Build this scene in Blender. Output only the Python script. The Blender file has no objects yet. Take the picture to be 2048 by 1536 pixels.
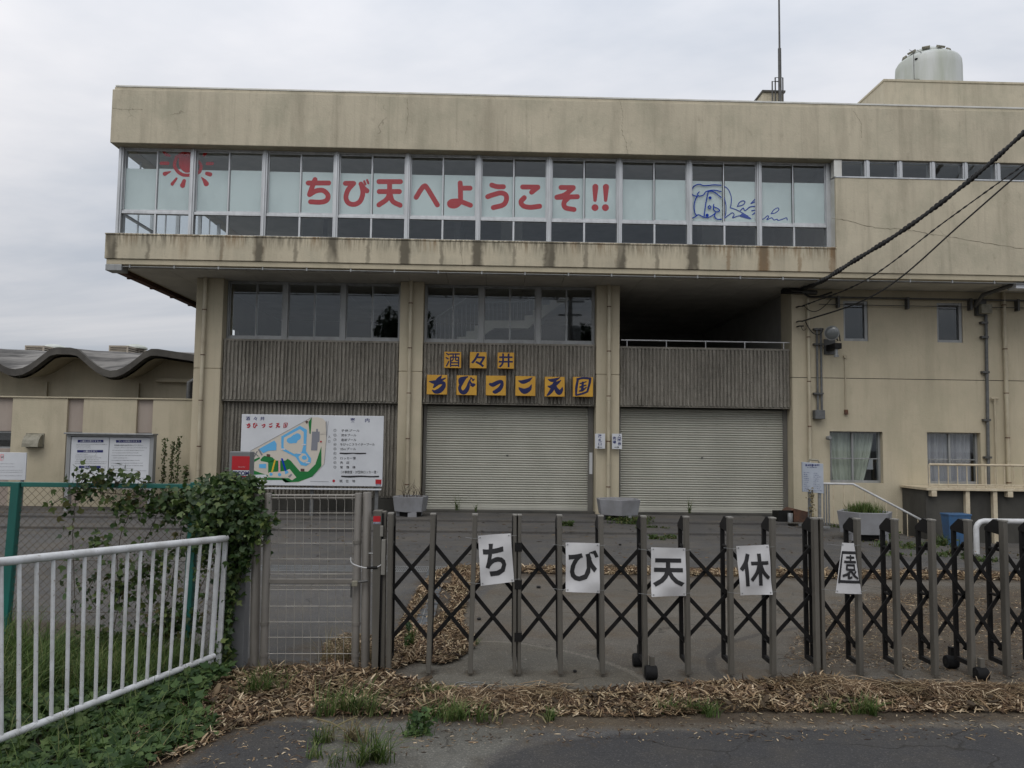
import bpy, math, random
import numpy as np
from mathutils import Vector, Matrix
random.seed(7); rng = np.random.default_rng(7)
sc = bpy.context.scene
COL = sc.collection

# ------------------------------------------------------------------ camera
CAM_H = 1.75
YAW, PITCH, ROLL = math.radians(1.545), math.radians(3.96), math.radians(0.758)
FPX = 1593.0
def cam_axes():
    cy, sy = math.cos(YAW), math.sin(YAW); cp, sp = math.cos(PITCH), math.sin(PITCH)
    cr, sr = math.cos(ROLL), math.sin(ROLL)
    fwd = Vector((sy*cp, cy*cp, sp)); rt = Vector((cy, -sy, 0)); up = rt.cross(fwd)
    return rt*cr + up*sr, up*cr - rt*sr, -fwd
CR, CU, CB = cam_axes()
cd = bpy.data.cameras.new('camera'); cam = bpy.data.objects.new('camera', cd); COL.objects.link(cam)
cd.sensor_width = 36.0; cd.lens = FPX/2048*36.0; cd.clip_start = 0.05; cd.clip_end = 3000
m3 = Matrix((CR, CU, CB)).transposed()
cam.matrix_world = Matrix.Translation((0, 0, CAM_H)) @ m3.to_4x4()
sc.camera = cam

# ------------------------------------------------------------------ world and sun (overcast)
SUN_EL, SUN_AZ = math.radians(52), math.radians(205)     # azimuth from +Y, clockwise: behind the camera, a little left
w = bpy.data.worlds.new('World'); sc.world = w; w.use_nodes = True
nt = w.node_tree; nt.nodes.clear()
def N(t, typ, **k):
    n = t.nodes.new(typ)
    for a, b in k.items(): setattr(n, a, b)
    return n
wo = N(nt, 'ShaderNodeOutputWorld'); bg = N(nt, 'ShaderNodeBackground'); bg.inputs[1].default_value = 1.0
sky = N(nt, 'ShaderNodeTexSky', sky_type='NISHITA'); sky.sun_disc = False
sky.sun_elevation = SUN_EL; sky.sun_rotation = SUN_AZ
tc = N(nt, 'ShaderNodeTexCoord'); sep = N(nt, 'ShaderNodeSeparateXYZ'); nt.links.new(tc.outputs['Generated'], sep.inputs[0])
def wmath(op, a, b=None, clamp=False):
    n = N(nt, 'ShaderNodeMath', operation=op); n.use_clamp = clamp
    for i, v in enumerate((a, b)):
        if v is None: continue
        if isinstance(v, (int, float)): n.inputs[i].default_value = v
        else: nt.links.new(v, n.inputs[i])
    return n.outputs[0]
zc = wmath('MAXIMUM', sep.outputs[2], 0.0)
grad = wmath('MULTIPLY', wmath('ADD', wmath('MULTIPLY', zc, 1.55), 1.0), 0.42)      # overcast sky: brighter overhead
den = wmath('ADD', zc, 0.16)
cmb = N(nt, 'ShaderNodeCombineXYZ')
nt.links.new(wmath('DIVIDE', sep.outputs[0], den), cmb.inputs[0]); nt.links.new(wmath('DIVIDE', sep.outputs[1], den), cmb.inputs[1])
mp = N(nt, 'ShaderNodeMapping'); mp.inputs['Rotation'].default_value = (0, 0, 0.5); mp.inputs['Scale'].default_value = (0.55, 1.0, 1)
nt.links.new(cmb.outputs[0], mp.inputs[0])
cn = N(nt, 'ShaderNodeTexNoise'); cn.inputs['Scale'].default_value = 0.75; cn.inputs['Detail'].default_value = 7; cn.inputs['Roughness'].default_value = 0.55
cn.inputs['Distortion'].default_value = 0.35
nt.links.new(mp.outputs[0], cn.inputs['Vector'])
cr_ = N(nt, 'ShaderNodeValToRGB')
cr_.color_ramp.elements[0].position = 0.40; cr_.color_ramp.elements[0].color = (0.76, 0.81, 0.90, 1)
cr_.color_ramp.elements[1].position = 0.585; cr_.color_ramp.elements[1].color = (1.15, 1.14, 1.17, 1)
nt.links.new(cn.outputs[0], cr_.inputs[0])
vm = N(nt, 'ShaderNodeVectorMath', operation='SCALE'); nt.links.new(cr_.outputs[0], vm.inputs[0]); nt.links.new(grad, vm.inputs['Scale'])
vs = N(nt, 'ShaderNodeVectorMath', operation='SCALE'); nt.links.new(sky.outputs[0], vs.inputs[0]); vs.inputs['Scale'].default_value = 0.06
mx = N(nt, 'ShaderNodeMix', data_type='RGBA'); mx.inputs[0].default_value = 0.93
nt.links.new(vs.outputs[0], mx.inputs[6]); nt.links.new(vm.outputs[0], mx.inputs[7])
nt.links.new(mx.outputs[2], bg.inputs[0]); bg.inputs[1].default_value = 1.17; nt.links.new(bg.outputs[0], wo.inputs[0])

sl = bpy.data.lights.new('sun', 'SUN'); sl.energy = 0.7; sl.angle = math.radians(35); sl.color = (1.0, 0.97, 0.92)
sun = bpy.data.objects.new('sun', sl); COL.objects.link(sun)
sd = Vector((math.sin(SUN_AZ)*math.cos(SUN_EL), math.cos(SUN_AZ)*math.cos(SUN_EL), math.sin(SUN_EL)))
sun.rotation_euler = sd.to_track_quat('Z', 'Y').to_euler(); sun.location = sd*60

sc.view_settings.view_transform = 'Standard'; sc.view_settings.look = 'None'
sc.view_settings.exposure = 0.12; sc.view_settings.gamma = 1.0; sc.view_settings.use_curve_mapping = False
sc.cycles.use_denoising = True
sc.cycles.max_bounces = 7; sc.cycles.diffuse_bounces = 4; sc.cycles.glossy_bounces = 3; sc.cycles.transparent_max_bounces = 16
sc.cycles.caustics_reflective = False; sc.cycles.caustics_refractive = False

# ------------------------------------------------------------------ surveying helpers: a bearing read off the photo, met with a real plane of the place
def P(px, py, Y):
    d = CR*((px-1024)/FPX) - CU*((py-768)/FPX) - CB
    t = Y/d.y
    return Vector((d.x*t, Y, CAM_H + d.z*t))
def G(px, py, z=0.0):
    d = CR*((px-1024)/FPX) - CU*((py-768)/FPX) - CB
    t = (z-CAM_H)/d.z
    return Vector((d.x*t, d.y*t, z))
def sst(a, b, x):
    t = min(1, max(0, (x-a)/(b-a))); return t*t*(3-2*t)
def gz(x, y):                                   # the yard falls away to the right of the building front
    return -0.34*sst(6.9, 10.3, x)*sst(9.5, 16.0, y)

# ------------------------------------------------------------------ materials
MATS = {}
def newmat(name):
    m = bpy.data.materials.new(name); m.use_nodes = True; t = m.node_tree; t.nodes.clear()
    o = N(t, 'ShaderNodeOutputMaterial'); b = N(t, 'ShaderNodeBsdfPrincipled'); t.links.new(b.outputs[0], o.inputs[0])
    MATS[name] = m
    return m, t, b
def L(t, a, b): t.links.new(a, b)
def mth(t, op, a, b=None, c=None, clamp=False):
    n = N(t, 'ShaderNodeMath', operation=op); n.use_clamp = clamp
    for i, v in enumerate((a, b, c)):
        if v is None: continue
        if isinstance(v, (int, float)): n.inputs[i].default_value = v
        else: L(t, v, n.inputs[i])
    return n.outputs[0]
def noise(t, scale, detail=4, rough=0.55, stretch=(1, 1, 1), off=(0, 0, 0), dist=0):
    g = N(t, 'ShaderNodeNewGeometry'); mpn = N(t, 'ShaderNodeMapping'); L(t, g.outputs['Position'], mpn.inputs[0])
    mpn.inputs['Scale'].default_value = stretch; mpn.inputs['Location'].default_value = off
    n = N(t, 'ShaderNodeTexNoise'); n.inputs['Scale'].default_value = scale; n.inputs['Detail'].default_value = detail
    n.inputs['Roughness'].default_value = rough; n.inputs['Distortion'].default_value = dist
    L(t, mpn.outputs[0], n.inputs['Vector']); return n.outputs[0]
def ramp(t, v, p0, p1, c0=(0, 0, 0, 1), c1=(1, 1, 1, 1)):
    r = N(t, 'ShaderNodeValToRGB'); e = r.color_ramp.elements
    e[0].position = p0; e[1].position = p1; e[0].color = c0; e[1].color = c1
    L(t, v, r.inputs[0]); return r.outputs[0]
def mix(t, f, a, b, mode='MIX'):
    n = N(t, 'ShaderNodeMix', data_type='RGBA', blend_type=mode)
    for i, v in ((0, f), (6, a), (7, b)):
        if isinstance(v, (int, float)): n.inputs[i].default_value = v
        elif isinstance(v, tuple): n.inputs[i].default_value = v if len(v) == 4 else v+(1,)
        else: L(t, v, n.inputs[i])
    return n.outputs[2]
def bump(t, b, h, strength, dist=0.01):
    n = N(t, 'ShaderNodeBump'); n.inputs['Strength'].default_value = strength; n.inputs['Distance'].default_value = dist
    L(t, h, n.inputs['Height']); L(t, n.outputs[0], b.inputs['Normal'])
def simple(name, c, c2=None, scale=6, rough=0.6, metal=0.0, bmp=0.0, bscale=60, stretch=(1, 1, 1), spec=0.5, lo=.35, hi=.65):
    m, t, b = newmat(name)
    c2 = c2 or tuple(x*0.82 for x in c)
    L(t, mix(t, ramp(t, noise(t, scale, 5, 0.6, stretch), lo, hi), c, c2), b.inputs['Base Color'])
    b.inputs['Roughness'].default_value = rough; b.inputs['Metallic'].default_value = metal
    b.inputs['Specular IOR Level'].default_value = spec
    if bmp: bump(t, b, noise(t, bscale, 4), bmp)
    return m
def flat(name, c, rough=0.6, spec=0.4):
    m, t, b = newmat(name); b.inputs['Base Color'].default_value = c+(1,); b.inputs['Roughness'].default_value = rough
    b.inputs['Specular IOR Level'].default_value = spec; return m

def render_paint(name, base, grime, green, amt):
    """weathered painted render: blotches, vertical rain streaks, hairline cracks, small spalls"""
    m, t, b = newmat(name)
    c = mix(t, ramp(t, noise(t, 0.7, 5, .6, (1, 1, 1.3)), .35, .7), base, tuple(x*.90 for x in base))
    st = ramp(t, noise(t, 2.2, 6, .62, (1, 1, .13)), .48, .78)
    c = mix(t, mth(t, 'MULTIPLY', st, amt), c, grime)
    st2 = ramp(t, noise(t, 9, 4, .6, (1, 1, .04), (3, 1, 7)), .56, .80)
    c = mix(t, mth(t, 'MULTIPLY', st2, amt*.7), c, grime)
    gr = ramp(t, noise(t, 1.3, 7, .65, (1, 1, .8), (11, 0, 5)), .47, .68)
    c = mix(t, mth(t, 'MULTIPLY', gr, amt*.85), c, green)
    c = mix(t, mth(t, 'MULTIPLY', ramp(t, noise(t, 6.5, 6, .7, (1, 1, .5), (1, 4, 8)), .58, .74), amt*.6), c, grime)
    # crack lines
    g = N(t, 'ShaderNodeNewGeometry'); nd = N(t, 'ShaderNodeTexNoise'); nd.inputs['Scale'].default_value = 1.3; nd.inputs['Detail'].default_value = 5
    L(t, g.outputs['Position'], nd.inputs['Vector'])
    v1 = N(t, 'ShaderNodeVectorMath', operation='SCALE'); L(t, nd.outputs['Color'], v1.inputs[0]); v1.inputs['Scale'].default_value = 1.2
    v2 = N(t, 'ShaderNodeVectorMath', operation='ADD'); L(t, g.outputs['Position'], v2.inputs[0]); L(t, v1.outputs[0], v2.inputs[1])
    vo = N(t, 'ShaderNodeTexVoronoi', feature='DISTANCE_TO_EDGE'); vo.inputs['Scale'].default_value = .28; L(t, v2.outputs[0], vo.inputs['Vector'])
    ck = ramp(t, vo.outputs['Distance'], 0.0, 0.0032, (1, 1, 1, 1), (0, 0, 0, 1))
    gate = ramp(t, noise(t, .9, 2, .5, (1, 1, 1), (5, 5, 5)), .66, .72)
    c = mix(t, mth(t, 'MULTIPLY', mth(t, 'MULTIPLY', ck, gate), .55), c, (grime[0]*.6, grime[1]*.6, grime[2]*.6))
    # spalls
    sp = noise(t, 7.5, 5, .7, (1, 1, 1), (2, 9, 4)); spm = ramp(t, sp, .735, .76)
    c = mix(t, mth(t, 'MULTIPLY', spm, .55), c, (grime[0]*.55, grime[1]*.5, grime[2]*.45))
    L(t, c, b.inputs['Base Color']); b.inputs['Roughness'].default_value = .85; b.inputs['Specular IOR Level'].default_value = .25
    h = mth(t, 'SUBTRACT', mth(t, 'ADD', noise(t, 28, 5), mth(t, 'MULTIPLY', noise(t, 3, 4), 1.5)), mth(t, 'MULTIPLY', spm, 1.5))
    bump(t, b, h, .35, .012)
    return m, t, b, c
BEIGE = (.565, .510, .388); GRIME = (.21, .185, .135)
render_paint('beige_paint', BEIGE, GRIME, (.34, .33, .245), .55)
render_paint('beige_paint_clean', (.520, .462, .340), (.28, .25, .18), (.38, .355, .255), .5)
# window-sill band: dark run-off streaks below the sill
m, t, b, c = render_paint('beige_paint_streaked', (.555, .497, .372), GRIME, (.33, .32, .25), .5)
g = N(t, 'ShaderNodeNewGeometry'); s = N(t, 'ShaderNodeSeparateXYZ'); L(t, g.outputs['Position'], s.inputs[0])
xw = mth(t, 'ADD', s.outputs[0], mth(t, 'MULTIPLY', mth(t, 'SUBTRACT', noise(t, 5, 3, .6, (1, 1, 1.2)), .5), .16))
ph = mth(t, 'PINGPONG', mth(t, 'ADD', xw, 8.05+15.45), .7725)           # 0 at each main mullion
ph2 = mth(t, 'PINGPONG', mth(t, 'ADD', xw, 8.05+15.45), .38625)         # 0 at each sash edge too
wig = noise(t, 3.1, 3, .6, (1, 1, .05), (0, 0, 3))
line = ramp(t, mth(t, 'SUBTRACT', ph, mth(t, 'MULTIPLY', wig, .10)), 0.02, .10, (1, 1, 1, 1), (0, 0, 0, 1))
line2 = ramp(t, mth(t, 'SUBTRACT', ph2, mth(t, 'MULTIPLY', wig, .04)), 0.0, .035, (1, 1, 1, 1), (0, 0, 0, 1))
brk = ramp(t, noise(t, 2.0, 3, .6, (1, 1, .3), (7, 0, 2)), .28, .50)
topg = ramp(t, mth(t, 'SUBTRACT', s.outputs[2], 5.3), .34, .66)
drip = mth(t, 'MULTIPLY', ramp(t, noise(t, 22, 4, .6, (1, 1, .10)), .42, .6), topg)
side = mth(t, 'LESS_THAN', s.outputs[0], 7.42)
f = mth(t, 'MAXIMUM', mth(t, 'MULTIPLY', mth(t, 'MAXIMUM', line, mth(t, 'MULTIPLY', line2, .65)), brk), mth(t, 'MULTIPLY', drip, .9))
f = mth(t, 'MULTIPLY', mth(t, 'MULTIPLY', f, side), .88)
rust = ramp(t, noise(t, 1.4, 2, .5, (1, 1, .1), (1, 8, 8)), .5, .6)
L(t, mix(t, f, c, mix(t, rust, (.10, .088, .065), (.20, .12, .055))), b.inputs['Base Color'])

simple('coping_metal', (.64, .64, .60), (.52, .51, .46), 3, .45, .3)
simple('soffit_board', (.54, .525, .475), (.42, .41, .37), 1.5, .8)
simple('aluminium', (.60, .62, .63), (.47, .485, .495), 8, .42, .55, stretch=(1, 1, .2))
simple('aluminium_dull', (.34, .35, .35), (.25, .255, .25), 6, .5, .4, stretch=(1, 1, .2))
simple('steel_dark', (.10, .10, .095), (.06, .06, .058), 12, .5, .2)
simple('conduit_grey', (.125, .13, .13), (.085, .088, .088), 12, .6)
simple('pipe_beige', (.50, .455, .335), (.38, .33, .235), 5, .5, stretch=(1, 1, .4))
simple('shutter_paint', (.465, .46, .40), (.405, .40, .345), 1.5, .5, .05, bmp=.25, bscale=3.0, stretch=(1, 1, .5))
simple('guide_grey', (.16, .155, .14), (.11, .105, .095), 5, .5, stretch=(1, 1, .3))
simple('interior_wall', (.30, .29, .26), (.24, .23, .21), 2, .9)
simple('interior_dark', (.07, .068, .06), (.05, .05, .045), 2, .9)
simple('stair_paint', (.62, .60, .52), None, 2, .7)
simple('curtain', (.50, .53, .45), (.36, .39, .33), 4, .9, stretch=(1, 1, .1))
simple('curtain_grey', (.42, .42, .46), (.30, .30, .33), 4, .9, stretch=(1, 1, .1))
simple('crack_dark', (.15, .125, .085), (.24, .21, .15), 9, .9)
simple('film', (.68, .77, .76), (.58, .665, .66), .9, .55, stretch=(1, 1, .7), lo=.42, hi=.6)
flat('red_vinyl', (.50, .008, .008), .7, .15); flat('blue_vinyl', (.006, .045, .36), .7, .15)
simple('sign_yellow', (.60, .335, .035), (.50, .27, .03), 3, .6); flat('sign_navy', (.008, .013, .075), .6)
simple('sign_edge', (.40, .20, .03), None, 4, .6)
simple('board_white', (.60, .62, .645), (.52, .54, .565), 1.5, .5)
simple('board_blue', (.40, .44, .50), (.33, .36, .41), 2.5, .5)
flat('ink_navy', (.015, .02, .12), .6); flat('ink_black', (.02, .02, .022), .6); flat('ink_red', (.38, .015, .03), .6)
flat('ink_grey', (.16, .165, .18), .7)
flat('map_sand', (.56, .52, .45), .6); flat('map_green', (.008, .16, .035), .6); flat('map_water', (.11, .40, .70), .6)
flat('map_building', (.20, .21, .24), .6); flat('map_yellow', (.65, .42, .03), .6); flat('map_pink', (.7, .35, .37), .6); flat('map_brown', (.09, .045, .04), .6)
simple('logo_red', (.44, .010, .018), (.38, .01, .015), 3, .45)
simple('paper', (.60, .60, .605), (.52, .52, .53), 5, .45, bmp=.12, bscale=14)
simple('gate_bronze', (.155, .145, .125), (.105, .098, .084), 4, .45, .35, stretch=(1, 1, .25))
simple('gate_black', (.008, .008, .008), (.013, .012, .012), 9, .6, spec=.2)
simple('gate_cap', (.25, .24, .215), None, 4, .5, .2)
simple('rubber', (.007, .007, .008), (.012, .012, .012), 20, .8, spec=.2)
simple('pole_brown', (.20, .185, .165), (.14, .13, .115), 5, .5, .1, stretch=(1, 1, .3))
simple('mesh_brown', (.36, .345, .31), (.24, .225, .20), 12, .5, .2)
simple('pillar_grey', (.20, .205, .21), (.15, .155, .16), 2.5, .6, stretch=(1, 1, .4))
simple('fence_green', (.008, .125, .10), (.01, .09, .075), 5, .5, stretch=(1, 1, .4))
simple('chain_wire', (.09, .088, .075), (.14, .10, .06), 9, .6, .3)
simple('white_pipe', (.60, .615, .63), (.47, .47, .465), 7, .42, bmp=.05)
m, t, b = newmat('rail_paint')
c = mix(t, ramp(t, noise(t, 9, 5, .65), .35, .68), (.60, .615, .63), (.43, .435, .43))
c = mix(t, mth(t, 'MULTIPLY', ramp(t, noise(t, 34, 5, .7), .62, .68), .8), c, (.16, .11, .07))
L(t, c, b.inputs['Base Color']); b.inputs['Roughness'].default_value = .45; bump(t, b, noise(t, 40, 4), .12)
simple('planter_grey', (.27, .275, .29), (.20, .20, .205), 3, .65, bmp=.08, bscale=30)
simple('soil', (.07, .05, .035), (.04, .03, .02), 20, .95)
simple('cable_black', (.012, .012, .012), None, 20, .6)
simple('cream_paint', (.60, .53, .39), (.48, .40, .28), 6, .6)
simple('concrete_dark', (.075, .072, .062), (.035, .034, .03), 1.3, .9, bmp=.2, bscale=12, stretch=(1, 1, .5))
simple('blue_plastic', (.035, .12, .26), (.05, .10, .19), 5, .5)
simple('rusted', (.13, .06, .035), (.06, .035, .025), 14, .85, bmp=.3)
simple('tank_white', (.52, .545, .53), (.38, .41, .35), 2.0, .5, stretch=(1, 1, .15))
simple('roof_concrete', (.115, .108, .095), (.06, .056, .05), 1.5, .9, bmp=.2, bscale=10)
simple('roof_sheet', (.24, .23, .215), (.075, .072, .068), 2.2, .9, stretch=(2.2, .12, .3), lo=.42, hi=.58)
simple('panel_taupe', (.37, .315, .27), (.30, .25, .215), 2, .85, stretch=(1, 1, .3))
simple('louver_beige', (.44, .385, .31), None, 4, .6)
simple('hood_grey', (.28, .265, .21), (.17, .16, .12), 9, .7)
simple('drain_steel', (.12, .13, .14), (.085, .09, .095), 5, .5, .3)
simple('galv', (.30, .31, .31), (.22, .225, .225), 15, .5, .5)
simple('bark', (.08, .062, .045), (.045, .035, .028), 8, .95, bmp=.4)
simple('pole_concrete', (.25, .245, .23), None, 4, .8)
flat('lens', (.12, .13, .13), .12, .8)
# ribbed exposed concrete
m, t, b = newmat('ribbed_concrete')
c = mix(t, ramp(t, noise(t, 1.6, 6, .65, (1, 1, .35)), .34, .68), (.29, .272, .235), (.16, .15, .128))
c = mix(t, ramp(t, noise(t, 26, 4, .7), .55, .72), c, (.30, .275, .23))
c = mix(t, mth(t, 'MULTIPLY', ramp(t, noise(t, 45, 3, .6), .60, .68), .8), c, (.05, .045, .038))
L(t, c, b.inputs['Base Color']); b.inputs['Roughness'].default_value = .95; b.inputs['Specular IOR Level'].default_value = .15
bump(t, b, mth(t, 'ADD', noise(t, 60, 5, .7), noise(t, 18, 3)), .8, .02)
# glass: clear pane that mirrors the sky behind the camera
def glass(name, tint, ior=1.5, boost=1.0):
    m = bpy.data.materials.new(name); m.use_nodes = True; t = m.node_tree; t.nodes.clear(); MATS[name] = m
    o = N(t, 'ShaderNodeOutputMaterial'); tr = N(t, 'ShaderNodeBsdfTransparent'); tr.inputs[0].default_value = tint+(1,)
    gl = N(t, 'ShaderNodeBsdfGlossy'); gl.inputs['Roughness'].default_value = .015; gl.inputs[0].default_value = (.93, .97, 1, 1)
    g = N(t, 'ShaderNodeNewGeometry'); dt = N(t, 'ShaderNodeVectorMath', operation='DOT_PRODUCT'); L(t, g.outputs['Normal'], dt.inputs[0]); L(t, g.outputs['Incoming'], dt.inputs[1])
    f5 = mth(t, 'POWER', mth(t, 'SUBTRACT', 1.0, mth(t, 'ABSOLUTE', dt.outputs['Value']), clamp=True), 5.0)
    ff = mth(t, 'MULTIPLY', mth(t, 'ADD', .045, mth(t, 'MULTIPLY', f5, .95)), boost, clamp=True)     # Schlick, both faces alike
    ms = N(t, 'ShaderNodeMixShader'); L(t, ff, ms.inputs[0]); L(t, tr.outputs[0], ms.inputs[1]); L(t, gl.outputs[0], ms.inputs[2])
    L(t, ms.outputs[0], o.inputs[0]); return m
glass('window_glass', (.95, .965, .965), 1.5, .9)
# per-piece variation for leaves, straw, grass
def island(name, cols, rough=.7, trans=0.0, spec=.3, blot=None):
    m, t, b = newmat(name)
    g = N(t, 'ShaderNodeNewGeometry'); r = N(t, 'ShaderNodeValToRGB'); L(t, g.outputs['Random Per Island'], r.inputs[0])
    e = r.color_ramp.elements; e[0].color = cols[0]+(1,); e[1].color = cols[-1]+(1,); e[0].position = 0; e[1].position = 1
    for i, c in enumerate(cols[1:-1], 1):
        x = r.color_ramp.elements.new(i/(len(cols)-1)); x.color = c+(1,)
    c = r.outputs[0]
    c = mix(t, ramp(t, noise(t, 3.5, 3), .35, .65), c, mix(t, 1.0, c, (.68, .70, .64), 'MULTIPLY'))
    L(t, c, b.inputs['Base Color']); b.inputs['Roughness'].default_value = rough; b.inputs['Specular IOR Level'].default_value = spec
    if trans:
        o = [n for n in t.nodes if n.type == 'OUTPUT_MATERIAL'][0]
        tl = N(t, 'ShaderNodeBsdfTranslucent'); L(t, c, tl.inputs[0]); ms = N(t, 'ShaderNodeMixShader'); ms.inputs[0].default_value = trans
        L(t, b.outputs[0], ms.inputs[1]); L(t, tl.outputs[0], ms.inputs[2]); L(t, ms.outputs[0], o.inputs[0])
    return m
island('vine_leaf', [(.018, .040, .013), (.035, .072, .020), (.060, .110, .028), (.15, .19, .055)], .5, .25, .4)
island('vine_leaf_sparse', [(.035, .05, .018), (.05, .085, .022), (.075, .11, .028), (.11, .085, .035)], .6, .25)
island('ground_leaf', [(.024, .054, .017), (.042, .086, .025), (.072, .125, .035), (.13, .185, .058)], .6, .25)
island('grass_blade', [(.042, .080, .018), (.075, .130, .030), (.12, .185, .045), (.21, .21, .09)], .6, .3)
island('dry_grass', [(.16, .13, .07), (.22, .18, .10), (.30, .25, .14)], .7, .2)
island('straw_chip', [(.035, .020, .012), (.09, .052, .028), (.21, .135, .076), (.35, .25, .15), (.62, .50, .35)], .75, .0, .3)
island('dirt_chip', [(.05, .035, .022), (.10, .07, .045), (.20, .145, .09)], .85)
island('tree_leaf', [(.012, .028, .009), (.022, .045, .014), (.035, .065, .02)], .6, .15)
# ground surfaces
def asphalt(name, c1, c2, dirt, dirt_amt=.5, crack=.5, wet=0.0):
    m, t, b = newmat(name)
    c = mix(t, ramp(t, noise(t, .55, 6, .6), .35, .68), c1, c2)
    c = mix(t, mth(t, 'MULTIPLY', ramp(t, noise(t, 1.3, 7, .65, off=(4, 2, 0)), .44, .66), dirt_amt), c, dirt)
    c = mix(t, mth(t, 'MULTIPLY', ramp(t, noise(t, .35, 8, .7, (1, 2.2, 1), off=(1, 6, 0)), .52, .60), .45), c, tuple(x*.66 for x in c1))
    c = mix(t, mth(t, 'MULTIPLY', ramp(t, noise(t, 95, 3, .7), .56, .66), .50), c, tuple(min(1, x*2.3) for x in c1))
    c = mix(t, mth(t, 'MULTIPLY', ramp(t, noise(t, 60, 3, .7, off=(9, 9, 0)), .60, .68), .5), c, tuple(x*.4 for x in c1))
    g = N(t, 'ShaderNodeNewGeometry'); nd = N(t, 'ShaderNodeTexNoise'); nd.inputs['Scale'].default_value = 2.0; nd.inputs['Detail'].default_value = 5
    L(t, g.outputs['Position'], nd.inputs['Vector'])
    v1 = N(t, 'ShaderNodeVectorMath', operation='SCALE'); L(t, nd.outputs['Color'], v1.inputs[0]); v1.inputs['Scale'].default_value = .7
    v2 = N(t, 'ShaderNodeVectorMath', operation='ADD'); L(t, g.outputs['Position'], v2.inputs[0]); L(t, v1.outputs[0], v2.inputs[1])
    vo = N(t, 'ShaderNodeTexVoronoi', feature='DISTANCE_TO_EDGE'); vo.inputs['Scale'].default_value = .42; L(t, v2.outputs[0], vo.inputs['Vector'])
    ck = ramp(t, vo.outputs['Distance'], 0.0, 0.008, (1, 1, 1, 1), (0, 0, 0, 1))
    gt = ramp(t, noise(t, .5, 3, .5, off=(8, 1, 0)), .48, .56)
    ckm = mth(t, 'MULTIPLY', mth(t, 'MULTIPLY', ck, gt), crack)
    c = mix(t, ckm, c, (.02, .018, .014))
    L(t, c, b.inputs['Base Color']); b.inputs['Specular IOR Level'].default_value = .3
    b.inputs['Roughness'].default_value = .9 - wet
    bump(t, b, mth(t, 'SUBTRACT', mth(t, 'ADD', noise(t, 110, 4, .7), mth(t, 'MULTIPLY', noise(t, 8, 4), .8)), ckm), .5, .008)
asphalt('asphalt_yard', (.088, .085, .082), (.066, .063, .060), (.125, .108, .082), .5, .7)
asphalt('asphalt_road', (.038, .038, .039), (.050, .049, .047), (.085, .075, .060), .35, .3)
asphalt('apron_concrete', (.118, .107, .090), (.088, .079, .066), (.090, .068, .045), .75, .6)
asphalt('kerb_concrete', (.115, .110, .095), (.08, .075, .062), (.06, .053, .04), .75, .8)
asphalt('pad_concrete', (.135, .128, .108), (.10, .095, .08), (.075, .065, .048), .7, .5)
asphalt('soil_yard', (.078, .062, .046), (.055, .044, .033), (.10, .085, .06), .7, .0)
asphalt('verge_dirt', (.085, .065, .042), (.06, .047, .032), (.11, .09, .06), .6, .0)
# the merged surface round the gate
def ground_colour(t, c1, c2, dirt, amt, off):
    c = mix(t, ramp(t, noise(t, .8, 7, .62, off=off), .36, .66), c1, c2)
    c = mix(t, mth(t, 'MULTIPLY', ramp(t, noise(t, 2.3, 8, .68, off=(off[0]+4, 2, 0)), .46, .68), amt), c, dirt)
    return mix(t, mth(t, 'MULTIPLY', ramp(t, noise(t, 5.5, 6, .7, off=(off[0], 7, 0)), .56, .70), amt*.7), c, tuple(x*.62 for x in c1))
m, t, b = newmat('gateway_surface')
def att(nm):
    a = N(t, 'ShaderNodeAttribute'); a.attribute_name = nm; s_ = N(t, 'ShaderNodeSeparateColor'); L(t, a.outputs['Color'], s_.inputs[0]); return s_.outputs
ma, mb2, mc = att('mask_a'), att('mask_b'), att('mask_c')
edge = mth(t, 'ADD', mth(t, 'MULTIPLY', mth(t, 'SUBTRACT', noise(t, 14, 7, .7), .5), 1.1), mth(t, 'MULTIPLY', mth(t, 'SUBTRACT', noise(t, 2.2, 4, .6), .5), .7))
def msk(v, amt=1.0, lo=.38, hi=.62): return ramp(t, mth(t, 'ADD', v, mth(t, 'MULTIPLY', mth(t, 'MULTIPLY', edge, amt), mth(t, 'LESS_THAN', 0.02, v))), lo, hi)
c = ground_colour(t, (.080, .078, .076), (.058, .056, .053), (.105, .092, .072), .55, (0, 0, 0))
c = mix(t, msk(ma[0], .5), c, ground_colour(t, (.112, .102, .086), (.082, .074, .062), (.088, .068, .046), .75, (3, 0, 0)))
c = mix(t, msk(ma[1], .3), c, ground_colour(t, (.128, .120, .100), (.095, .088, .073), (.080, .068, .050), .70, (6, 0, 0)))
c = mix(t, msk(mb2[1], .4), c, ground_colour(t, (.125, .122, .108), (.085, .082, .070), (.055, .048, .036), .75, (9, 0, 0)))
c = mix(t, mth(t, 'MULTIPLY', msk(mb2[2], .5), .55), c, (.17, .158, .13))
c = mix(t, mth(t, 'MULTIPLY', msk(mc[0], .5), .6), c, (.045, .042, .038))
c = mix(t, msk(ma[2], .45), c, ground_colour(t, (.036, .036, .038), (.048, .047, .046), (.075, .066, .052), .40, (12, 0, 0)))
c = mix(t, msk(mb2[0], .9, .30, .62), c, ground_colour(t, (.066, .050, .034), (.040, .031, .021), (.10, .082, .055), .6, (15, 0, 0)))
grit = noise(t, 85, 4, .75); c = mix(t, mth(t, 'MULTIPLY', ramp(t, grit, .55, .62), .75), c, mix(t, 1.0, c, (2.3, 2.25, 2.15), 'MULTIPLY'))
c = mix(t, mth(t, 'MULTIPLY', ramp(t, noise(t, 50, 4, .7, off=(9, 9, 0)), .58, .66), .55), c, mix(t, 1.0, c, (.4, .4, .4), 'MULTIPLY'))
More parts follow.
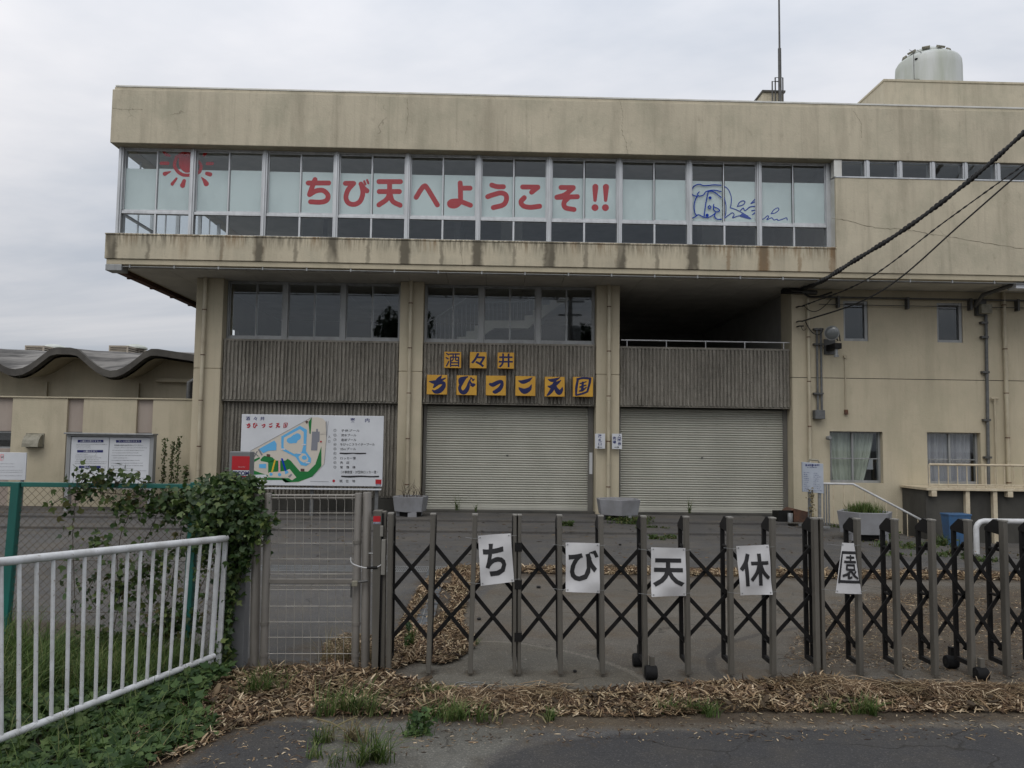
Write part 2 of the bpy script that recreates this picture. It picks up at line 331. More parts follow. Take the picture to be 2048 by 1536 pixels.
c = mix(t, mth(t, 'MULTIPLY', ramp(t, noise(t, 21, 2, .5, off=(2, 5, 0)), .745, .77), .7), c, (.30, .28, .24))
g = N(t, 'ShaderNodeNewGeometry'); nd = N(t, 'ShaderNodeTexNoise'); nd.inputs['Scale'].default_value = 2.6; nd.inputs['Detail'].default_value = 6; L(t, g.outputs['Position'], nd.inputs['Vector'])
v1 = N(t, 'ShaderNodeVectorMath', operation='SCALE'); L(t, nd.outputs['Color'], v1.inputs[0]); v1.inputs['Scale'].default_value = .6
v2 = N(t, 'ShaderNodeVectorMath', operation='ADD'); L(t, g.outputs['Position'], v2.inputs[0]); L(t, v1.outputs[0], v2.inputs[1])
vo = N(t, 'ShaderNodeTexVoronoi', feature='DISTANCE_TO_EDGE'); vo.inputs['Scale'].default_value = .55; L(t, v2.outputs[0], vo.inputs['Vector'])
ckm = mth(t, 'MULTIPLY', ramp(t, vo.outputs['Distance'], 0.0, .007, (1, 1, 1, 1), (0, 0, 0, 1)), ramp(t, noise(t, .9, 3, .5, off=(8, 1, 0)), .45, .55))
c = mix(t, mth(t, 'MULTIPLY', ckm, .7), c, (.02, .018, .014))
L(t, c, b.inputs['Base Color']); b.inputs['Roughness'].default_value = .88; b.inputs['Specular IOR Level'].default_value = .3
bump(t, b, mth(t, 'SUBTRACT', mth(t, 'ADD', noise(t, 90, 5, .75), mth(t, 'MULTIPLY', noise(t, 7, 5), 1.2)), ckm), .7, .010)
def Mt(n): return MATS[n]

# ------------------------------------------------------------------ mesh building
class MB:
    def __init__(s): s.v = []; s.f = []
    def add(s, vs, fs):
        o = len(s.v); s.v += [tuple(x) for x in vs]; s.f += [tuple(i+o for i in f) for f in fs]; return s
    def box(s, x0, x1, y0, y1, z0, z1):
        return s.add([(x0, y0, z0), (x1, y0, z0), (x1, y1, z0), (x0, y1, z0), (x0, y0, z1), (x1, y0, z1), (x1, y1, z1), (x0, y1, z1)],
                     [(0, 3, 2, 1), (4, 5, 6, 7), (0, 1, 5, 4), (1, 2, 6, 5), (2, 3, 7, 6), (3, 0, 4, 7)])
    def bar(s, a, b, wx, wy, up=None):
        """box section bar from a to b"""
        a, b = Vector(a), Vector(b); d = (b-a).normalized()
        u = Vector(up) if up else (Vector((0, 1, 0)) if abs(d.y) < .9 else Vector((0, 0, 1)))
        r = d.cross(u).normalized(); u = r.cross(d).normalized()
        vs = [p + r*sx*wx/2 + u*sy*wy/2 for p in (a, b) for sx, sy in ((-1, -1), (1, -1), (1, 1), (-1, 1))]
        return s.add(vs, [(0, 3, 2, 1), (4, 5, 6, 7), (0, 1, 5, 4), (1, 2, 6, 5), (2, 3, 7, 6), (3, 0, 4, 7)])
    def tube(s, pts, r, n=8, cap=True):
        pts = [Vector(p) for p in pts]; rs = r if isinstance(r, (list, tuple)) else [r]*len(pts); rings = []
        u = None
        for i, p in enumerate(pts):
            d = (pts[min(i+1, len(pts)-1)] - pts[max(i-1, 0)]).normalized()
            if u is None:
                u = d.cross(Vector((0, 0, 1)) if abs(d.z) < .9 else Vector((1, 0, 0))).normalized()
            u = (u - d*u.dot(d)).normalized(); w_ = d.cross(u)
            rings.append([p + (u*math.cos(2*math.pi*k/n) + w_*math.sin(2*math.pi*k/n))*rs[i] for k in range(n)])
        vs = [v for rg in rings for v in rg]; fs = []
        for i in range(len(pts)-1):
            for k in range(n):
                fs.append((i*n+k, i*n+(k+1) % n, (i+1)*n+(k+1) % n, (i+1)*n+k))
        if cap: fs += [tuple(range(n-1, -1, -1)), tuple((len(pts)-1)*n+k for k in range(n))]
        return s.add(vs, fs)
    def prism(s, poly, axis, a, b):
        """extrude a 2D polygon; axis 'x','y','z' = extrusion axis from a to b"""
        def mk(p, h):
            return {'x': (h, p[0], p[1]), 'y': (p[0], h, p[1]), 'z': (p[0], p[1], h)}[axis]
        n = len(poly); vs = [mk(p, a) for p in poly] + [mk(p, b) for p in poly]
        fs = [tuple(range(n)), tuple(range(2*n-1, n-1, -1))] + [(i, i+n, (i+1) % n+n, (i+1) % n) for i in range(n)]
        return s.add(vs, fs)
    def lathe(s, prof, c, n=24, axis=(0, 0, 1)):
        q = Vector((0, 0, 1)).rotation_difference(Vector(axis).normalized()); c = Vector(c)
        vs = []; fs = []
        for r, z in prof:
            for k in range(n):
                a = 2*math.pi*k/n; vs.append(c + q @ Vector((r*math.cos(a), r*math.sin(a), z)))
        for i in range(len(prof)-1):
            for k in range(n): fs.append((i*n+k, i*n+(k+1) % n, (i+1)*n+(k+1) % n, (i+1)*n+k))
        fs += [tuple(range(n-1, -1, -1)), tuple((len(prof)-1)*n+k for k in range(n))]
        return s.add(vs, fs)
    def build(s, name, mat, parent=None, smooth=False, bevel=0, kind=None):
        me = bpy.data.meshes.new(name); me.from_pydata(s.v, [], s.f); me.update()
        import bmesh
        bm = bmesh.new(); bm.from_mesh(me); bmesh.ops.recalc_face_normals(bm, faces=bm.faces); bm.to_mesh(me); bm.free()
        return link(name, me, mat, parent, smooth, bevel, kind)
def link(name, me, mat, parent=None, smooth=False, bevel=0, kind=None):
    me.materials.append(Mt(mat) if isinstance(mat, str) else mat)
    if smooth:
        me.polygons.foreach_set('use_smooth', [True]*len(me.polygons))
        try: me.set_sharp_from_angle(angle=math.radians(40))
        except Exception: pass
    o = bpy.data.objects.new(name, me); COL.objects.link(o)
    if parent:
        o.parent = parent; o.matrix_parent_inverse = Matrix.Identity(4)
        o.location = -WLOC.get(parent.name, Vector((0, 0, 0)))
        WLOC[o.name] = Vector((0, 0, 0))
    else: WLOC[o.name] = Vector((0, 0, 0))
    if bevel:
        bv = o.modifiers.new('bevel', 'BEVEL'); bv.width = bevel; bv.segments = 2; bv.limit_method = 'ANGLE'
    if kind: o['kind'] = kind
    return o
WLOC = {}           # world location of each object's origin (meshes are built in world coordinates)
def tag(o, label, cat, group=None, kind=None):
    if label: o['label'] = label
    if cat: o['category'] = cat
    if group: o['group'] = group
    if kind: o['kind'] = kind
    return o
def thing(name, loc, label, cat, group=None):
    o = bpy.data.objects.new(name, None); COL.objects.link(o); o.location = loc; o.empty_display_size = .2
    WLOC[o.name] = Vector(loc); return tag(o, label, cat, group)
def structure(o): o['kind'] = 'structure'; return o
def clone(o, dx, dy=0, dz=0, label=None):
    def cp(a, par):
        c = a.copy(); COL.objects.link(c); WLOC[c.name] = WLOC.get(a.name, Vector()).copy()
        if par: c.parent = par
        for ch in [x for x in bpy.data.objects if x.parent == a]: cp(ch, c)
        return c
    c = cp(o, None); c.location = o.location + Vector((dx, dy, dz)); WLOC[c.name] = WLOC[o.name] + Vector((dx, dy, dz))
    if label: c['label'] = label
    return c
def npmesh(name, V, F, mat, parent=None, kind=None, smooth=False):
    """V (n,3), F (m,k) all faces with k corners"""
    V = np.asarray(V, np.float32); F = np.asarray(F, np.int32); k = F.shape[1]
    me = bpy.data.meshes.new(name); me.vertices.add(len(V)); me.vertices.foreach_set('co', V.ravel())
    me.loops.add(F.size); me.loops.foreach_set('vertex_index', F.ravel())
    me.polygons.add(len(F)); me.polygons.foreach_set('loop_start', np.arange(0, F.size, k)); me.polygons.foreach_set('loop_total', np.full(len(F), k))
    me.update(); me.validate()
    return link(name, me, mat, parent, smooth, 0, kind)

# ------------------------------------------------------------------ lettering
TXT = {}
def glyphs(body, bold=0.0):
    key = (body, bold)
    if key not in TXT:
        cu = bpy.data.curves.new('lettering', 'FONT'); cu.body = body; cu.size = 1.0; cu.offset = bold; cu.resolution_u = 3
        ob = bpy.data.objects.new('lettering', cu); COL.objects.link(ob)
        dg = bpy.context.evaluated_depsgraph_get(); me = bpy.data.meshes.new_from_object(ob.evaluated_get(dg))
        V = np.array([v.co[:2] for v in me.vertices]) if len(me.vertices) else np.zeros((0, 2)); F = [tuple(p.vertices) for p in me.polygons]
        bpy.data.objects.remove(ob); bpy.data.curves.remove(cu); bpy.data.meshes.remove(me)
        TXT[key] = (V, F)
    return TXT[key]
def text_on(mb, body, fn, x0, x1, y0, y1, bold=0.0, fit='box', off=0.0):
    """put the text in the box (x0..x1, y0 top..y1 bottom) of a 2D frame; fn maps (x, y, off) to world"""
    V, F = glyphs(body, bold)
    if not len(V): return
    a, b = V.min(0), V.max(0); sx = (x1-x0)/(b[0]-a[0]+1e-9); sy = (y1-y0)/(b[1]-a[1]+1e-9)
    if fit == 'h': sx = sy; 
    if fit == 'w': sy = sx; y1 = y0 + sy*(b[1]-a[1])
    mb.add([fn(x0+(v[0]-a[0])*sx, y1-(v[1]-a[1])*sy, off) for v in V], F)
def catmull(pts, n=8):
    P_ = [np.array(p, float) for p in pts]
    if len(P_) < 3: return P_
    P_ = [2*P_[0]-P_[1]] + P_ + [2*P_[-1]-P_[-2]]; out = []
    for i in range(1, len(P_)-2):
        for k in range(n):
            t_ = k/n; a, b, c, d = P_[i-1:i+3]
            out.append(.5*((2*b)+(-a+c)*t_+(2*a-5*b+4*c-d)*t_*t_+(-a+3*b-3*c+d)*t_**3))
    out.append(P_[-2]); return out
def stroke(mb, pts, width, fn, off=0.0, curve=True, caps=True):
    """a flat brush stroke with round ends. pts (x, y[, w])"""
    pts = [tuple(p)+((width,) if len(p) == 2 else ()) for p in pts]
    if curve and len(pts) > 2: pts = catmull(pts)
    pts = [np.array(p, float) for p in pts]
    n = len(pts); Lp = []; Rp = []
    if n == 1: pts = [pts[0], pts[0]+np.array([.01, 0, 0])]; n = 2
    for i, p in enumerate(pts):
        d = pts[min(i+1, n-1)][:2]-pts[max(i-1, 0)][:2]; d = d/(np.linalg.norm(d)+1e-9); nn = np.array([-d[1], d[0]])*max(p[2], .5)/2
        Lp.append(p[:2]+nn); Rp.append(p[:2]-nn)
    # slightly domed cross-section, so that overlapping strokes never share a plane
    H_ = .0016; U = (-1, -.55, 0, .55, 1); vs = []; fs = []
    for i in range(n):
        c_ = pts[i][:2]; h_ = (Lp[i]-Rp[i])/2
        for u_ in U: vs.append((c_+h_*u_, H_*(1-u_*u_)))
    for i in range(n-1):
        for k in range(4): fs.append((i*5+k, i*5+k+1, (i+1)*5+k+1, (i+1)*5+k))
    for q, s_ in ((0, -1), (n-1, 1)) if caps else ():
        p = pts[q]; d = pts[min(q+1, n-1)][:2]-pts[max(q-1, 0)][:2]; a0 = math.atan2(d[1], d[0]); r = max(p[2], .5)/2
        o = len(vs); vs.append((p[:2], H_))
        for k in range(9):
            a = a0+math.pi/2-s_*math.pi*k/8
            vs.append((p[:2]+np.array([math.cos(a), math.sin(a)])*r, 0))
        fs += [(o, o+k+1, o+k+2) for k in range(8)]
    mb.add([fn(v[0], v[1], off+h) for v, h in vs], fs)
def strokes(mb, lst, width, fn, off=0.0, step=.0004, curve=True):
    for i, s_ in enumerate(lst): stroke(mb, s_, width, fn, off+i*step, curve)
def frame_fn(ox, oy, k, Y):
    """crop frame (origin, scale) of the photo -> the plane at depth Y; off brings it forward"""
    def fn(x, y, off=0.0): 
        p = P(ox+x*k, oy+y*k, Y); return (p.x, Y-off, p.z)
    return fn

# ================================================================== GROUND
def inside(poly, x, y):
    r = np.zeros(len(x), bool); n = len(poly); j = n-1
    for i in range(n):
        xi, yi = poly[i][0], poly[i][1]; xj, yj = poly[j][0], poly[j][1]
        c = ((yi > y) != (yj > y)) & (x < (xj-xi)*(y-yi)/((yj-yi) or 1e-9)+xi); r ^= c; j = i
    return r
def sheet(name, x0, x1, y0, y1, st, mat, dz=0.0, poly=None, wob=0.0):
    xs = np.arange(x0, x1+st*.5, st); ys = np.arange(y0, y1+st*.5, st)
    V = [(x, y, gz(x, y)+dz) for y in ys for x in xs]; nx = len(xs); F = []
    for j in range(len(ys)-1):
        for i in range(nx-1):
            F.append((j*nx+i, j*nx+i+1, (j+1)*nx+i+1, (j+1)*nx+i))
    F = np.array(F); V = np.array(V)
    if poly is not None:
        c = V[F].mean(1); k = inside(poly, c[:, 0], c[:, 1]); F = F[k]
    return npmesh(name, V, F, mat)
# near, finely shaped ground and a far one meeting it
xs_ = [-150, -60, -30] + list(np.arange(-20, 20.1, .5)) + [30, 60, 150]
ys_ = [-150, -60, -20, -8, -2, 1, 3] + list(np.arange(4, 24.1, .5)) + [30, 60, 150]
V = [(x, y, gz(x, y)) for y in ys_ for x in xs_]; nx = len(xs_)
F = [(j*nx+i, j*nx+i+1, (j+1)*nx+i+1, (j+1)*nx+i) for j in range(len(ys_)-1) for i in range(nx-1)]
structure(npmesh('yard_ground', V, F, 'asphalt_yard'))
def ragged(pts, amp, st=.12, lim=14):
    out = []
    for (x0, y0), (x1, y1) in zip(pts, pts[1:]+pts[:1]):
        n = max(1, int(math.hypot(x1-x0, y1-y0)/st)) if max(abs(x0), abs(x1)) < lim and max(abs(y0), abs(y1)) < lim else 1
        for k in range(n):
            f = k/n; out.append((x0+(x1-x0)*f+(random.gauss(0, amp) if k else 0), y0+(y1-y0)*f+(random.gauss(0, amp) if k else 0)))
    return out
def poly_sheet(name, pts, z, mat, th=0.0, rag=0.0):
    if rag: pts = ragged(pts, rag)
    """a flat polygon lying z above the yard ground, with its own small thickness"""
    mb = MB(); mb.prism([(p[0], p[1]) for p in pts], 'z', z-.003, z); return structure(mb.build(name, mat))
GPp = lambda lst: [(G(x, y).x, G(x, y).y) for x, y in lst]
# road in front, a broad sheet a few millimetres up
mb = MB(); mb.prism([(-30, -30), (30, -30), (30, 4.95), (-30, 4.95)], 'z', -.001, .002); structure(mb.build('road', 'asphalt_road'))
# finely modelled surface round the gate: asphalt, worn concrete, soil and road merge raggedly, as they do there
def near_ground():
    x0, x1, y0, y1, st = -6.5, 8.0, 2.8, 13.2, .04
    xs = np.arange(x0, x1, st); ys = np.arange(y0, y1, st); X, Y = np.meshgrid(xs, ys); sh = X.shape; xf, yf = X.ravel(), Y.ravel()
    def soft(poly, k=3):
        m_ = inside(poly, xf, yf).reshape(sh).astype(float)
        for _ in range(2):
            for ax in (0, 1):
                pad = np.pad(m_, [(k, k) if i == ax else (0, 0) for i in (0, 1)], 'edge'); cs = np.cumsum(pad, ax); cs = np.concatenate([np.zeros_like(np.take(cs, [0], ax)), cs], ax)
                n = m_.shape[ax]; m_ = (np.take(cs, range(2*k+1, 2*k+1+n), ax)-np.take(cs, range(0, n), ax))/(2*k+1)
        return m_.ravel()
    def line(pts, wd):
        d = np.full(len(xf), 9.0)
        for (ax, ay), (bx, by) in zip(pts, pts[1:]):
            L2 = (bx-ax)**2+(by-ay)**2; t_ = np.clip(((xf-ax)*(bx-ax)+(yf-ay)*(by-ay))/L2, 0, 1); d = np.minimum(d, np.hypot(xf-ax-t_*(bx-ax), yf-ay-t_*(by-ay)))
        return np.clip(1.25-d/wd, 0, 1)
    concrete = soft([(-.95, 4.9), (9, 4.9), (9, 10.25), (.25, 10.25), (-.1, 8.8), (-.75, 6.6)])
    pad = soft([(-.5, 6.75)]+GPp([(930, 1283), (1000, 1284), (1060, 1292), (1130, 1306), (1200, 1326), (1260, 1350), (1300, 1378)])+[(1.1, 5.2), (-.5, 5.2)], 2)
    rd = GPp([(985, 1520), (1100, 1484), (1300, 1466), (1600, 1460), (2048, 1459)]); road = soft([(-.12, 2), (-.05, 4.1)]+rd+[(12, 4.95), (12, 2)], 3)
    road = np.maximum(road, soft(GPp([(330, 1560), (440, 1482), (520, 1450), (600, 1444), (660, 1462), (640, 1500), (600, 1560)])+[(-1.2, 2.6), (-2.2, 2.6)], 2))
    kerb = soft([(-1.35, 2.6), (.0, 2.6), (.02, 4.5), (.3, 4.92), (.5, 5.2), (-1.2, 5.15), (-1.3, 4.6)], 2)
    soil = soft(GPp([(-600, 1560), (-400, 1240), (-100, 1230), (150, 1250), (420, 1318), (770, 1338), (800, 1362), (960, 1396), (1300, 1376), (1640, 1352), (1760, 1368), (2048, 1370), (2300, 1372), (2300, 1446), (2048, 1444), (1500, 1448), (1200, 1462), (900, 1450), (700, 1440), (560, 1440), (430, 1490), (330, 1560)]), 3)
    soil = np.maximum(soil, .62*soft(GPp([(1540, 1345), (1600, 1240), (1720, 1186), (1900, 1172), (2300, 1172), (2400, 1345)]), 6))
    soil = np.maximum(soil, .55*soft(GPp([(850, 1340), (700, 1345), (780, 1240), (830, 1150), (960, 1128), (2300, 1142), (2300, 1172), (970, 1158), (950, 1240), (970, 1300)]), 4))
    soil = np.maximum(soil, .5*soft(GPp([(900, 1452), (1250, 1452), (1330, 1500), (1000, 1500)]), 5))
    soil = np.maximum(soil, .50*soft(GPp([(520, 1350), (540, 1290), (700, 1270), (780, 1290), (780, 1350)]), 6))
    for bx_ in bots_px: gq = G(bx_, 1356); soil = np.maximum(soil, .62*np.clip(1.2-np.hypot((xf-gq.x)/.09, (yf-gq.y-.1)/.16), 0, 1))  # soil at each post foot, doubling as its painted contact shadow
    pale = line(GPp([(900, 1284), (1000, 1285), (1060, 1291), (1130, 1304), (1200, 1322), (1260, 1345), (1310, 1376)]), .035)
    dark = line(GPp([(1475, 1382), (1425, 1345), (1420, 1315), (1450, 1290), (1520, 1270), (1620, 1255)]), .06)*.8
    z = np.array([gz(p, q) for p, q in zip(xf, yf)])+.0045+.0022*np.sin(xf*7.1+np.sin(yf*5))*np.sin(yf*8.3+np.sin(xf*3))+.004*soil*rng.uniform(0, 1, len(xf))+.004
    nx = sh[1]; i, j = np.meshgrid(np.arange(nx-1), np.arange(sh[0]-1)); k = (j*nx+i).ravel(); F = np.stack([k, k+1, k+nx+1, k+nx], 1)
    ob = npmesh('gateway_ground', np.stack([xf, yf, z], 1), F, 'gateway_surface', smooth=True)
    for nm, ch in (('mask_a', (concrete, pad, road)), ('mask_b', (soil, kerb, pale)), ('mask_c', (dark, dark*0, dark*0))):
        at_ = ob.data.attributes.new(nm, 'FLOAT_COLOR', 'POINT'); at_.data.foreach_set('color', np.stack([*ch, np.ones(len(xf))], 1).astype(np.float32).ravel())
    return structure(ob)
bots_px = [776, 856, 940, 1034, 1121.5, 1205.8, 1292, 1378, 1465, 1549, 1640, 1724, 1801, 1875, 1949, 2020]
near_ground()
# two shallow paved steps in front of the building
mb = MB(); mb.box(-40, 6.2, 14.95, 16.5, -.05, .045); structure(mb.build('paved_step', 'asphalt_yard', bevel=.008))
mb = MB(); mb.box(-40, 6.2, 16.5, 30, -.05, .09); structure(mb.build('paved_platform', 'asphalt_yard', bevel=.008))
# covered cable duct crossing the yard, and the grating line
g1 = thing('drain_grate', (-2.0, 10.7, 0), 'long steel grating strip let into the yard asphalt behind the wire mesh gate', 'drain grate')
mb = MB()
for i in range(150):
    x = -3.6+i*.025; mb.box(x, x+.008, 10.55, 10.95, .004, .014)
mb.build('grate_bar', 'galv', g1, kind='stuff')
mb = MB(); mb.box(-3.62, .16, 10.53, 10.55, .002, .016); mb.box(-3.62, .16, 10.95, 10.97, .002, .016); mb.box(-3.62, .16, 10.70, 10.71, .005, .012); mb.box(-3.62, .16, 10.80, 10.81, .005, .012); mb.build('grate_frame', 'galv', g1)
mb = MB(); mb.box(-3.6, .14, 10.55, 10.95, .001, .0035); mb.build('channel_bottom', 'gate_black', g1)
A = G(874, 1140); B = G(838, 1265); dxy = Vector((B.x-A.x, B.y-A.y)); n_cov = 6
for k in range(n_cov):
    a = Vector((A.x, A.y))+dxy*(k/n_cov+.008); b = Vector((A.x, A.y))+dxy*((k+1)/n_cov-.008); hw = .115
    o = thing('drain_cover', (a.x, a.y, 0), ['farthest blue-grey steel duct cover, at the grating line', 'second blue-grey duct cover from the grating, edged by straw', 'third duct cover from the grating, half hidden by straw',
        'fourth duct cover from the grating, bare between two drifts of straw', 'fifth duct cover from the grating, near the gate', 'nearest blue-grey duct cover, running under the big straw pile'][k], 'drain cover', 'steel covers over the cable duct')
    for s_ in (-1, 1):
        mb = MB(); c0 = s_*.004; c1 = s_*hw; xs2 = sorted((c0, c1))
        mb.prism([(a.x+xs2[0], a.y), (a.x+xs2[1], a.y), (b.x+xs2[1], b.y), (b.x+xs2[0], b.y)], 'z', .006, .022); mb.build('cover_plate', 'drain_steel', o, bevel=.003)
    mb = MB(); mb.prism([(a.x-.004, a.y), (a.x+.004, a.y), (b.x+.004, b.y), (b.x-.004, b.y)], 'z', .006, .027); mb.build('joint_strip', 'galv', o)

# ================================================================== MAIN BUILDING
YF, YP, YR, YWU, YW2, YSH = 16.8, 18.0, 18.14, 17.1, 18.32, 18.42
XL, XR = -8.18, 15.0
bld = thing('pool_building', (0, YP, .09), 'long beige three-storey concrete building with a ribbon of windows and two closed shutters', 'building')
# parapet, coping, roof
mb = MB(); mb.box(XL, XR, YF, YF+.32, 7.94, 9.11); mb.box(XL, XL+.32, YF+.32, 30, 7.94, 9.11); mb.build('parapet', 'beige_paint', bld, bevel=.012)
mb = MB(); mb.box(XL+.03, XR, YF+.03, YF+.40, 9.11, 9.175); mb.box(XL+.03, XL+.40, YF+.40, 30, 9.11, 9.175); mb.build('coping', 'beige_paint', bld, bevel=.01)
mb = MB(); mb.box(XL+.05, XR, YF+.02, YF+.44, 9.175, 9.215); mb.box(XL+.05, XL+.44, YF+.44, 30, 9.175, 9.215); mb.build('coping_cap', 'coping_metal', bld, bevel=.006)
mb = MB(); mb.box(XL+.33, XR, YF+.325, 30, 7.95, 8.2); mb.build('roof_slab', 'soffit_board', bld)
# sill band with lip, and the solid wall to its right
mb = MB(); mb.box(XL, 7.44, YF, YF+.42, 5.44, 5.95); mb.box(XL, XL+.42, YF+.42, 30, 5.44, 5.95); mb.build('sill_band', 'beige_paint_streaked', bld, bevel=.01)
mb = MB(); mb.box(XL+.03, XR, YF+.03, YF+.30, 5.325, 5.438); mb.box(XL+.03, XL+.30, YF+.30, 30, 5.325, 5.438); mb.build('sill_lip', 'beige_paint_clean', bld, bevel=.008)
mb = MB(); mb.box(XL-.005, 7.44, YF-.012, YF+.12, 5.952, 5.985); mb.build('sill_capping', 'beige_paint_streaked', bld, bevel=.004)
mb = MB(); mb.box(7.443, XR, YF+.002, YF+.30, 5.44, 7.53); mb.build('upper_wall', 'beige_paint', bld, bevel=.01)
mb = MB(); mb.box(7.44, XR, YF-.01, YF+.16, 7.532, 7.56); mb.build('clerestory_sill', 'aluminium', bld)
mb = MB()
for i in range(27):                                     # soffit boards with shadow gaps
    x = XL+.31+i*.86; mb.box(x, x+.852, YF+.31, 30, 5.30, 5.36)
mb.build('soffit_panel', 'soffit_board', bld, kind='stuff')
mb = MB(); mb.box(XL+.31, XR, YF+.31, 30, 5.365, 5.85); mb.build('floor_slab', 'interior_dark', bld)
mb = MB(); mb.tube([(XL+.35, YF+.06, 5.285), (XR, YF+.06, 5.285)], .011, 6)
for i in range(24):
    x = XL+.5+i*.93; mb.box(x, x+.03, YF+.045, YF+.08, 5.262, 5.325)
mb.build('soffit_conduit', 'aluminium_dull', bld)
mb = MB(); mb.box(XL+.02, XL+.36, YF+.02, YF+.34, 5.19, 5.325); mb.build('gutter_box', 'aluminium_dull', bld, bevel=.01)
mb = MB(); mb.box(XL+.04, XL+.20, YF+.34, 30, 5.225, 5.325)
for i in range(10): mb.box(XL+.03, XL+.22, YF+1+i*1.2, YF+1.05+i*1.2, 5.20, 5.24)
mb.build('side_gutter', 'rusted', bld)

def crack(pts, Y, w_=.008):
    q = [P(x, y, Y) for x, y in pts]; c_ = catmull([(p.x, p.z) for p in q], 9); mb = MB(); vs = []; fs = []
    for p in c_:
        jx, jz = random.gauss(0, .008), random.gauss(0, .008); k = w_*random.uniform(.4, 1.3); vs += [(p[0]+jx-k*.7, Y-.0012, p[1]+jz-k*.7), (p[0]+jx, Y-.0025, p[1]+jz), (p[0]+jx+k*.7, Y-.0012, p[1]+jz+k*.7)]
    for i in range(len(c_)-1): fs += [(3*i, 3*i+1, 3*i+4, 3*i+3), (3*i+1, 3*i+2, 3*i+5, 3*i+4)]
    mb.add(vs, fs); mb.build('wall_crack', 'crack_dark', bld)
crack([(1664, 437), (1700, 442), (1745, 454), (1800, 458), (1850, 466), (1900, 474), (1960, 484), (2048, 497), (2100, 503)], YF, .006)
crack([(1239, 200), (1243, 215), (1246, 235), (1244, 262), (1252, 285), (1255, 308)], YF, .004)
crack([(226, 217), (240, 218), (262, 219), (285, 219)], YF, .005); crack([(814, 196), (816, 230), (812, 268)], YF, .004)
crack([(925, 495), (922, 508), (926, 530)], YF, .004); crack([(1706, 222), (1716, 235), (1722, 250), (1722, 275)], YF, .004)
# -- top floor ribbon of windows
W0, WN, WP_ = -8.05, 10, 1.545
ZB, ZT, ZM = 6.06, 7.94, 6.535
def mk_upper_window(i):
    x0 = W0+i*WP_; x1 = x0+WP_; xm = (x0+x1)/2
    mb = MB(); hw = .055
    mb.box(x0-(hw if i else .05), x0+hw-.003, YWU-.05, YWU+.10, ZB-.08, ZT)
    mb.box(x0-.018, x0+.018, YWU-.075, YWU-.05, ZB-.02, ZT)
    if i == WN-1: mb.box(x1-hw, x1+.05, YWU-.05, YWU+.10, ZB-.08, ZT)
    a, b = x0+hw, x1-hw
    mb.box(a, b, YWU-.03, YWU+.08, ZM-.045, ZM+.012)                     # transom
    mb.box(a, b, YWU-.045, YWU+.08, ZB-.08, ZB-.005)                      # bottom rail
    mb.box(a, b, YWU-.02, YWU+.08, ZT-.035, ZT)                           # head
    mb.box(xm-.02, xm+.02, YWU-.025, YWU+.05, ZB-.005, ZM-.045)          # lower muntin
    f = mb.build('window', 'aluminium', bld, bevel=.003)
    s1 = MB()                                                              # left sash behind, right sash in front
    for (sa, sb, yy) in ((a, xm+.012, YWU+.025), (xm-.022, b, YWU-.006)):
        t_ = .024
        s1.box(sa, sa+t_, yy, yy+.024, ZM+.013, ZT-.036); s1.box(sb-t_, sb, yy, yy+.024, ZM+.013, ZT-.036)
        s1.box(sa+t_, sb-t_, yy, yy+.024, ZM+.013, ZM+.055); s1.box(sa+t_, sb-t_, yy, yy+.024, ZT-.06, ZT-.036)
    s1.build('sash', 'aluminium', f)
    for k, (sa, sb, yy) in enumerate(((a, xm-.022, YWU+.037), (xm+.002, b-.02, YWU+.006))):
        g = MB(); g.box(sa+.02, sb, yy, yy+.004, ZM+.05, ZT-.058); g.build('pane', 'window_glass', f)
        fm = MB(); fm.box(sa+.022, sb-.002, yy+.012, yy+.013, ZM+.052, 7.50); fm.build('frosted_film', 'film', f)
    for (sa, sb) in ((a, xm-.02), (xm+.02, b)):
        g = MB(); g.box(sa, sb, YWU+.01, YWU+.014, ZB-.005, ZM-.045); g.build('pane', 'window_glass', f)
    return f
UW = [mk_upper_window(i) for i in range(WN)]
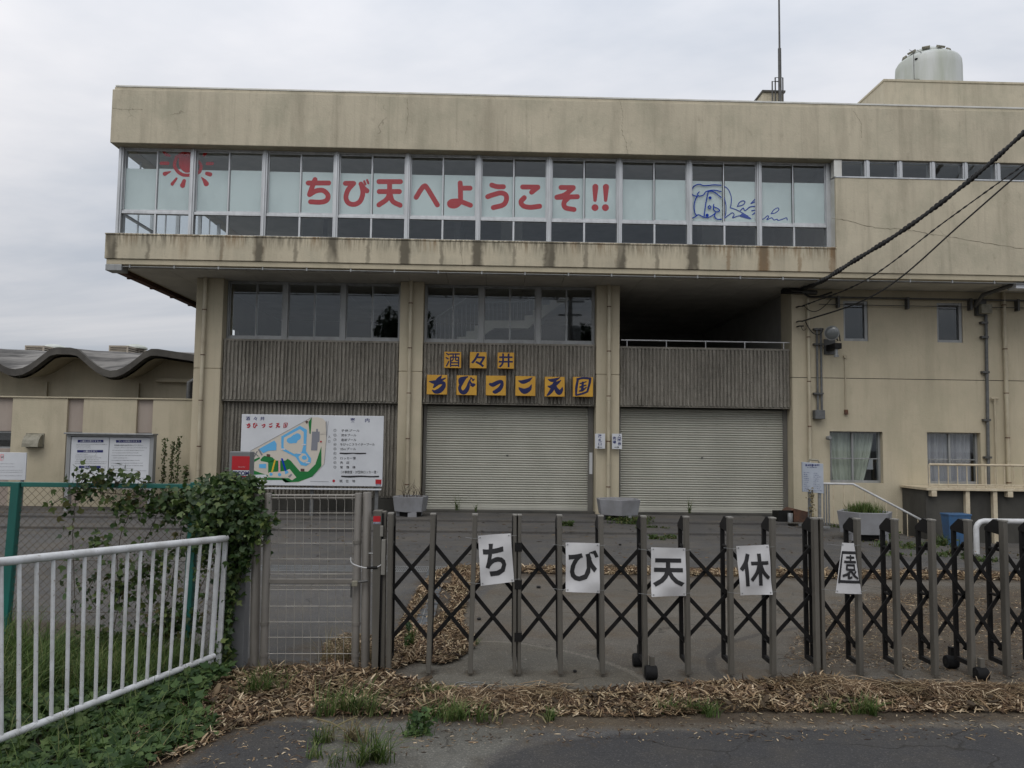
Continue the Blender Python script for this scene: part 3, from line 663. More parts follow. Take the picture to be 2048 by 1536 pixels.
# vinyl lettering stuck on the film (each piece belongs to the window it is stuck on)
YL0 = YWU+.037; YFL, YFR = YWU+.0475, YWU+.0165     # film of the left (rear) and right (front) sash
F1L, F1R = frame_fn(200, 150, 700/2048, YFL), frame_fn(200, 150, 700/2048, YFR); F2L, F2R = frame_fn(800, 150, 700/2048, YFL), frame_fn(800, 150, 700/2048, YFR)
def vinyl(win, mat, fn, lst, width=29, name='vinyl_letter'):
    mb = MB(); strokes(mb, lst, width, fn, 0.0, .0003); return mb.build(name, mat, UW[win])
CH = [
 (2, F1R, [[(1218, 632), (1338, 632)], [(1258, 612), (1240, 660), (1226, 698)], [(1226, 700), (1265, 678), (1305, 676), (1333, 702), (1327, 732), (1292, 744), (1232, 742)]]),
 (3, F1L, [[(1436, 634), (1484, 634)], [(1484, 634), (1452, 672), (1439, 715), (1453, 748), (1488, 757), (1522, 738), (1538, 690), (1530, 642)], [(1527, 638), (1543, 662), (1562, 678)], [(1546, 622, 13), (1553, 640, 13)], [(1563, 615, 13), (1570, 633, 13)]]),
 (3, F1R, [[(1632, 624), (1758, 624)], [(1634, 682), (1752, 682)], [(1695, 626), (1694, 690)], [(1694, 688), (1680, 725), (1632, 760)], [(1696, 690), (1712, 738), (1756, 762)]]),
 (4, F1L, [[(1850, 716), (1880, 668), (1898, 650), (1914, 662), (1974, 760)]]),
 (4, F2R, [[(352, 632), (354, 700), (351, 742), (326, 765), (296, 764), (291, 748), (312, 738), (352, 740), (412, 762)], [(354, 662), (410, 662)]]),
 (5, F2L, [[(537, 644), (566, 653), (605, 654)], [(513, 712), (548, 700), (590, 690), (619, 702), (622, 732), (603, 760), (546, 776)]]),
 (5, F2R, [[(718, 655), (806, 656)], [(806, 658), (770, 686)], [(727, 718), (708, 742), (722, 766), (762, 774), (817, 768)]]),
 (6, F2L, [[(942, 658), (1014, 659)], [(1014, 660), (966, 700), (918, 715)], [(918, 716), (1038, 712)], [(986, 718), (960, 746), (968, 776), (1018, 787)]]),
 (6, F2R, [[(1143, 655, 36), (1141, 733, 20)], [(1140.5, 776, 40), (1141.5, 776, 40)], [(1205, 655, 36), (1203, 733, 20)], [(1201.5, 776, 40), (1202.5, 776, 40)]]),
]
for wi, fn, lst in CH: vinyl(wi, 'red_vinyl', fn, lst)
FS = frame_fn(310, 280, 130/1815, YFR); FSL = frame_fn(310, 280, 130/1815, YFL)
sun_l = [[(600, 480, 90), (545, 700, 95), (620, 860, 95), (760, 965, 100), (900, 985, 90), (1020, 970, 90)],
         [(620, 470, 90), (760, 385, 90), (900, 375, 90), (1010, 420, 80)],
         [(690, 560, 60), (730, 740, 90), (860, 850, 110), (1000, 860, 80)], [(760, 500, 200), (850, 640, 300), (880, 760, 260)], [(930, 440, 150), (950, 600, 170), (960, 800, 150)],
         [(240, 330, 60), (310, 400, 90), (410, 440, 60)], [(180, 650, 100), (360, 650, 100)], [(275, 945, 120), (435, 882, 30)],
         [(480, 1230, 95), (600, 1075, 60)], [(770, 1270, 140), (815, 1140, 100)], [(990, 1110, 28), (990, 1350, 28)], [(540, 200, 90), (590, 270, 80)]]
vinyl(0, 'red_vinyl', FS, sun_l, 90, 'vinyl_drawing')
sun_r = [[(1230, 600, 70), (1285, 730, 90), (1250, 880, 90), (1180, 930, 80)], [(1430, 1220, 150), (1375, 1130, 100), (1300, 1045, 30)],
         [(1540, 960, 120), (1450, 935, 110)], [(1460, 660, 95), (1600, 655, 95)], [(1370, 420, 90), (1450, 320, 80)]]
vinyl(1, 'red_vinyl', FSL, sun_r, 90, 'vinyl_drawing')
FB = frame_fn(1340, 340, 320/2048, YFR)
vinyl(8, 'blue_vinyl', FB, [
  [(355, 335), (300, 325), (275, 285), (300, 215), (370, 182), (440, 200), (560, 190), (655, 195)], [(350, 335), (325, 380), (308, 460), (320, 550), (345, 585)],
  [(375, 280), (350, 310), (375, 333), (430, 318), (465, 275), (560, 258), (655, 275)], [(490, 272), (460, 420), (435, 600)],
  [(490, 270), (560, 280), (655, 350)], [(265, 622), (320, 600), (365, 572), (430, 603), (500, 602), (545, 580), (582, 548)], [(582, 548), (570, 590), (600, 628), (660, 630)],
  [(512, 355, 36), (514, 356, 36)], [(475, 578, 38), (477, 579, 38)],
  [(505, 455), (488, 475), (508, 498), (524, 475), (505, 455)], [(560, 440), (560, 470), (610, 492), (635, 520), (600, 538), (560, 510), (558, 470)],
  [(690, 205), (745, 250), (782, 340), (782, 430), (770, 482)], [(770, 482), (860, 515), (960, 570), (1035, 625)], [(692, 350), (715, 450), (712, 560), (690, 620)],
  [(705, 612), (760, 570), (800, 548), (820, 575), (800, 612), (860, 592), (905, 585)], [(905, 585, 30), (960, 598, 36), (1020, 618, 26)], [(925, 570, 30), (985, 600, 40)],
  [(862, 468), (885, 420), (930, 395), (958, 410), (935, 445), (862, 468)], [(1035, 428), (1088, 375)], [(1040, 428), (1088, 408)],
  [(900, 520), (935, 488), (960, 520), (1020, 475), (1088, 465)], [(1045, 520), (1085, 515)], [(1055, 572), (1095, 540)]], 13, 'vinyl_drawing')
FB = frame_fn(1340, 340, 320/2048, YFL)
vinyl(9, 'blue_vinyl', FB, [
  [(1295, 560), (1330, 510), (1380, 485), (1392, 510), (1350, 548), (1295, 560)], [(1155, 525), (1160, 560), (1150, 580)],
  [(1155, 636), (1200, 625), (1245, 588), (1262, 600), (1240, 638), (1300, 612), (1330, 640), (1370, 630), (1385, 645), (1440, 630), (1490, 612), (1500, 638)]], 13, 'vinyl_drawing')
# left end glazing of the top floor: seen from inside through the corner
for i in range(5):
    y0 = YWU+.12+i*1.5; mb = MB(); mb.box(-8.09, -8.0, y0, y0+.06, ZB-.08, ZT); mb.box(-8.085, -8.01, y0+.06, y0+1.5, ZM-.03, ZM+.01); mb.box(-8.085, -8.01, y0+.06, y0+1.5, ZB-.08, ZB)
    mb.box(-8.06, -8.03, y0+.76, y0+.79, ZB, ZM-.03); mb.box(-8.06, -8.03, y0+.76, y0+.79, ZM+.01, ZT)
    f = mb.build('side_window', 'aluminium', bld)
    for u, v in ((y0+.06, y0+.76), (y0+.79, y0+1.5)): g = MB(); g.box(-8.047, -8.043, u, v, ZB, ZT-.01); g.build('pane', 'window_glass', f)
# top floor interior: floor, back wall with dark partitions
mb = MB(); mb.box(XL+.43, 7.5, YWU+.15, 24.8, 5.86, 5.97); mb.build('interior_floor', 'interior_wall', bld)
mb = MB(); mb.box(-5.2, 15, 24.8, 25.0, 5.97, 7.94); mb.box(7.45, 7.6, YWU+.1, 24.8, 5.97, 7.94); mb.box(-1, -.85, 20.5, 24.8, 5.97, 7.94); mb.build('interior_partition', 'interior_wall', bld)
mb = MB()
for x in (-4.5, .2, 5.0):
    mb = MB(); mb.box(x, x+.5, 18.6, 19.1, 5.97, 7.94); mb.build('interior_column', 'interior_wall', bld)
# -- clerestory windows over the solid wall
mb = MB(); mb.box(7.43, 7.60, YF+.03, YF+.2, 7.56, 7.938); mb.build('corner_post', 'coping_metal', bld, bevel=.004)
mb = MB(); mb.box(7.44, 7.50, YF+.06, YF+.28, 5.96, 7.55); mb.build('jamb', 'coping_metal', bld)
for i in range(10):
    x0 = P(1672, 340, YF+.1).x+i*.728; x1 = x0+.728; mb = MB()
    mb.box(x1-.125, x1-.01, YF+.035, YF+.2, 7.56, 7.938); mb.box(x1-.09, x1-.045, YF+.015, YF+.035, 7.56, 7.938)
    mb.box(x0-.01, x1-.125, YF+.08, YF+.16, 7.56, 7.585); mb.box(x0-.01, x1-.125, YF+.08, YF+.16, 7.91, 7.938); mb.box(x0-.01, x0+.012, YF+.08, YF+.16, 7.585, 7.91)
    f = mb.build('clerestory_window', 'aluminium', bld, bevel=.003)
    g = MB(); g.box(x0+.012, x1-.125, YF+.085, YF+.089, 7.585, 7.91); g.build('pane', 'window_glass', f)

# -- pillars, with the grooved joint at z 3.245
ZG = 3.245
def piers(x0, x1, y0, y1, z0, name='pillar', mat='beige_paint_clean'):
    mb = MB(); mb.box(x0, x1, y0, y1, z0, ZG-.008); mb.box(x0+.015, x1-.015, y0+.012, y1-.01, ZG-.008, ZG+.008); mb.box(x0, x1, y0, y1, ZG+.008, 5.298)
    return mb.build(name, mat, bld, bevel=.008)
piers(-6.67, -6.07, YP, YP+.75, .09); piers(-2.08, -1.55, YP, YP+.75, .09); piers(2.40, 2.93, YP, YP+.75, .09)
def downpipe(x, z0, z1, y=YP-.075, r=.043, lean=0.0):
    mb = MB(); mb.tube([(x, y, z0), (x, y, z1)], r, 12)
    for z in (z0+.85, z0+2.3, z0+3.7):
        if z < z1-.2: mb.tube([(x, y, z), (x, y, z+.09)], r+.007, 12)
    o = mb.build('downpipe', 'pipe_beige', bld, smooth=True)
    mb = MB(); z = z0+.35
    while z < z1-.2:
        mb.tube([(x, y, z), (x, y, z+.022)], r+.006, 12); mb.box(x-.012, x+.012, y, YP, z, z+.02); z += 1.02
    mb.build('pipe_bracket', 'rusted', o)
downpipe(P(404, 800, YP).x, .12, 5.3); downpipe(P(818, 800, YP).x, .35, 5.3); downpipe(P(1216.5, 800, YP).x, .35, 5.3)
downpipe(P(1616, 800, YP).x, .75, 5.05, r=.036); downpipe(P(2009, 800, YP).x, .55, 5.3, r=.045)

# -- ribbed panels
def ribbed(x0, x1, z0, z1, yb, pitch, name='wall_rib', depth=.05, cap=True):
    mb = MB(); mb.box(x0, x1, yb, yb+.2, z0-.035, z1+.05)
    if cap: mb.box(x0, x1, yb-.035, yb, z1, z1+.05)
    mb.box(x0, x1, yb-.02, yb, z0-.035, z0-.012)
    slab = mb.build('panel_slab', 'ribbed_concrete', bld, bevel=.006)
    n = max(1, round((x1-x0)/pitch)); p = (x1-x0)/n; rb = MB()
    for i in range(n):
        c = x0+(i+.5)*p+random.gauss(0, .0035); hw = p*random.uniform(.25, .35); segs = 12; dj = random.uniform(.8, 1.12)
        zs = [z0+(z1-z0)*k/segs for k in range(segs+1)]
        vs = []; fs = []
        for z in zs:
            j = [random.uniform(-.010, .010) for _ in range(4)]
            dd = depth*dj*random.uniform(.72, 1.08)
            vs += [(c-hw-.008, yb, z), (c-hw+.008+j[0], yb-dd+j[2]*.5, z), (c+hw-.008+j[1], yb-dd+j[3]*.5, z), (c+hw+.008, yb, z)]
        for k in range(segs):
            for q in range(3): fs.append((k*4+q, k*4+q+1, k*4+q+5, k*4+q+4))
        fs += [(3, 2, 1, 0), (segs*4, segs*4+1, segs*4+2, segs*4+3)]
        rb.add(vs, fs)
    rb.build(name, 'ribbed_concrete', bld, kind='stuff')
ribbed(-6.065, -2.085, 2.56, 3.89, YR, .087); ribbed(-1.545, 2.395, 2.56, 3.89, YR, .087); ribbed(2.935, 6.90, 2.56, 3.86, YR, .087)
ribbed(-6.065, -2.085, .42, 2.50, YR+.14, .087, cap=False)
mb = MB(); mb.box(-6.065, -2.085, YR+.10, YR+.4, .09, .37); mb.build('plinth', 'concrete_dark', bld, bevel=.01)
# -- second floor windows of bays 1 and 2
def bay_window(x0, x1, z0=3.96, z1=5.295):
    w_ = (x1-x0)/3
    for i in range(3):
        a, b = x0+i*w_, x0+(i+1)*w_; m_ = (a+b)/2; mb = MB(); y = YW2
        if i: mb.box(a-.055, a+.055, y-.04, y+.08, z0-.02, z1)
        else: mb.box(a, a+.04, y-.03, y+.08, z0-.02, z1)
        if i == 2: mb.box(b-.04, b, y-.03, y+.08, z0-.02, z1)
        l, r = a+(.055 if i else .04), b-(.055 if i < 2 else .04)
        mb.box(l, r, y-.03, y+.08, z1-.035, z1); mb.box(l, r, y-.05, y+.08, z0-.02, z0+.022); mb.box(l, r, y-.03, y+.06, z0+.022, z0+.05)
        f = mb.build('window', 'aluminium_dull', bld, bevel=.003)
        s_ = MB()
        for sa, sb, yy in ((l, m_+.02, y+.02), (m_-.02, r, y-.01)):
            s_.box(sa, sa+.022, yy, yy+.022, z0+.051, z1-.036); s_.box(sb-.03, sb, yy, yy+.022, z0+.051, z1-.036)
            s_.box(sa+.022, sb-.03, yy, yy+.022, z0+.051, z0+.085); s_.box(sa+.022, sb-.03, yy, yy+.022, z1-.058, z1-.036)
        s_.build('sash', 'aluminium_dull', f)
        for sa, sb, yy in ((l+.02, m_-.012, y+.03), (m_+.01, r-.03, y)):
            g = MB(); g.box(sa, sb, yy, yy+.004, z0+.084, z1-.057); g.build('pane', 'window_glass', f)
bay_window(-6.065, -2.085); bay_window(-1.545, 2.395)
# second floor interior
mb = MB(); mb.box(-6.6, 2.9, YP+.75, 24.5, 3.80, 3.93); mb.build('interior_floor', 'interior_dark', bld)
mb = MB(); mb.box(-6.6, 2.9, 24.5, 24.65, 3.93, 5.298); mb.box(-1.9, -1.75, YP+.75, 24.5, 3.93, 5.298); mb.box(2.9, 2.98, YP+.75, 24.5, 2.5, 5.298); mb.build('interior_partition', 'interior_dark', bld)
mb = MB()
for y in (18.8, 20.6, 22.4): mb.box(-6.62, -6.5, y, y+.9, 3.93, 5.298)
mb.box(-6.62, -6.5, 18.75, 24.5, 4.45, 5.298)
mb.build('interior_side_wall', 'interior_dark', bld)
# staircase seen through the middle bay
YS = 19.6; FSt = frame_fn(780, 540, 500/1477, YS)
st = [(395, 408), (395, 395), (447, 395), (447, 360), (498, 360), (498, 328), (555, 328), (555, 298), (795, 298), (795, 268), (845, 268), (845, 236), (900, 236), (900, 205), (945, 205), (945, 175), (1000, 175), (1000, 143), (1050, 143), (1060, 175), (960, 235), (815, 345), (615, 343), (560, 380), (520, 412)]
q = [FSt(x, y) for x, y in st]; mb = MB(); mb.prism([(p[0], p[2]) for p in q], 'y', YS, YS+.12)
stair = mb.build('staircase', 'stair_paint', bld)
mb = MB()
for i in range(14):
    x = 225+i*25; a = FSt(x, 320-i*13 if i < 9 else 205); b = FSt(x, 412 if i < 7 else 412-(i-7)*16); mb.tube([(a[0], YS-.05, a[2]), (b[0], YS-.05, max(b[2], 3.95))], .008, 5)
for i in range(16):
    x = 560+i*24; a = FSt(x, 195 if i < 9 else 190-(i-9)*18); b = FSt(x, 298 if i < 10 else 262-(i-10)*18); mb.tube([(a[0], YS-.05, a[2]), (b[0], YS-.05, b[2])], .008, 5)
a = FSt(210, 320); b = FSt(450, 170); mb.tube([(a[0], YS-.05, a[2]), (b[0], YS-.05, b[2])], .016, 6)
a = FSt(555, 192); b = FSt(800, 190); c = FSt(1000, 90); mb.tube([(a[0], YS-.05, a[2]), (b[0], YS-.05, b[2]), (c[0], YS-.05, c[2])], .016, 6)
mb.build('stair_railing', 'aluminium', stair)

# -- roller shutters
def shutter(x0, x1, z0, z1, gl=.07, gr=.12):
    mb = MB(); mb.box(x0-gl, x0, YSH-.06, YSH+.05, z0-.02, z1+.03); mb.box(x1, x1+gr, YSH-.06, YSH+.05, z0-.02, z1+.03); mb.box(x0-gl, x1+gr, YSH-.02, YSH+.3, z1+.03, z1+.1)
    f = mb.build('roller_shutter', 'guide_grey', bld, bevel=.005)
    pitch = .0545; n = round((z1-z0-.10)/pitch); pitch = (z1-z0-.10)/n; vs = []; fs = []
    prof = [(.002, 0.0), (-.013, .10), (-.018, .34), (-.013, .58), (.008, .70), (.016, .84), (.009, .97)]
    for i in range(n):
        jj = random.uniform(-.0012, .0012)
        for (dy, fz) in prof:
            z = z0+.10+(i+fz)*pitch; vs += [(x0, YSH+dy+jj, z), (x1, YSH+dy+jj, z)]
    m_ = len(vs)//2
    for k in range(m_-1): fs.append((2*k, 2*k+1, 2*k+3, 2*k+2))
    mb = MB(); mb.add(vs, fs); mb.build('shutter_slat', 'shutter_paint', f, kind='stuff')
    mb = MB(); mb.box(x0, x1, YSH-.022, YSH+.015, z0, z0+.10); mb.box(x0, x1, YSH-.03, YSH-.02, z0+.045, z0+.058); mb.build('bottom_bar', 'shutter_paint', f, bevel=.004)
    mb = MB(); xm = (x0+x1)/2; mb.box(xm-.02, xm+.03, YSH-.03, YSH-.01, 1.36, 1.39); mb.build('lock', 'steel_dark', f)
    return f
shutter(-1.455, 2.27, .13, 2.50); shutter(3.02, 6.82, .12, 2.50, .05, .17)
mb = MB(); mb.box(-1.545, 2.395, YP+.08, YP+.6, .085, .135); mb.box(2.935, 6.95, YP+.08, YP+.6, .08, .125); mb.build('threshold', 'concrete_dark', bld, bevel=.006)
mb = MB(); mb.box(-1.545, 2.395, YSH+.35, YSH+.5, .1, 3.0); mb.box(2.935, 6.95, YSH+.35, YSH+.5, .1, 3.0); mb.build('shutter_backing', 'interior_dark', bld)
mb = MB(); fn = frame_fn(1180, 860, 80/2048, YSH-.065); 
mb.box(P(1178, 930, YSH).x, P(1184, 930, YSH).x, YSH-.068, YSH-.06, P(1180, 948, YSH).z, P(1180, 905, YSH).z); mb.build('switch_label', 'board_white', bld)

# -- open balcony of bay 3
mb = MB(); mb.box(2.985, 7.05, YR+.2, 26, 3.55, 3.68); mb.build('balcony_floor', 'interior_wall', bld)
mb = MB(); mb.box(2.985, 7.2, 26, 26.2, 3.68, 5.298); mb.box(7.0, 7.15, 18.66, 26, 3.68, 5.298); mb.build('balcony_wall', 'interior_wall', bld)
rl = MB(); fnr = frame_fn(1200, 560, 500/1477, YR-.01)
a = fnr(125, 354); b = fnr(1120, 371); zt = (a[2]+b[2])/2
rl.tube([(a[0], YR-.01, zt), (b[0], YR-.01, zt)], .014, 8)
for x in (160, 392, 624, 855, 1085): q = fnr(x, 380); rl.tube([(q[0], YR-.01, 3.9), (q[0], YR-.01, zt)], .010, 6)
rl.build('balcony_rail', 'white_pipe', bld)

# -- right-hand block wall with real openings
def wall_holes(x0, x1, z0, z1, y0, y1, holes, name, mat):
    mb = MB(); hs = [h for h in holes if h[2] < z1 and h[3] > z0]
    xs = sorted({x0, x1, *[h[0] for h in hs], *[h[1] for h in hs]})
    for a, b in zip(xs, xs[1:]):
        m_ = (a+b)/2; cuts = sorted((max(h[2], z0), min(h[3], z1)) for h in hs if h[0] < m_ < h[1]); z = z0
        for c0, c1 in cuts:
            if c0 > z: mb.box(a, b, y0, y1, z, c0)
            z = c1
        if z < z1: mb.box(a, b, y0, y1, z, z1)
    return mb.build(name, mat, bld)
def hole(px0, px1, py0, py1): 
    a = P(px0, (py0+py1)/2, YP); b = P(px1, (py0+py1)/2, YP); t_ = P((px0+px1)/2, py0, YP).z; u = P((px0+px1)/2, py1, YP).z
    return (a.x, b.x, u, t_)
HS = [hole(1687, 1736, 602, 682), hole(1874, 1925, 606, 685)]; HL = [hole(1660, 1766, 863, 966), hole(1855, 1962, 865, 968)]
HA = HS+HL; X3 = 6.905
wall_holes(X3, 15, -.8, ZG-.008, YP, YP+.22, HA, 'ground_floor_wall', 'beige_paint_clean')
wall_holes(X3, 15, ZG+.008, 5.298, YP, YP+.22, HA, 'second_floor_wall', 'beige_paint_clean')
mb = MB(); mb.box(X3, 15, YP+.012, YP+.2, ZG-.0085, ZG+.0085); mb.build('joint_groove', 'concrete_dark', bld)
mb = MB(); mb.box(X3+.01, X3+.3, YP+.22, YP+.7, .09, 5.298); mb.build('return_wall', 'beige_paint_clean', bld)
for h in HS:
    mb = MB(); x0, x1, z0, z1 = h; y = YP+.05
    mb.box(x0, x0+.045, y-.03, y+.08, z0, z1); mb.box(x1-.075, x1, y-.03, y+.08, z0, z1); mb.box(x0+.045, x1-.075, y-.03, y+.08, z0, z0+.06); mb.box(x0+.045, x1-.075, y-.03, y+.08, z1-.05, z1)
    f = mb.build('window', 'aluminium_dull', bld, bevel=.004); g = MB(); g.box(x0+.045, x1-.075, y+.02, y+.024, z0+.06, z1-.05); g.build('pane', 'window_glass', f)
    g = MB(); g.box(x0+.03, x1-.05, y-.015, y+.015, z1-.085, z1-.055); g.build('sash', 'steel_dark', f)
for k, h in enumerate(HL):
    mb = MB(); x0, x1, z0, z1 = h; y = YP+.14; xm = (x0+x1)/2-.03; zm = z0+(z1-z0)*.47
    mb.box(x0, x0+.035, y-.02, y+.07, z0, z1); mb.box(x1-.05, x1, y-.02, y+.07, z0, z1); mb.box(x0+.035, x1-.05, y-.02, y+.07, z0, z0+.055); mb.box(x0+.035, x1-.05, y-.02, y+.07, z1-.03, z1)
    mb.box(xm-.022, xm+.022, y-.01, y+.05, z0+.055, z1-.03); mb.box(x0+.035, xm-.022, y+.01, y+.04, zm-.012, zm+.012); mb.box(xm+.022, x1-.05, y-.005, y+.025, zm-.012, zm+.012)
    f = mb.build('window', 'aluminium_dull', bld, bevel=.003)
    g = MB(); g.box(x0+.035, xm-.022, y+.022, y+.026, z0+.055, z1-.03); g.build('pane', 'window_glass', f)
    g = MB(); g.box(xm+.022, x1-.05, y+.005, y+.009, z0+.055, z1-.03); g.build('pane', 'window_glass', f)
    for side in (0, 1):                                                    # drawn curtains, pulled aside at the foot
        a, b = ((x0+.02, xm+.05), (xm-.02, x1-.06))[side]; vs = []; fs = []; n = 46; m_ = 8
        for j in range(m_+1):
            v = j/m_; z = z1-.03-(z1-z0-.07)*v
            for i in range(n+1):
                u = i/n
                if k == 0:
                    xx = (a+(b-a)*u) if side == 0 else a+(b-a)*u*(1-.42*v**1.3)
                    if side == 0: xx = xx+.10*v**1.5*(1-u)
                else: xx = a+(b-a)*u
                vs.append((xx, y+.13+.022*math.sin(u*38+side*1.3+v*.6)+.012*math.sin(u*17+2+v), z))
        for j in range(m_):
            for i in range(n): fs.append((j*(n+1)+i, j*(n+1)+i+1, (j+1)*(n+1)+i+1, (j+1)*(n+1)+i))
        mb = MB(); mb.add(vs, fs); mb.build('curtain', 'curtain' if k == 0 else 'curtain_grey', f, smooth=True)
    if k == 0:
        mb = MB(); mb.box(x1-.34, x1-.07, y+.20, y+.24, z0+.30, z0+.56); mb.build('papers', 'board_white', f)
    mb = MB(); mb.box(x0-.1, x1+.1, YP+.8, YP+.9, z0-.2, z1+.2); mb.build('interior_wall', 'interior_wall', f)
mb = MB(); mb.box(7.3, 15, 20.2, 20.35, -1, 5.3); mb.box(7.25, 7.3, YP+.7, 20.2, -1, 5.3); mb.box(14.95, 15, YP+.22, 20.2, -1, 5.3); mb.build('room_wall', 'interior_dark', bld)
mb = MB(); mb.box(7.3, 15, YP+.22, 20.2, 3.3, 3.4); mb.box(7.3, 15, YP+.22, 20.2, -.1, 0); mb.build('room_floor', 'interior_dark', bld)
mb = MB(); mb.tube([(7.35, YP-.10, 5.10), (15, YP-.10, 5.10)], .022, 8); mb.tube([(7.5, YP-.10, 4.93), (15, YP-.10, 4.93)], .010, 6)
for px in (1673, 1811, 1936, 2030): x = P(px, 595, YP).x; mb.box(x-.025, x+.025, YP-.13, YP, 4.86, 5.13)
mb.build('service_pipe', 'steel_dark', bld)
mb = MB(); x = P(1618, 560, YP).x; mb.tube([(6.85, 17.9, 5.22), (7.45, 17.9, 5.20)], .055, 8); mb.build('pipe_elbow', 'steel_dark', bld)

# ================================================================== LEFT WING AND HALL
wing = thing('side_wing', (-12, 18.5, .09), 'low beige flat-roofed wing left of the tall building with taupe panels between wall bays', 'building')
ZW = 2.55
pan = []
for px0, px1 in ((-70, 24), (134, 166), (273, 305)): pan.append((P(px0, 830, 18.5).x, P(px1, 830, 18.5).x))
def wing_seg(a, b):
    mb = MB(); mb.box(a, b, 18.5, 18.8, .09, ZW); mb.build('wall_bay', 'beige_paint_clean', wing, bevel=.008)
wing_seg(-14.0, pan[0][0]); wing_seg(pan[0][1], pan[1][0]); wing_seg(pan[1][1], pan[2][0]); wing_seg(pan[2][1], -6.672)
zw1 = P(150, 864, 18.5).z; zw0 = P(10, 897, 18.5).z
for i, (a, b) in enumerate(pan):
    mb = MB(); mb.box(a, b, 18.57, 18.8, zw1, ZW); mb.build('wall_panel', 'panel_taupe', wing, bevel=.005)
    mb = MB(); mb.box(a, b, 18.57, 18.8, .09, zw0 if i == 0 else zw0-.5); mb.build('wall_panel', 'panel_taupe', wing, bevel=.005)
    mb = MB(); z0 = zw0 if i == 0 else zw0-.5
    mb.box(a, a+.04, 18.6, 18.7, z0, zw1); mb.box(b-.05, b, 18.6, 18.7, z0, zw1); mb.box(a+.04, b-.05, 18.6, 18.7, z0, z0+.04); mb.box(a+.04, b-.05, 18.6, 18.7, zw1-.04, zw1)
    f = mb.build('window', 'aluminium_dull', wing); g = MB(); g.box(a+.04, b-.05, 18.65, 18.654, z0+.04, zw1-.04); g.build('pane', 'window_glass', f)
    g = MB(); g.box(a, b, 18.9, 18.95, z0-.2, zw1+.2); g.build('interior_wall', 'interior_dark', f)
mb = MB(); mb.box(-14, -6.68, 18.47, 18.9, ZW, ZW+.03); mb.build('coping', 'beige_paint_clean', wing, bevel=.005)
mb = MB(); mb.box(-14, -6.6, 18.8, 23.9, ZW-.2, ZW-.05); mb.build('roof_slab', 'roof_concrete', wing)
# vent hood on the wing wall
a = P(55, 868, 18.5); b = P(88, 894, 18.5); ho = thing('vent_hood', (a.x, 18.5, b.z), 'small weathered grey vent hood on the beige wing wall, streaked below', 'vent hood')
mb = MB(); pr = [(18.5, a.z), (18.5, b.z), (18.28, b.z)] + [(18.5-.22*math.cos(q), b.z+(a.z-b.z)*math.sin(q)) for q in (.3, .6, .9, 1.2, 1.45)]
mb.prism(pr, 'x', a.x, b.x-.02); mb.build('hood', 'hood_grey', ho, bevel=.004)
mb = MB(); mb.box(a.x-.02, b.x, 18.48, 18.5, b.z-.02, a.z+.02); mb.build('flange', 'hood_grey', ho)
# far hall with the scalloped concrete roof
hall = thing('swimming_hall', (-12, 25, 0), 'long low hall behind the wing with a scalloped grey concrete roof', 'building')
YH = 24.0; zv = P(130, 741, YH).z; zpk = P(128, 696, YH).z; xv = P(30, 741, YH).x; per = P(223, 743, YH).x-xv
def wave(x):
    u = ((x-xv)/per) % 1.0
    if x > xv+per*1.43: return zpk+.02 - (x-(xv+per*1.43))*.14
    v = abs(u-.5)*2                       # 0 at crest, 1 at valley
    v = max(0, (v-.22)/.78); return zpk-(zpk-zv)*(math.sin(v*math.pi/2)**1.25)
ns = 90; x0h, x1h = -24.0, -6.2; V = []; F = []
rows = [(YH, 0), (YH+1.5, .2), (YH+3, .5), (YH+5, .8), (YH+6.5, 1)]; zb = P(180, 709, YH+6.5).z
for (y, s_) in rows:
    for i in range(ns+1):
        x = x0h+(x1h-x0h)*i/ns; z = wave(x)*(1-s_)+zb*s_; V += [(x, y, z)]
for r_ in range(len(rows)-1):
    for i in range(ns): a_ = r_*(ns+1)+i; F.append((a_, a_+1, a_+ns+2, a_+ns+1))
npmesh('roof_shell', V, F, 'roof_sheet', hall)
mb = MB(); vs = []; fs = []
for i in range(ns+1):
    x = x0h+(x1h-x0h)*i/ns; z = wave(x); vs += [(x, YH-.03, z+.015), (x, YH-.03, z-.19), (x, YH+.25, z-.19), (x, YH+.25, z+.012)]
for i in range(ns):
    for q in range(4): fs.append((i*4+q, i*4+(q+1) % 4, (i+1)*4+(q+1) % 4, (i+1)*4+q))
mb.add(vs, fs); mb.build('roof_edge_beam', 'roof_concrete', hall)
V = []; F = []
for (y, s_) in rows:
    for i in range(ns+1):
        x = x0h+(x1h-x0h)*i/ns; V += [(x, y+.26, (wave(x)*(1-s_)+zb*s_)-.25)]
for r_ in range(len(rows)-1):
    for i in range(ns): a_ = r_*(ns+1)+i; F.append((a_, a_+1, a_+ns+2, a_+ns+1))
npmesh('roof_underside', V, F, 'beige_paint_clean', hall)
mb = MB(); mb.box(x0h, x1h, YH+1.3, YH+1.55, 0, 3.45); mb.build('hall_wall', 'beige_paint_clean', hall)
poly = [(x0h, 3.44)] + [(x0h+(x1h-x0h)*i/ns, min(wave(x0h+(x1h-x0h)*i/ns)-.12, 5)) for i in range(ns+1)] + [(x1h, 3.44)]
mb = MB(); vs = []; fs = []
for i in range(ns+1):
    x = x0h+(x1h-x0h)*i/ns; vs += [(x, YH+1.32, 3.4), (x, YH+1.32, wave(x)*.8+zb*.2-.2)]
for i in range(ns): fs.append((2*i, 2*i+2, 2*i+3, 2*i+1))
mb.add(vs, fs); mb.build('gable_wall', 'beige_paint_clean', hall)
for k in range(-3, 3):
    x = xv+per*k+.18
    if x > -7: continue
    mb = MB(); mb.box(x, x+.12, YH+1.2, YH+1.33, 2.4, wave(x)-.3); mb.build('hall_pier', 'beige_paint_clean', hall)
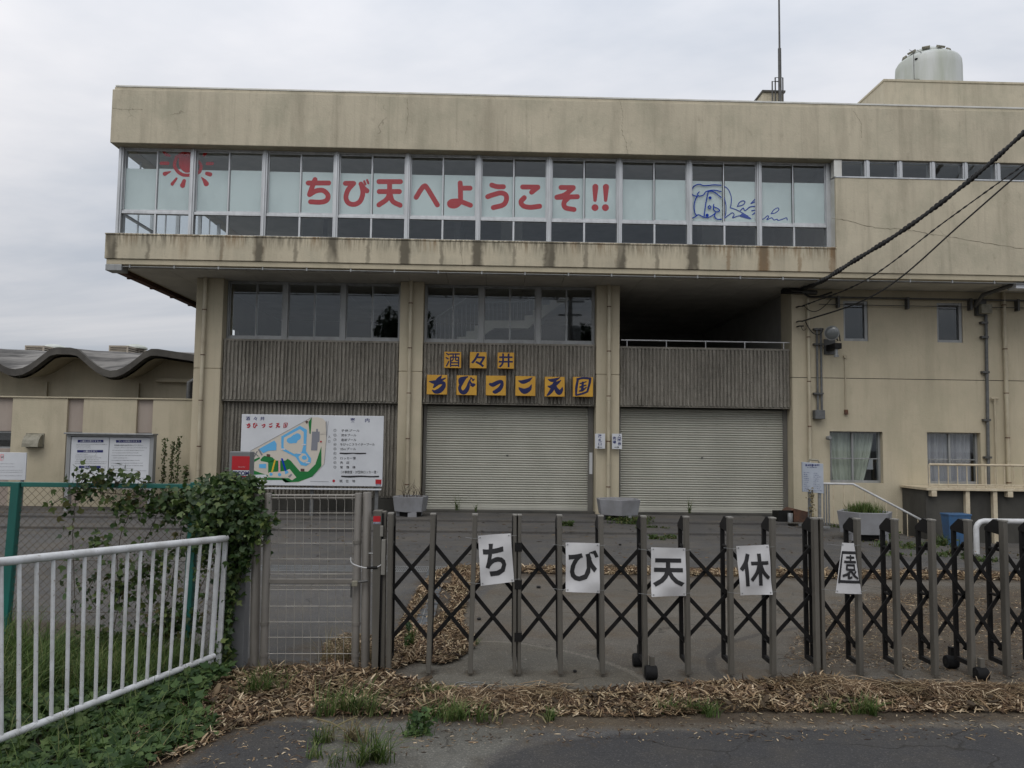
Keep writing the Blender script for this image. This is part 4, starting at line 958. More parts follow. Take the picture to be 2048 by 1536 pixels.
mb = MB(); mb.box(P(315, 750, YH+1.2).x, -6.3, YH+1.05, YH+1.3, 3.38, 3.50); mb.build('duct', 'beige_paint_clean', hall, bevel=.02)
mb = MB(); pp = P(378, 798, 23); mb.tube([(pp.x, 23, 2.45), (pp.x, 23, P(378, 765, 23).z), (pp.x+.15, 23, P(378, 760, 23).z)], .08, 10); mb.build('flue_pipe', 'steel_dark', hall, smooth=True)
for k, (a_, b_, lab) in enumerate(((50, 103, 'louvred beige roof ventilator with a pale dome at the far left of the hall roof'), (218, 296, 'louvred beige roof ventilator with a pale dome nearer the tall building'))):
    Yv = YH+6.3; A_ = P(a_, 692, Yv); B_ = P(a_+38, 692, Yv); zt, zbm = P(a_+20, 692, Yv).z, P(a_+20, 712, Yv).z; wd = B_.x-A_.x
    o = thing('roof_ventilator', (A_.x, Yv, zbm), lab, 'roof ventilator', 'ventilators on the hall roof'); L_ = 1.9
    mb = MB()
    mb.box(A_.x+.04, A_.x+wd-.04, Yv+.04, Yv+L_-.04, zbm, zt-.03); mb.build('vent_core', 'interior_dark', o)
    mb = MB()
    for j in range(5):
        z = zbm+(zt-zbm)*(j+.4)/5.2
        mb.box(A_.x+.03, A_.x+wd-.03, Yv, Yv+.03, z, z+.035); mb.box(A_.x+wd-.03, A_.x+wd, Yv+.03, Yv+L_, z, z+.035)
    mb.build('louvre', 'louver_beige', o, kind='stuff')
    mb = MB(); mb.box(A_.x, A_.x+wd, Yv-.01, Yv+L_, zt-.03, zt+.02); mb.box(A_.x, A_.x+wd, Yv, Yv+L_, zbm-.35, zbm+.015)
    for (xx, yy) in ((A_.x, Yv-.005), (A_.x+wd-.05, Yv-.005), (A_.x+wd-.05, Yv+L_*.5), (A_.x+wd-.05, Yv+L_-.05)): mb.box(xx, xx+.052, yy, yy+.05, zbm, zt)
    mb.build('vent_frame', 'louver_beige', o)
    mb = MB(); mb.lathe([(wd*.62, 0), (wd*.60, .06), (wd*.48, .12), (wd*.25, .165), (.01, .18)], (A_.x+wd*.75, Yv+L_*.55, zt+.01), 20); mb.build('dome', 'tank_white', o, smooth=True)

# ================================================================== ROOFTOP
A_ = P(1768, 158, 22.0); pent = thing('roof_penthouse', (A_.x, 22, 8.2), 'plain beige plant-room block on the roof at the right edge', 'building')
ztp = A_.z; mb = MB(); mb.box(A_.x, 16, 22, 30, 8.2, ztp-.07); mb.build('wall', 'beige_paint', pent, bevel=.01)
mb = MB(); mb.box(A_.x-.02, 16, 21.98, 30, ztp-.07, ztp); mb.build('coping', 'beige_paint', pent, bevel=.01)
for k in range(4):
    mb = MB(); z = 9.6+k*.32; x = A_.x-.14; mb.tube([(A_.x, 22.5, z), (x, 22.5, z), (x, 22.85, z), (A_.x, 22.85, z)], .014, 6); mb.build('ladder_rung', 'rusted', pent)
mb = MB(); x = A_.x-.16
for y in (22.48, 22.87): mb.tube([(x, y, 9.3), (x, y, 10.75)], .016, 6)
mb.tube([(x, 22.48, 10.75), (x, 22.87, 10.75)], .016, 6); mb.build('ladder_rail', 'rusted', pent)
tx0, tx1 = P(1797, 150, 25.5).x, P(1916, 150, 25.5).x; tr_ = (tx1-tx0)/2; tcx = (tx0+tx1)/2; zsh = P(1857, 132, 25.5).z; ztop = P(1850, 104, 25.5).z
tank = thing('water_tank', (tcx, 25.5, ztp), 'round white water tank with a domed lid and green stains on the roof', 'water tank')
mb = MB(); mb.lathe([(tr_, ztp), (tr_, zsh-.25), (tr_*.985, zsh), (tr_*.93, zsh+.10), (tr_*.80, zsh+.19), (tr_*.6, zsh+.24)], (tcx, 25.5, 0), 40); mb.build('tank_body', 'tank_white', tank, smooth=True)
mb = MB(); mb.lathe([(tr_*.66, zsh+.2), (tr_*.64, ztop-.18), (tr_*.52, ztop-.07), (tr_*.2, ztop-.02), (.01, ztop-.01)], (tcx-.05, 25.5, 0), 14); mb.build('tank_lid', 'tank_white', tank)
for a in range(0, 360, 40):
    mb = MB(); aa = math.radians(a); c_, s_ = math.cos(aa), math.sin(aa); r_ = tr_*.62
    mb.bar((tcx-.05+c_*(r_-.02), 25.5+s_*(r_-.02), ztop-.10), (tcx-.05+c_*(r_+.09), 25.5+s_*(r_+.09), ztop-.17), .24, .07, up=(-s_*.0+c_*.3, s_*.3, 1)); mb.build('lid_clamp', 'hood_grey', tank)
mb = MB(); lx = P(1838, 150, 25.5-tr_).x; yy = 25.5-math.sqrt(max(.01, tr_**2-(lx+.12-tcx)**2))-.05
for x in (lx, lx+.25): mb.tube([(x, yy, ztp), (x, yy, zsh+.1), (x, yy+.25, zsh+.3)], .010, 5)
for k in range(5): mb.tube([(lx, yy, ztp+.15+k*.3), (lx+.25, yy, ztp+.15+k*.3)], .009, 5)
mb.build('ladder', 'steel_dark', tank)
mb = MB(); mb.box(lx+.08, lx+.18, yy+.03, yy+.12, zsh-.13, zsh-.07); mb.build('vent_slot', 'gate_black', tank, bevel=.02)
# antenna mast with its small roof hatch
A_ = P(1511, 203, 20); B_ = P(1562, 181, 20.4); hat = thing('roof_hatch', (A_.x, 20.2, 8.2), 'small beige box hatch on the roof at the foot of the antenna', 'roof hatch')
mb = MB(); hx0 = P(1526, 185, 20.2).x; mb.box(hx0, B_.x, 20.2, 21.4, 8.2, P(1540, 185, 20.2).z); mb.build('box', 'beige_paint', hat, bevel=.01)
mb = MB(); zc_ = P(1540, 185, 20.2).z; mb.box(hx0-.03, B_.x+.03, 20.16, 21.45, zc_, zc_+.05); mb.build('lid', 'roof_concrete', hat)
ms_ = thing('antenna_mast', (P(1560, 190, 20).x, 20, 8.2), 'tall thin grey steel antenna mast standing on the roof against the sky', 'antenna')
q0 = P(1560, 190, 20); q1 = P(1557.5, 97, 20); q2 = P(1556, -30, 20)
mb = MB(); mb.tube([(q0.x, 20, 8.2), (q0.x, 20, q1.z)], [.05, .042], 10); mb.build('lower_pole', 'steel_dark', ms_, smooth=True)
mb = MB(); mb.tube([(q0.x, 20, q1.z), (q0.x, 20, q1.z+.5), (q0.x, 20, q2.z+2.2)], [.027, .026, .018], 8); mb.build('upper_pole', 'steel_dark', ms_, smooth=True)
mb = MB(); zr = P(1545, 162, 20).z; xa = P(1545, 170, 20).x; xb = P(1552, 150, 20).x
mb.tube([(xa, 20.02, 8.2), (xa, 20.02, zr), (q0.x, 20.02, zr)], .018, 6); mb.tube([(xb, 20.06, 8.2), (xb, 20.06, P(1552, 153, 20).z), (q0.x+.10, 20.06, P(1552, 153, 20).z), (q0.x+.10, 20.06, 8.2)], .018, 6); mb.build('guard_frame', 'steel_dark', ms_)
# little stub of conduit on the coping
sb = thing('conduit_stub', (P(821, 185, YF).x, YF+.2, 9.215), 'tiny bent conduit stub on the roof coping above the parapet crack', 'conduit')
q = P(821, 184, YF+.2); mb = MB(); mb.tube([(q.x-.14, YF+.2, 9.22), (q.x-.05, YF+.2, 9.27), (q.x, YF+.2, 9.275), (q.x+.12, YF+.2, 9.22)], .010, 6); mb.build('bent_pipe', 'galv', sb)

# ================================================================== YELLOW LETTER PANELS
FY = frame_fn(840, 690, 360/2048, 17.93)
RW = [('酒', 275, 467, 77, 263, None), ('々', 568, 757, 80, 266, None), ('井', 882, 1070, 85, 270, None),
 ('ち', 79, 309, 339, 564, [[(104, 414, 8), (150, 422, 38), (200, 418, 46), (288, 378, 14)], [(242, 350, 14), (212, 395, 48), (188, 440, 52), (152, 484, 12)], [(158, 484, 12), (215, 440, 24), (266, 432, 40), (268, 470, 48), (226, 516, 58), (176, 532, 44), (142, 516, 14)]]),
 ('び', 416, 645, 345, 571, [[(446, 440, 12), (462, 398, 52), (500, 378, 40), (540, 362, 16)], [(520, 370, 20), (478, 430, 34), (452, 484, 36), (468, 530, 42), (508, 536, 50), (542, 490, 44), (556, 430, 24), (574, 388, 12)], [(566, 402, 10), (586, 444, 26), (616, 452, 30)], [(584, 456, 26), (604, 468, 20)], [(580, 374, 16), (602, 392, 12)], [(602, 402, 18), (618, 388, 12)]]),
 ('っ', 750, 977, 348, 575, [[(798, 446, 30), (830, 452, 48), (880, 428, 46), (925, 416, 36), (932, 452, 40), (905, 500, 50), (858, 532, 46), (840, 532, 30)]]),
 ('こ', 1086, 1313, 353, 580, [[(1122, 408, 12), (1168, 420, 44), (1226, 404, 38), (1276, 372, 10)], [(1262, 392, 10), (1246, 414, 6)], [(1268, 452, 8), (1244, 500, 44), (1188, 526, 62), (1140, 500, 34), (1128, 486, 14)]]),
 ('天', 1419, 1646, 361, 588, [[(1458, 392, 10), (1496, 402, 38), (1552, 390, 30), (1592, 370, 8)], [(1456, 468, 12), (1490, 474, 38), (1556, 436, 38), (1602, 402, 10)], [(1540, 404, 26), (1528, 450, 46), (1502, 508, 44), (1470, 552, 32), (1446, 572, 14)], [(1546, 470, 18), (1556, 512, 50), (1584, 540, 56), (1612, 510, 34), (1618, 482, 10)]]),
 ('国', 1741, 1969, 363, 590, [[(1796, 388, 26), (1780, 480, 30), (1774, 568, 22)], [(1790, 388, 26), (1860, 376, 24), (1938, 382, 26)], [(1936, 384, 28), (1928, 440, 26), (1904, 528, 24)], [(1904, 530, 22), (1850, 552, 22), (1780, 570, 18)],
     [(1822, 438, 14), (1890, 418, 12)], [(1820, 478, 18), (1888, 456, 14)], [(1812, 524, 14), (1850, 512, 26), (1896, 478, 8)], [(1852, 428, 26), (1844, 512, 30)]])]
LB = ['yellow panel with the blue block character sake, first of the upper row', 'yellow panel with the blue repeat mark, middle of the upper row', 'yellow panel with the blue well character, last of the upper row',
 'yellow panel with a navy brush chi, first of the lower row', 'yellow panel with a navy brush bi, second of the lower row', 'yellow panel with a navy brush small tsu, third of the lower row',
 'yellow panel with a navy brush ko, fourth of the lower row', 'yellow panel with a navy brush character for heaven, fifth of the lower row', 'yellow panel with a navy boxed brush character, last of the lower row']
for k, (ch, x0, x1, y0, y1, sk) in enumerate(RW):
    a = FY(x0, y0); b = FY(x1, y1); zt, zb_ = FY((x0+x1)/2, y0)[2], FY((x0+x1)/2, y1)[2]
    o = thing('letter_panel', (a[0], 17.93, zb_), LB[k], 'sign', 'yellow letter panels on the ribbed wall')
    mb = MB(); mb.box(a[0], b[0], 17.932, 18.02, zb_, zt); mb.build('panel', 'sign_edge', o, bevel=.004)
    mb = MB(); mb.box(a[0]+.006, b[0]-.006, 17.926, 17.933, zb_+.006, zt-.006); mb.build('face', 'sign_yellow', o)
    mb = MB(); xm = (a[0]+b[0])/2; mb.box(xm-.1, xm-.06, 18.02, YR, zb_+.1, zb_+.14); mb.box(xm+.06, xm+.1, 18.02, YR, zb_+.1, zb_+.14); mb.build('bracket', 'steel_dark', o)
    mb = MB()
    if sk is None: text_on(mb, ch, FY, x0+13, x1-13, y0+11, y1-13, .010 if ch == '酒' else .022, off=.0055)
    else: strokes(mb, sk, 30, FY, .005, .0008)
    mb.build('letter', 'sign_navy', o)

# small direction notices on the pillar
FN = frame_fn(1180, 860, 80/2048, YP-.13)
for k, (x0, x1, y0, y1, cols, arrow, lab) in enumerate((
   (262, 770, 185, 950, [('改', 420, 610, 215, 400), ('札', 420, 610, 440, 610), ('口', 425, 590, 650, 790)], [(390, 880), (620, 880)], 'white vertical notice reading ticket gate with an arrow pointing left'),
   (1130, 1635, 190, 970, [('入', 1430, 1600, 225, 345), ('園', 1415, 1590, 375, 585), ('券', 1420, 1600, 620, 790), ('売', 1160, 1340, 335, 510), ('場', 1160, 1335, 535, 710)], [(1480, 880), (1260, 880)], 'white vertical notice reading ticket sales with an arrow pointing right'))):
    a = FN(x0, y0); b = FN(x1, y1); o = thing('direction_notice', (a[0], YP-.13, b[2]), lab, 'notice', 'notices on the pillar between the shutters')
    mb = MB(); mb.box(a[0], b[0], YP-.13, YP-.122, FN((x0+x1)/2, y1)[2], FN((x0+x1)/2, y0)[2]); mb.build('plate', 'board_white', o)
    mb = MB()
    for (c_, u0, u1, v0, v1) in cols: text_on(mb, c_, FN, u0, u1, v0, v1, .02, off=.002)
    mb.build('lettering', 'ink_navy', o)
    mb = MB(); (ax, ay), (bx, by) = arrow; s_ = 1 if ax < bx else -1
    strokes(mb, [[(ax, ay), (bx, by)], [(ax+s_*60, ay-45), (ax, ay), (ax+s_*60, ay+45)]], 26, FN, .002, .0005, False); mb.build('arrow', 'ink_black', o)
    mb = MB(); xm = (a[0]+b[0])/2; mb.box(xm-.05, xm+.05, YP-.122, YP-.001, b[2]+.1, b[2]+.2); mb.build('bracket', 'steel_dark', o)

# ================================================================== MAP BOARD
YB = 16.9; FM = frame_fn(480, 820, 300/2048, YB); FM0 = frame_fn(400, 780, 500/2048, YB)
a = FM(20, 62); b = FM(1962, 1035); zt = FM(1000, 70)[2]; zb_ = FM(1000, 1035)[2]
bx0, bx1 = FM(8, 500)[0], FM(1955, 500)[0]
mp_ = thing('map_board', (bx0, YB, .09), 'large white site map board on grey legs in front of the ribbed wall', 'sign')
mb = MB(); mb.box(bx0, bx1, YB, YB+.03, zb_, zt); mb.build('board', 'board_white', mp_, bevel=.008)
mb = MB(); mb.box(bx0+.05, bx1-.02, YB-.02, YB+.06, zb_-.075, zb_-.045); mb.build('lower_rail', 'board_white', mp_)
for px in (622, 752): x = P(px, 1000, YB).x; mb = MB(); mb.box(x-.035, x+.035, YB+.05, YB+.12, .085, zb_+.8); mb.build('leg', 'conduit_grey', mp_)
def patch(pts, mat, lay, name='map_area'):
    mb = MB(); q = [FM(x, y) for x, y in pts]; vs = [(p[0], YB-.0015*lay, p[2]) for p in q]
    from mathutils.geometry import tessellate_polygon
    mb.add(vs, [tuple(t_) for t_ in tessellate_polygon([[Vector(v) for v in vs]])]); mb.build(name, mat, mp_)
def ell(cx, cy, rx, ry, n=20): return [(cx+rx*math.cos(2*math.pi*i/n), cy+ry*math.sin(2*math.pi*i/n)) for i in range(n)]
patch([(980, 103), (1060, 98), (1130, 115), (1175, 165), (1180, 370), (1175, 500), (1150, 740), (980, 910), (800, 990), (620, 990), (580, 945), (150, 955), (140, 800), (145, 560)], 'map_sand', 1)
patch([(150, 957), (135, 760), (145, 745), (200, 830), (380, 890), (385, 920), (600, 930), (640, 960), (700, 985), (620, 992), (575, 955)], 'map_green', 2)
patch([(160, 720), (160, 690), (270, 640), (272, 665), (175, 722)], 'map_green', 2)
patch([(300, 650), (330, 625), (440, 645), (490, 690), (450, 700), (380, 720), (290, 700), (278, 680)], 'map_green', 2)
patch([(385, 715), (450, 690), (620, 690), (650, 665), (690, 690), (820, 840), (930, 840), (1030, 740), (1112, 495), (1112, 765), (990, 910), (800, 980), (620, 990), (560, 930), (700, 930), (640, 845), (500, 850), (385, 860)], 'map_green', 2)
patch([(935, 165), (982, 98), (965, 325), (950, 325)], 'map_green', 2)
patch([(990, 100), (1090, 108), (1165, 150), (1178, 300), (1100, 330), (985, 310)], 'map_sand', 3)
ringo = [(565, 360), (820, 215), (915, 270), (905, 480), (900, 560), (970, 660), (965, 720), (900, 765), (830, 750), (760, 640), (590, 555), (565, 520)]
ringi = [(600, 378), (818, 262), (872, 300), (868, 480), (845, 570), (800, 590), (740, 600), (610, 530), (596, 500)]
patch(ringo, 'map_water', 4); patch(ringi, 'map_sand', 5); patch([(800, 640), (850, 590), (895, 600), (935, 665), (925, 700), (870, 720), (820, 690)], 'map_sand', 5)
patch(ell(785, 365, 48, 48), 'map_water', 6); patch(ell(700, 415, 62, 42), 'map_water', 6.5); patch([(680, 380), (740, 330), (800, 400), (770, 452), (700, 450)], 'map_water', 6.2)
patch(ell(880, 650, 34, 30), 'map_water', 6)
patch([(262, 530), (470, 415), (500, 460), (495, 550), (390, 555), (315, 590)], 'map_water', 4); patch([(255, 735), (362, 730), (360, 800), (255, 795)], 'map_sand', 5); patch([(262, 738), (358, 734), (356, 796), (262, 790)], 'map_water', 6)
patch([(160, 730), (300, 700), (380, 715), (375, 835), (240, 830)], 'map_sand', 3)
patch([(175, 885), (350, 880), (385, 925), (175, 928)], 'board_white', 3)
patch([(395, 850), (600, 835), (680, 805), (770, 920), (710, 960), (640, 915), (395, 920)], 'map_sand', 3.5)
patch([(985, 295), (1090, 295), (1085, 435), (1062, 438), (1055, 552), (970, 550), (978, 430)], 'map_building', 4)
patch([(1040, 258), (1065, 258), (1065, 296), (1040, 296)], 'map_building', 4)
patch([(470, 680), (492, 680), (448, 850), (425, 850)], 'map_yellow', 5); patch([(525, 690), (550, 690), (552, 845), (527, 845)], 'map_pink', 5); patch([(560, 660), (585, 660), (638, 830), (612, 835)], 'blue_vinyl', 5)
patch([(492, 700), (512, 700), (505, 840), (485, 842)], 'map_green', 5.3); patch(ell(425, 878, 22, 20), 'map_water', 5); patch(ell(542, 882, 24, 22), 'map_water', 5); patch([(612, 835), (650, 825), (665, 855), (620, 880)], 'map_water', 5)
patch([(890, 160), (905, 145), (935, 155), (915, 190)], 'map_brown', 5); patch([(828, 800), (880, 802), (880, 838), (828, 836)], 'map_brown', 5); patch([(365, 600), (412, 605), (412, 640), (365, 635)], 'map_brown', 5)
patch([(245, 540), (265, 528), (312, 612), (292, 620)], 'map_building', 5); patch([(655, 905), (700, 870), (715, 885), (680, 925)], 'map_building', 5)
for cxy in ((870, 472), (590, 535), (812, 590), (925, 720)): patch([(cxy[0]-28, cxy[1]-9), (cxy[0]+28, cxy[1]-9), (cxy[0]+28, cxy[1]+9), (cxy[0]-28, cxy[1]+9)], 'board_white', 7)
patch(ell(1106, 432, 13, 13), 'ink_red', 7); patch(ell(1280, 968, 19, 19), 'ink_red', 2)
patch([(1850, 948), (1932, 950), (1930, 1012), (1850, 1010)], 'logo_red', 2, 'logo'); 
mb = MB(); text_on(mb, 'SECOM', FM, 1852, 1928, 1014, 1032, .02, off=.003); mb.build('logo_lettering', 'ink_navy', mp_)
mb = MB(); strokes(mb, [[(175, 570), (250, 630)], [(235, 565), (195, 640)]], 12, FM, .006, .0006, False); strokes(mb, [[(1180, 150), (1180, 330), (1100, 330)], [(1205, 150), (1170, 500)], [(1170, 510), (1150, 740), (985, 910)], [(145, 558), (975, 103)], [(1175, 165), (1182, 380)], [(960, 972), (1210, 978)]], 4, FM, .006, .0006, False); mb.build('map_line', 'ink_grey', mp_)
for (c_, u0, u1, v0, v1) in (('酒', 80, 138, 88, 142), ('々', 185, 235, 92, 142), ('井', 278, 336, 92, 142), ('案', 1508, 1572, 108, 166), ('内', 1708, 1768, 112, 168)):
    mb = MB(); text_on(mb, c_, FM, u0, u1, v0, v1, .012, off=.003); mb.build('title_letter', 'ink_navy', mp_)
for (ch, x0, x1, y0, y1, sk), u in zip(RW[3:], (75, 172, 282, 382, 480, 585)):
    kx = 74/(x1-x0); ky = 82/(y1-y0)*.95; mb = MB()
    strokes(mb, [[(u+(p[0]-x0)*kx, 172+(p[1]-y0)*ky, p[2]*kx) for p in s_] for s_ in sk], 8, FM, .003, .0006)
    mb.build('title_letter', 'ink_red', mp_)
rows_ = [('①', '子供プール', 278, 1380, 1635), ('②', '流水プール', 342, 1380, 1588), ('③', '造波プール', 406, 1380, 1588), ('④', 'ちびっこスライダープール', 468, 1370, 1840), ('⑤', '25mプール', 530, 1370, 1585), ('⑥', None, 592, 0, 0), ('⑦', 'ロッカー室', 656, 1370, 1582), ('⑧', '売　店', 718, 1366, 1492), ('⑨', '管　理　棟', 780, 1366, 1576)]
for nn, tx, yy, u0, u1 in rows_:
    mb = MB(); text_on(mb, nn, FM, 1276, 1317, yy-19, yy+19, 0, off=.003)
    if tx: text_on(mb, tx, FM, u0, u1, yy-(17 if tx != '子供プール' else 13), yy+19, .006, off=.003)
    else: strokes(mb, [[(1368, 590, 18), (1450, 594, 22), (1540, 590, 14), (1620, 594, 20), (1716, 592, 16)]], 22, FM, .003, .0006)
    mb.build('legend_line', 'ink_black', mp_)
for tx, u0, u1, v0, v1 in (('（1F事務室・2F団体ロッカー室・', 1380, 1885, 826, 868), ('現　在　地', 1358, 1572, 950, 990), ('入', 1203, 1235, 345, 380), ('口', 1205, 1232, 415, 444)):
    mb = MB(); text_on(mb, tx, FM, u0, u1, v0, v1, .006, off=.003); mb.build('legend_line', 'ink_black', mp_)
mb = MB(); strokes(mb, [[(1390, 906, 20), (1500, 910, 26), (1650, 905, 22), (1780, 910, 20), (1890, 908, 22)]], 22, FM, .003, .0006); mb.build('legend_line', 'ink_black', mp_)

# ================================================================== NOTICE BOARD AND WHITE BOARD BY THE WING
YN = 17.4; FK = frame_fn(0, 860, 320/2048, YN)
a = FK(905, 95); b = FK(1920, 690); zt = FK(1400, 60)[2]; zb0 = .62
nb = thing('notice_board', (a[0], YN, .09), 'wide framed notice board with two white panels of rules by the wing wall', 'notice board')
x0, xm, x1 = FK(905, 300)[0], FK(1392, 300)[0], FK(1912, 300)[0]; zt2 = FK(1400, 95)[2]
for (u, v) in ((x0, xm-.006), (xm+.006, x1)):
    mb = MB(); mb.box(u, v, YN, YN+.02, zb0, zt2); mb.build('panel', 'board_white', nb, bevel=.004)
for (u, v) in ((x0-.09, x0-.005), (x1+.005, x1+.09)): mb = MB(); mb.box(u, v, YN-.02, YN+.14, .085, zt+.0); mb.build('leg', 'aluminium_dull', nb, bevel=.006)
mb = MB(); mb.box(x0-.11, x1+.11, YN-.12, YN+.16, zt, zt+.035); mb.box(x0-.09, x1+.09, YN-.05, YN-.0, zt-.04, zt); mb.build('top_hood', 'aluminium_dull', nb, bevel=.006)
mb = MB(); mb.box(x0, x1, YN+.02, YN+.05, zb0-.05, zt2+.02); mb.build('back_panel', 'aluminium_dull', nb)
HD = [('入園をお断りする人', 995, 1325, 125, 160, 1025, 1298), ('入園のきまり', 988, 1320, 256, 288, 1065, 1245), ('持込み禁止', 1010, 1290, 458, 490, 1075, 1225), ('プール利用のきまり', 1485, 1810, 128, 162, 1515, 1785)]
ln = MB()
for (tx, u0, u1, v0, v1, t0_, t1_) in HD:
    q = [FK(u, v, .002) for u, v in ((u0, v0), (u1, v0), (u1, v1), (u0, v1))]; bars = MB(); bars.add(q, [(0, 1, 2, 3)]); hb = bars.build('heading_bar', 'ink_navy', nb)
    lt = MB(); text_on(lt, tx, FK, t0_, t1_, v0+5, v1-5, .01, off=.004); lt.build('lettering', 'board_white', hb)
def fineprint(mb, fn, x0, x1, y, h=7):                     # rows of print too small to read: broken little marks
    x = x0
    while x < x1:
        w_ = random.uniform(5, 13); o_ = random.uniform(-1.5, 1.5); hh = h*random.uniform(.5, 1)
        mb.add([fn(x, y-hh/2+o_, .003), fn(min(x+w_, x1), y-hh/2+o_, .003), fn(min(x+w_, x1), y+hh/2+o_, .003), fn(x, y+hh/2+o_, .003)], [(0, 1, 2, 3)]); x += w_+random.uniform(2.5, 6)
for (u0, u1, v) in ((975, 1370, 184), (975, 1160, 205), (970, 1165, 229), (975, 1125, 310), (965, 1250, 334), (965, 1295, 357), (975, 1265, 381), (960, 1370, 406), (960, 1360, 430), (975, 1075, 510), (975, 1075, 526), (975, 1200, 545), (975, 1240, 563),
   (1455, 1885, 228), (1440, 1845, 260), (1440, 1775, 293), (1430, 1815, 325), (1450, 1630, 357), (1430, 1785, 390), (1425, 1830, 424), (1425, 1835, 457), (1440, 1705, 490), (1430, 1875, 522), (1430, 1800, 553), (1440, 1790, 588), (1430, 1850, 615)): fineprint(ln, FK, u0, u1, v)
text_on(ln, '監視員の指示は必ずまもってください。', FK, 1465, 1835, 186, 206, .012, off=.003)
strokes(ln, [[(1000, 468), (950, 468), (945, 660)], [(1300, 468), (1345, 470), (1335, 660)], [(1402, 125), (1382, 660)]], 3, FK, .003, .0003, False)
ln.build('print', 'ink_grey', nb, kind='stuff')
wb = thing('white_board', (P(0, 905, 17.2).x, 17.2, .09), 'blank-looking white board with a pink heading at the left edge', 'sign')
u = P(52, 930, 17.2).x; z1 = P(30, 905, 17.2).z; mb = MB(); mb.box(u-1.5, u, 17.2, 17.23, .75, z1); mb.build('panel', 'board_white', wb, bevel=.005)
mb = MB(); F0 = frame_fn(0, 860, 320/2048, 17.2)
text_on(mb, '休園', F0, -50, 50, 305, 395, .03, off=.002); mb.build('lettering', 'map_pink', wb)
for x in (u-1.3, u-.12): mb = MB(); mb.box(x, x+.05, 17.235, 17.285, .085, z1-.1); mb.build('leg', 'galv', wb)
mb = MB()
for v in (432, 470, 515, 540, 585): fineprint(mb, F0, -30, 190 if v < 500 else 290, v, 5)
mb.build('print', 'ink_grey', wb, kind='stuff')

# ================================================================== PLANTERS
def planter(cx, cy, r, h, lab, rot=0.0, n=6, grass=False, z0=None, sq=1.0):
    z0 = gz(cx, cy)+(.09 if cy > 16.5 and cx < 6 else .045 if cy > 15 and cx < 6 else 0) if z0 is None else z0
    o = thing('planter', (cx, cy, z0), lab, 'planter', 'grey concrete planters in front of the building')
    def ring(rr, z): return [(cx+rr*math.cos(rot+2*math.pi*k/n), cy+sq*rr*math.sin(rot+2*math.pi*k/n), z) for k in range(n)]
    mb = MB(); rs = [ring(r*.88, z0+h*.24), ring(r, z0+h), ring(r*.88, z0+h), ring(r*.84, z0+h-.07)]
    vs = [v for rg in rs for v in rg]; fs = [tuple(range(n-1, -1, -1))]
    for i in range(3):
        for k in range(n): fs.append((i*n+k, i*n+(k+1) % n, (i+1)*n+(k+1) % n, (i+1)*n+k))
    mb.add(vs, fs); mb.build('bowl', 'planter_grey', o, bevel=.008)
    mb = MB(); mb.add(ring(r*.86, z0+h-.06), [tuple(range(n))]); mb.build('soil', 'soil', o)
    for k in range(0, n, 2):
        a = rot+2*math.pi*(k+.5)/n; mb = MB(); mb.box(cx+math.cos(a)*r*.55-.09, cx+math.cos(a)*r*.55+.09, cy+sq*math.sin(a)*r*.55-.09, cy+sq*math.sin(a)*r*.55+.09, z0-.05, z0+h*.245); mb.build('foot', 'planter_grey', o)
    mb = MB(); mb.add(ring(r*.6, z0-.05)+ring(r*.6, z0+h*.24), [(k, (k+1) % n, n+(k+1) % n, n+k) for k in range(n)]); mb.build('inner_base', 'gate_black', o)
    return o
planter(P(821, 1015, 17.2).x, 17.2, .39, .42, 'grey planter at the foot of the pillar left of the first shutter, holding dead twigs', .3)
planter(P(1237, 1015, 16.9).x, 16.95, .50, .43, 'grey planter at the foot of the pillar between the two shutters, weeds in front', .52)
q = P(1730, 1070, 14.6); pl3 = planter(q.x, 14.6, .50, .52, 'grey planter with tufted green grass by the stair railing', .95, z0=P(1730, 1082, 14.4).z)

# ================================================================== THINGS ALONG THE RIGHT-HAND WALL
# handrail beside the steps
hr = thing('stair_handrail', (P(1645, 967, 17.2).x, 17.2, 0), 'pale grey handrail with thin balusters sloping down to the right along the wall', 'handrail')
h0, h1, h2 = P(1645, 967, 17.2), P(1706, 968, 17.2), P(1856, 1047, 17.2)
mb = MB(); mb.tube([h0, h1, h2], .024, 8); mb.build('rail', 'white_pipe', hr, smooth=True)
for px in list(range(1648, 1662, 5)) + list(range(1667, 1856, 21)):
    t_ = P(px, 1000, 17.2).x; zt = h1.z if t_ < h1.x else h1.z+(h2.z-h1.z)*(t_-h1.x)/(h2.x-h1.x)
    mb = MB(); mb.tube([(t_, 17.2, gz(t_, 17.2)-.02), (t_, 17.2, zt)], .016 if px < 1662 else .009, 6); mb.build('baluster', 'galv' if px < 1662 else 'cream_paint', hr)
# raised terrace
TY = 16.9; tz = P(1900, 977, TY).z; txl = P(1857, 1000, TY).x
te = thing('terrace', (txl, TY, 0), 'raised terrace with dark stained walls and a cream railing at the right edge', 'terrace')
mb = MB(); mb.box(txl-.05, 15, TY-.04, 17.98, tz-.045, tz+.01); mb.build('slab', 'cream_paint', te, bevel=.006)
mb = MB(); mb.box(txl, 15, TY+.10, TY+.3, -.6, tz-.047); mb.box(txl, txl+.12, TY+.3, 17.98, -.6, tz-.047); mb.build('retaining_wall', 'concrete_dark', te)
for px in (1936, 1991, 2075): x = P(px, 1000, TY).x; mb = MB(); mb.box(x-.045, x+.045, TY+.0, TY+.098, -.5, tz-.046); mb.build('post', 'cream_paint', te, bevel=.004)
for px in (1866, 2018): x = P(px, 990, TY).x; mb = MB(); mb.box(x-.05, x+.06, TY-.05, TY+.09, tz-.17, tz-.05); mb.build('corbel', 'cream_paint', te, bevel=.004)
zr1 = P(1950, 930, TY).z; zr0 = P(1950, 972, TY).z+.02
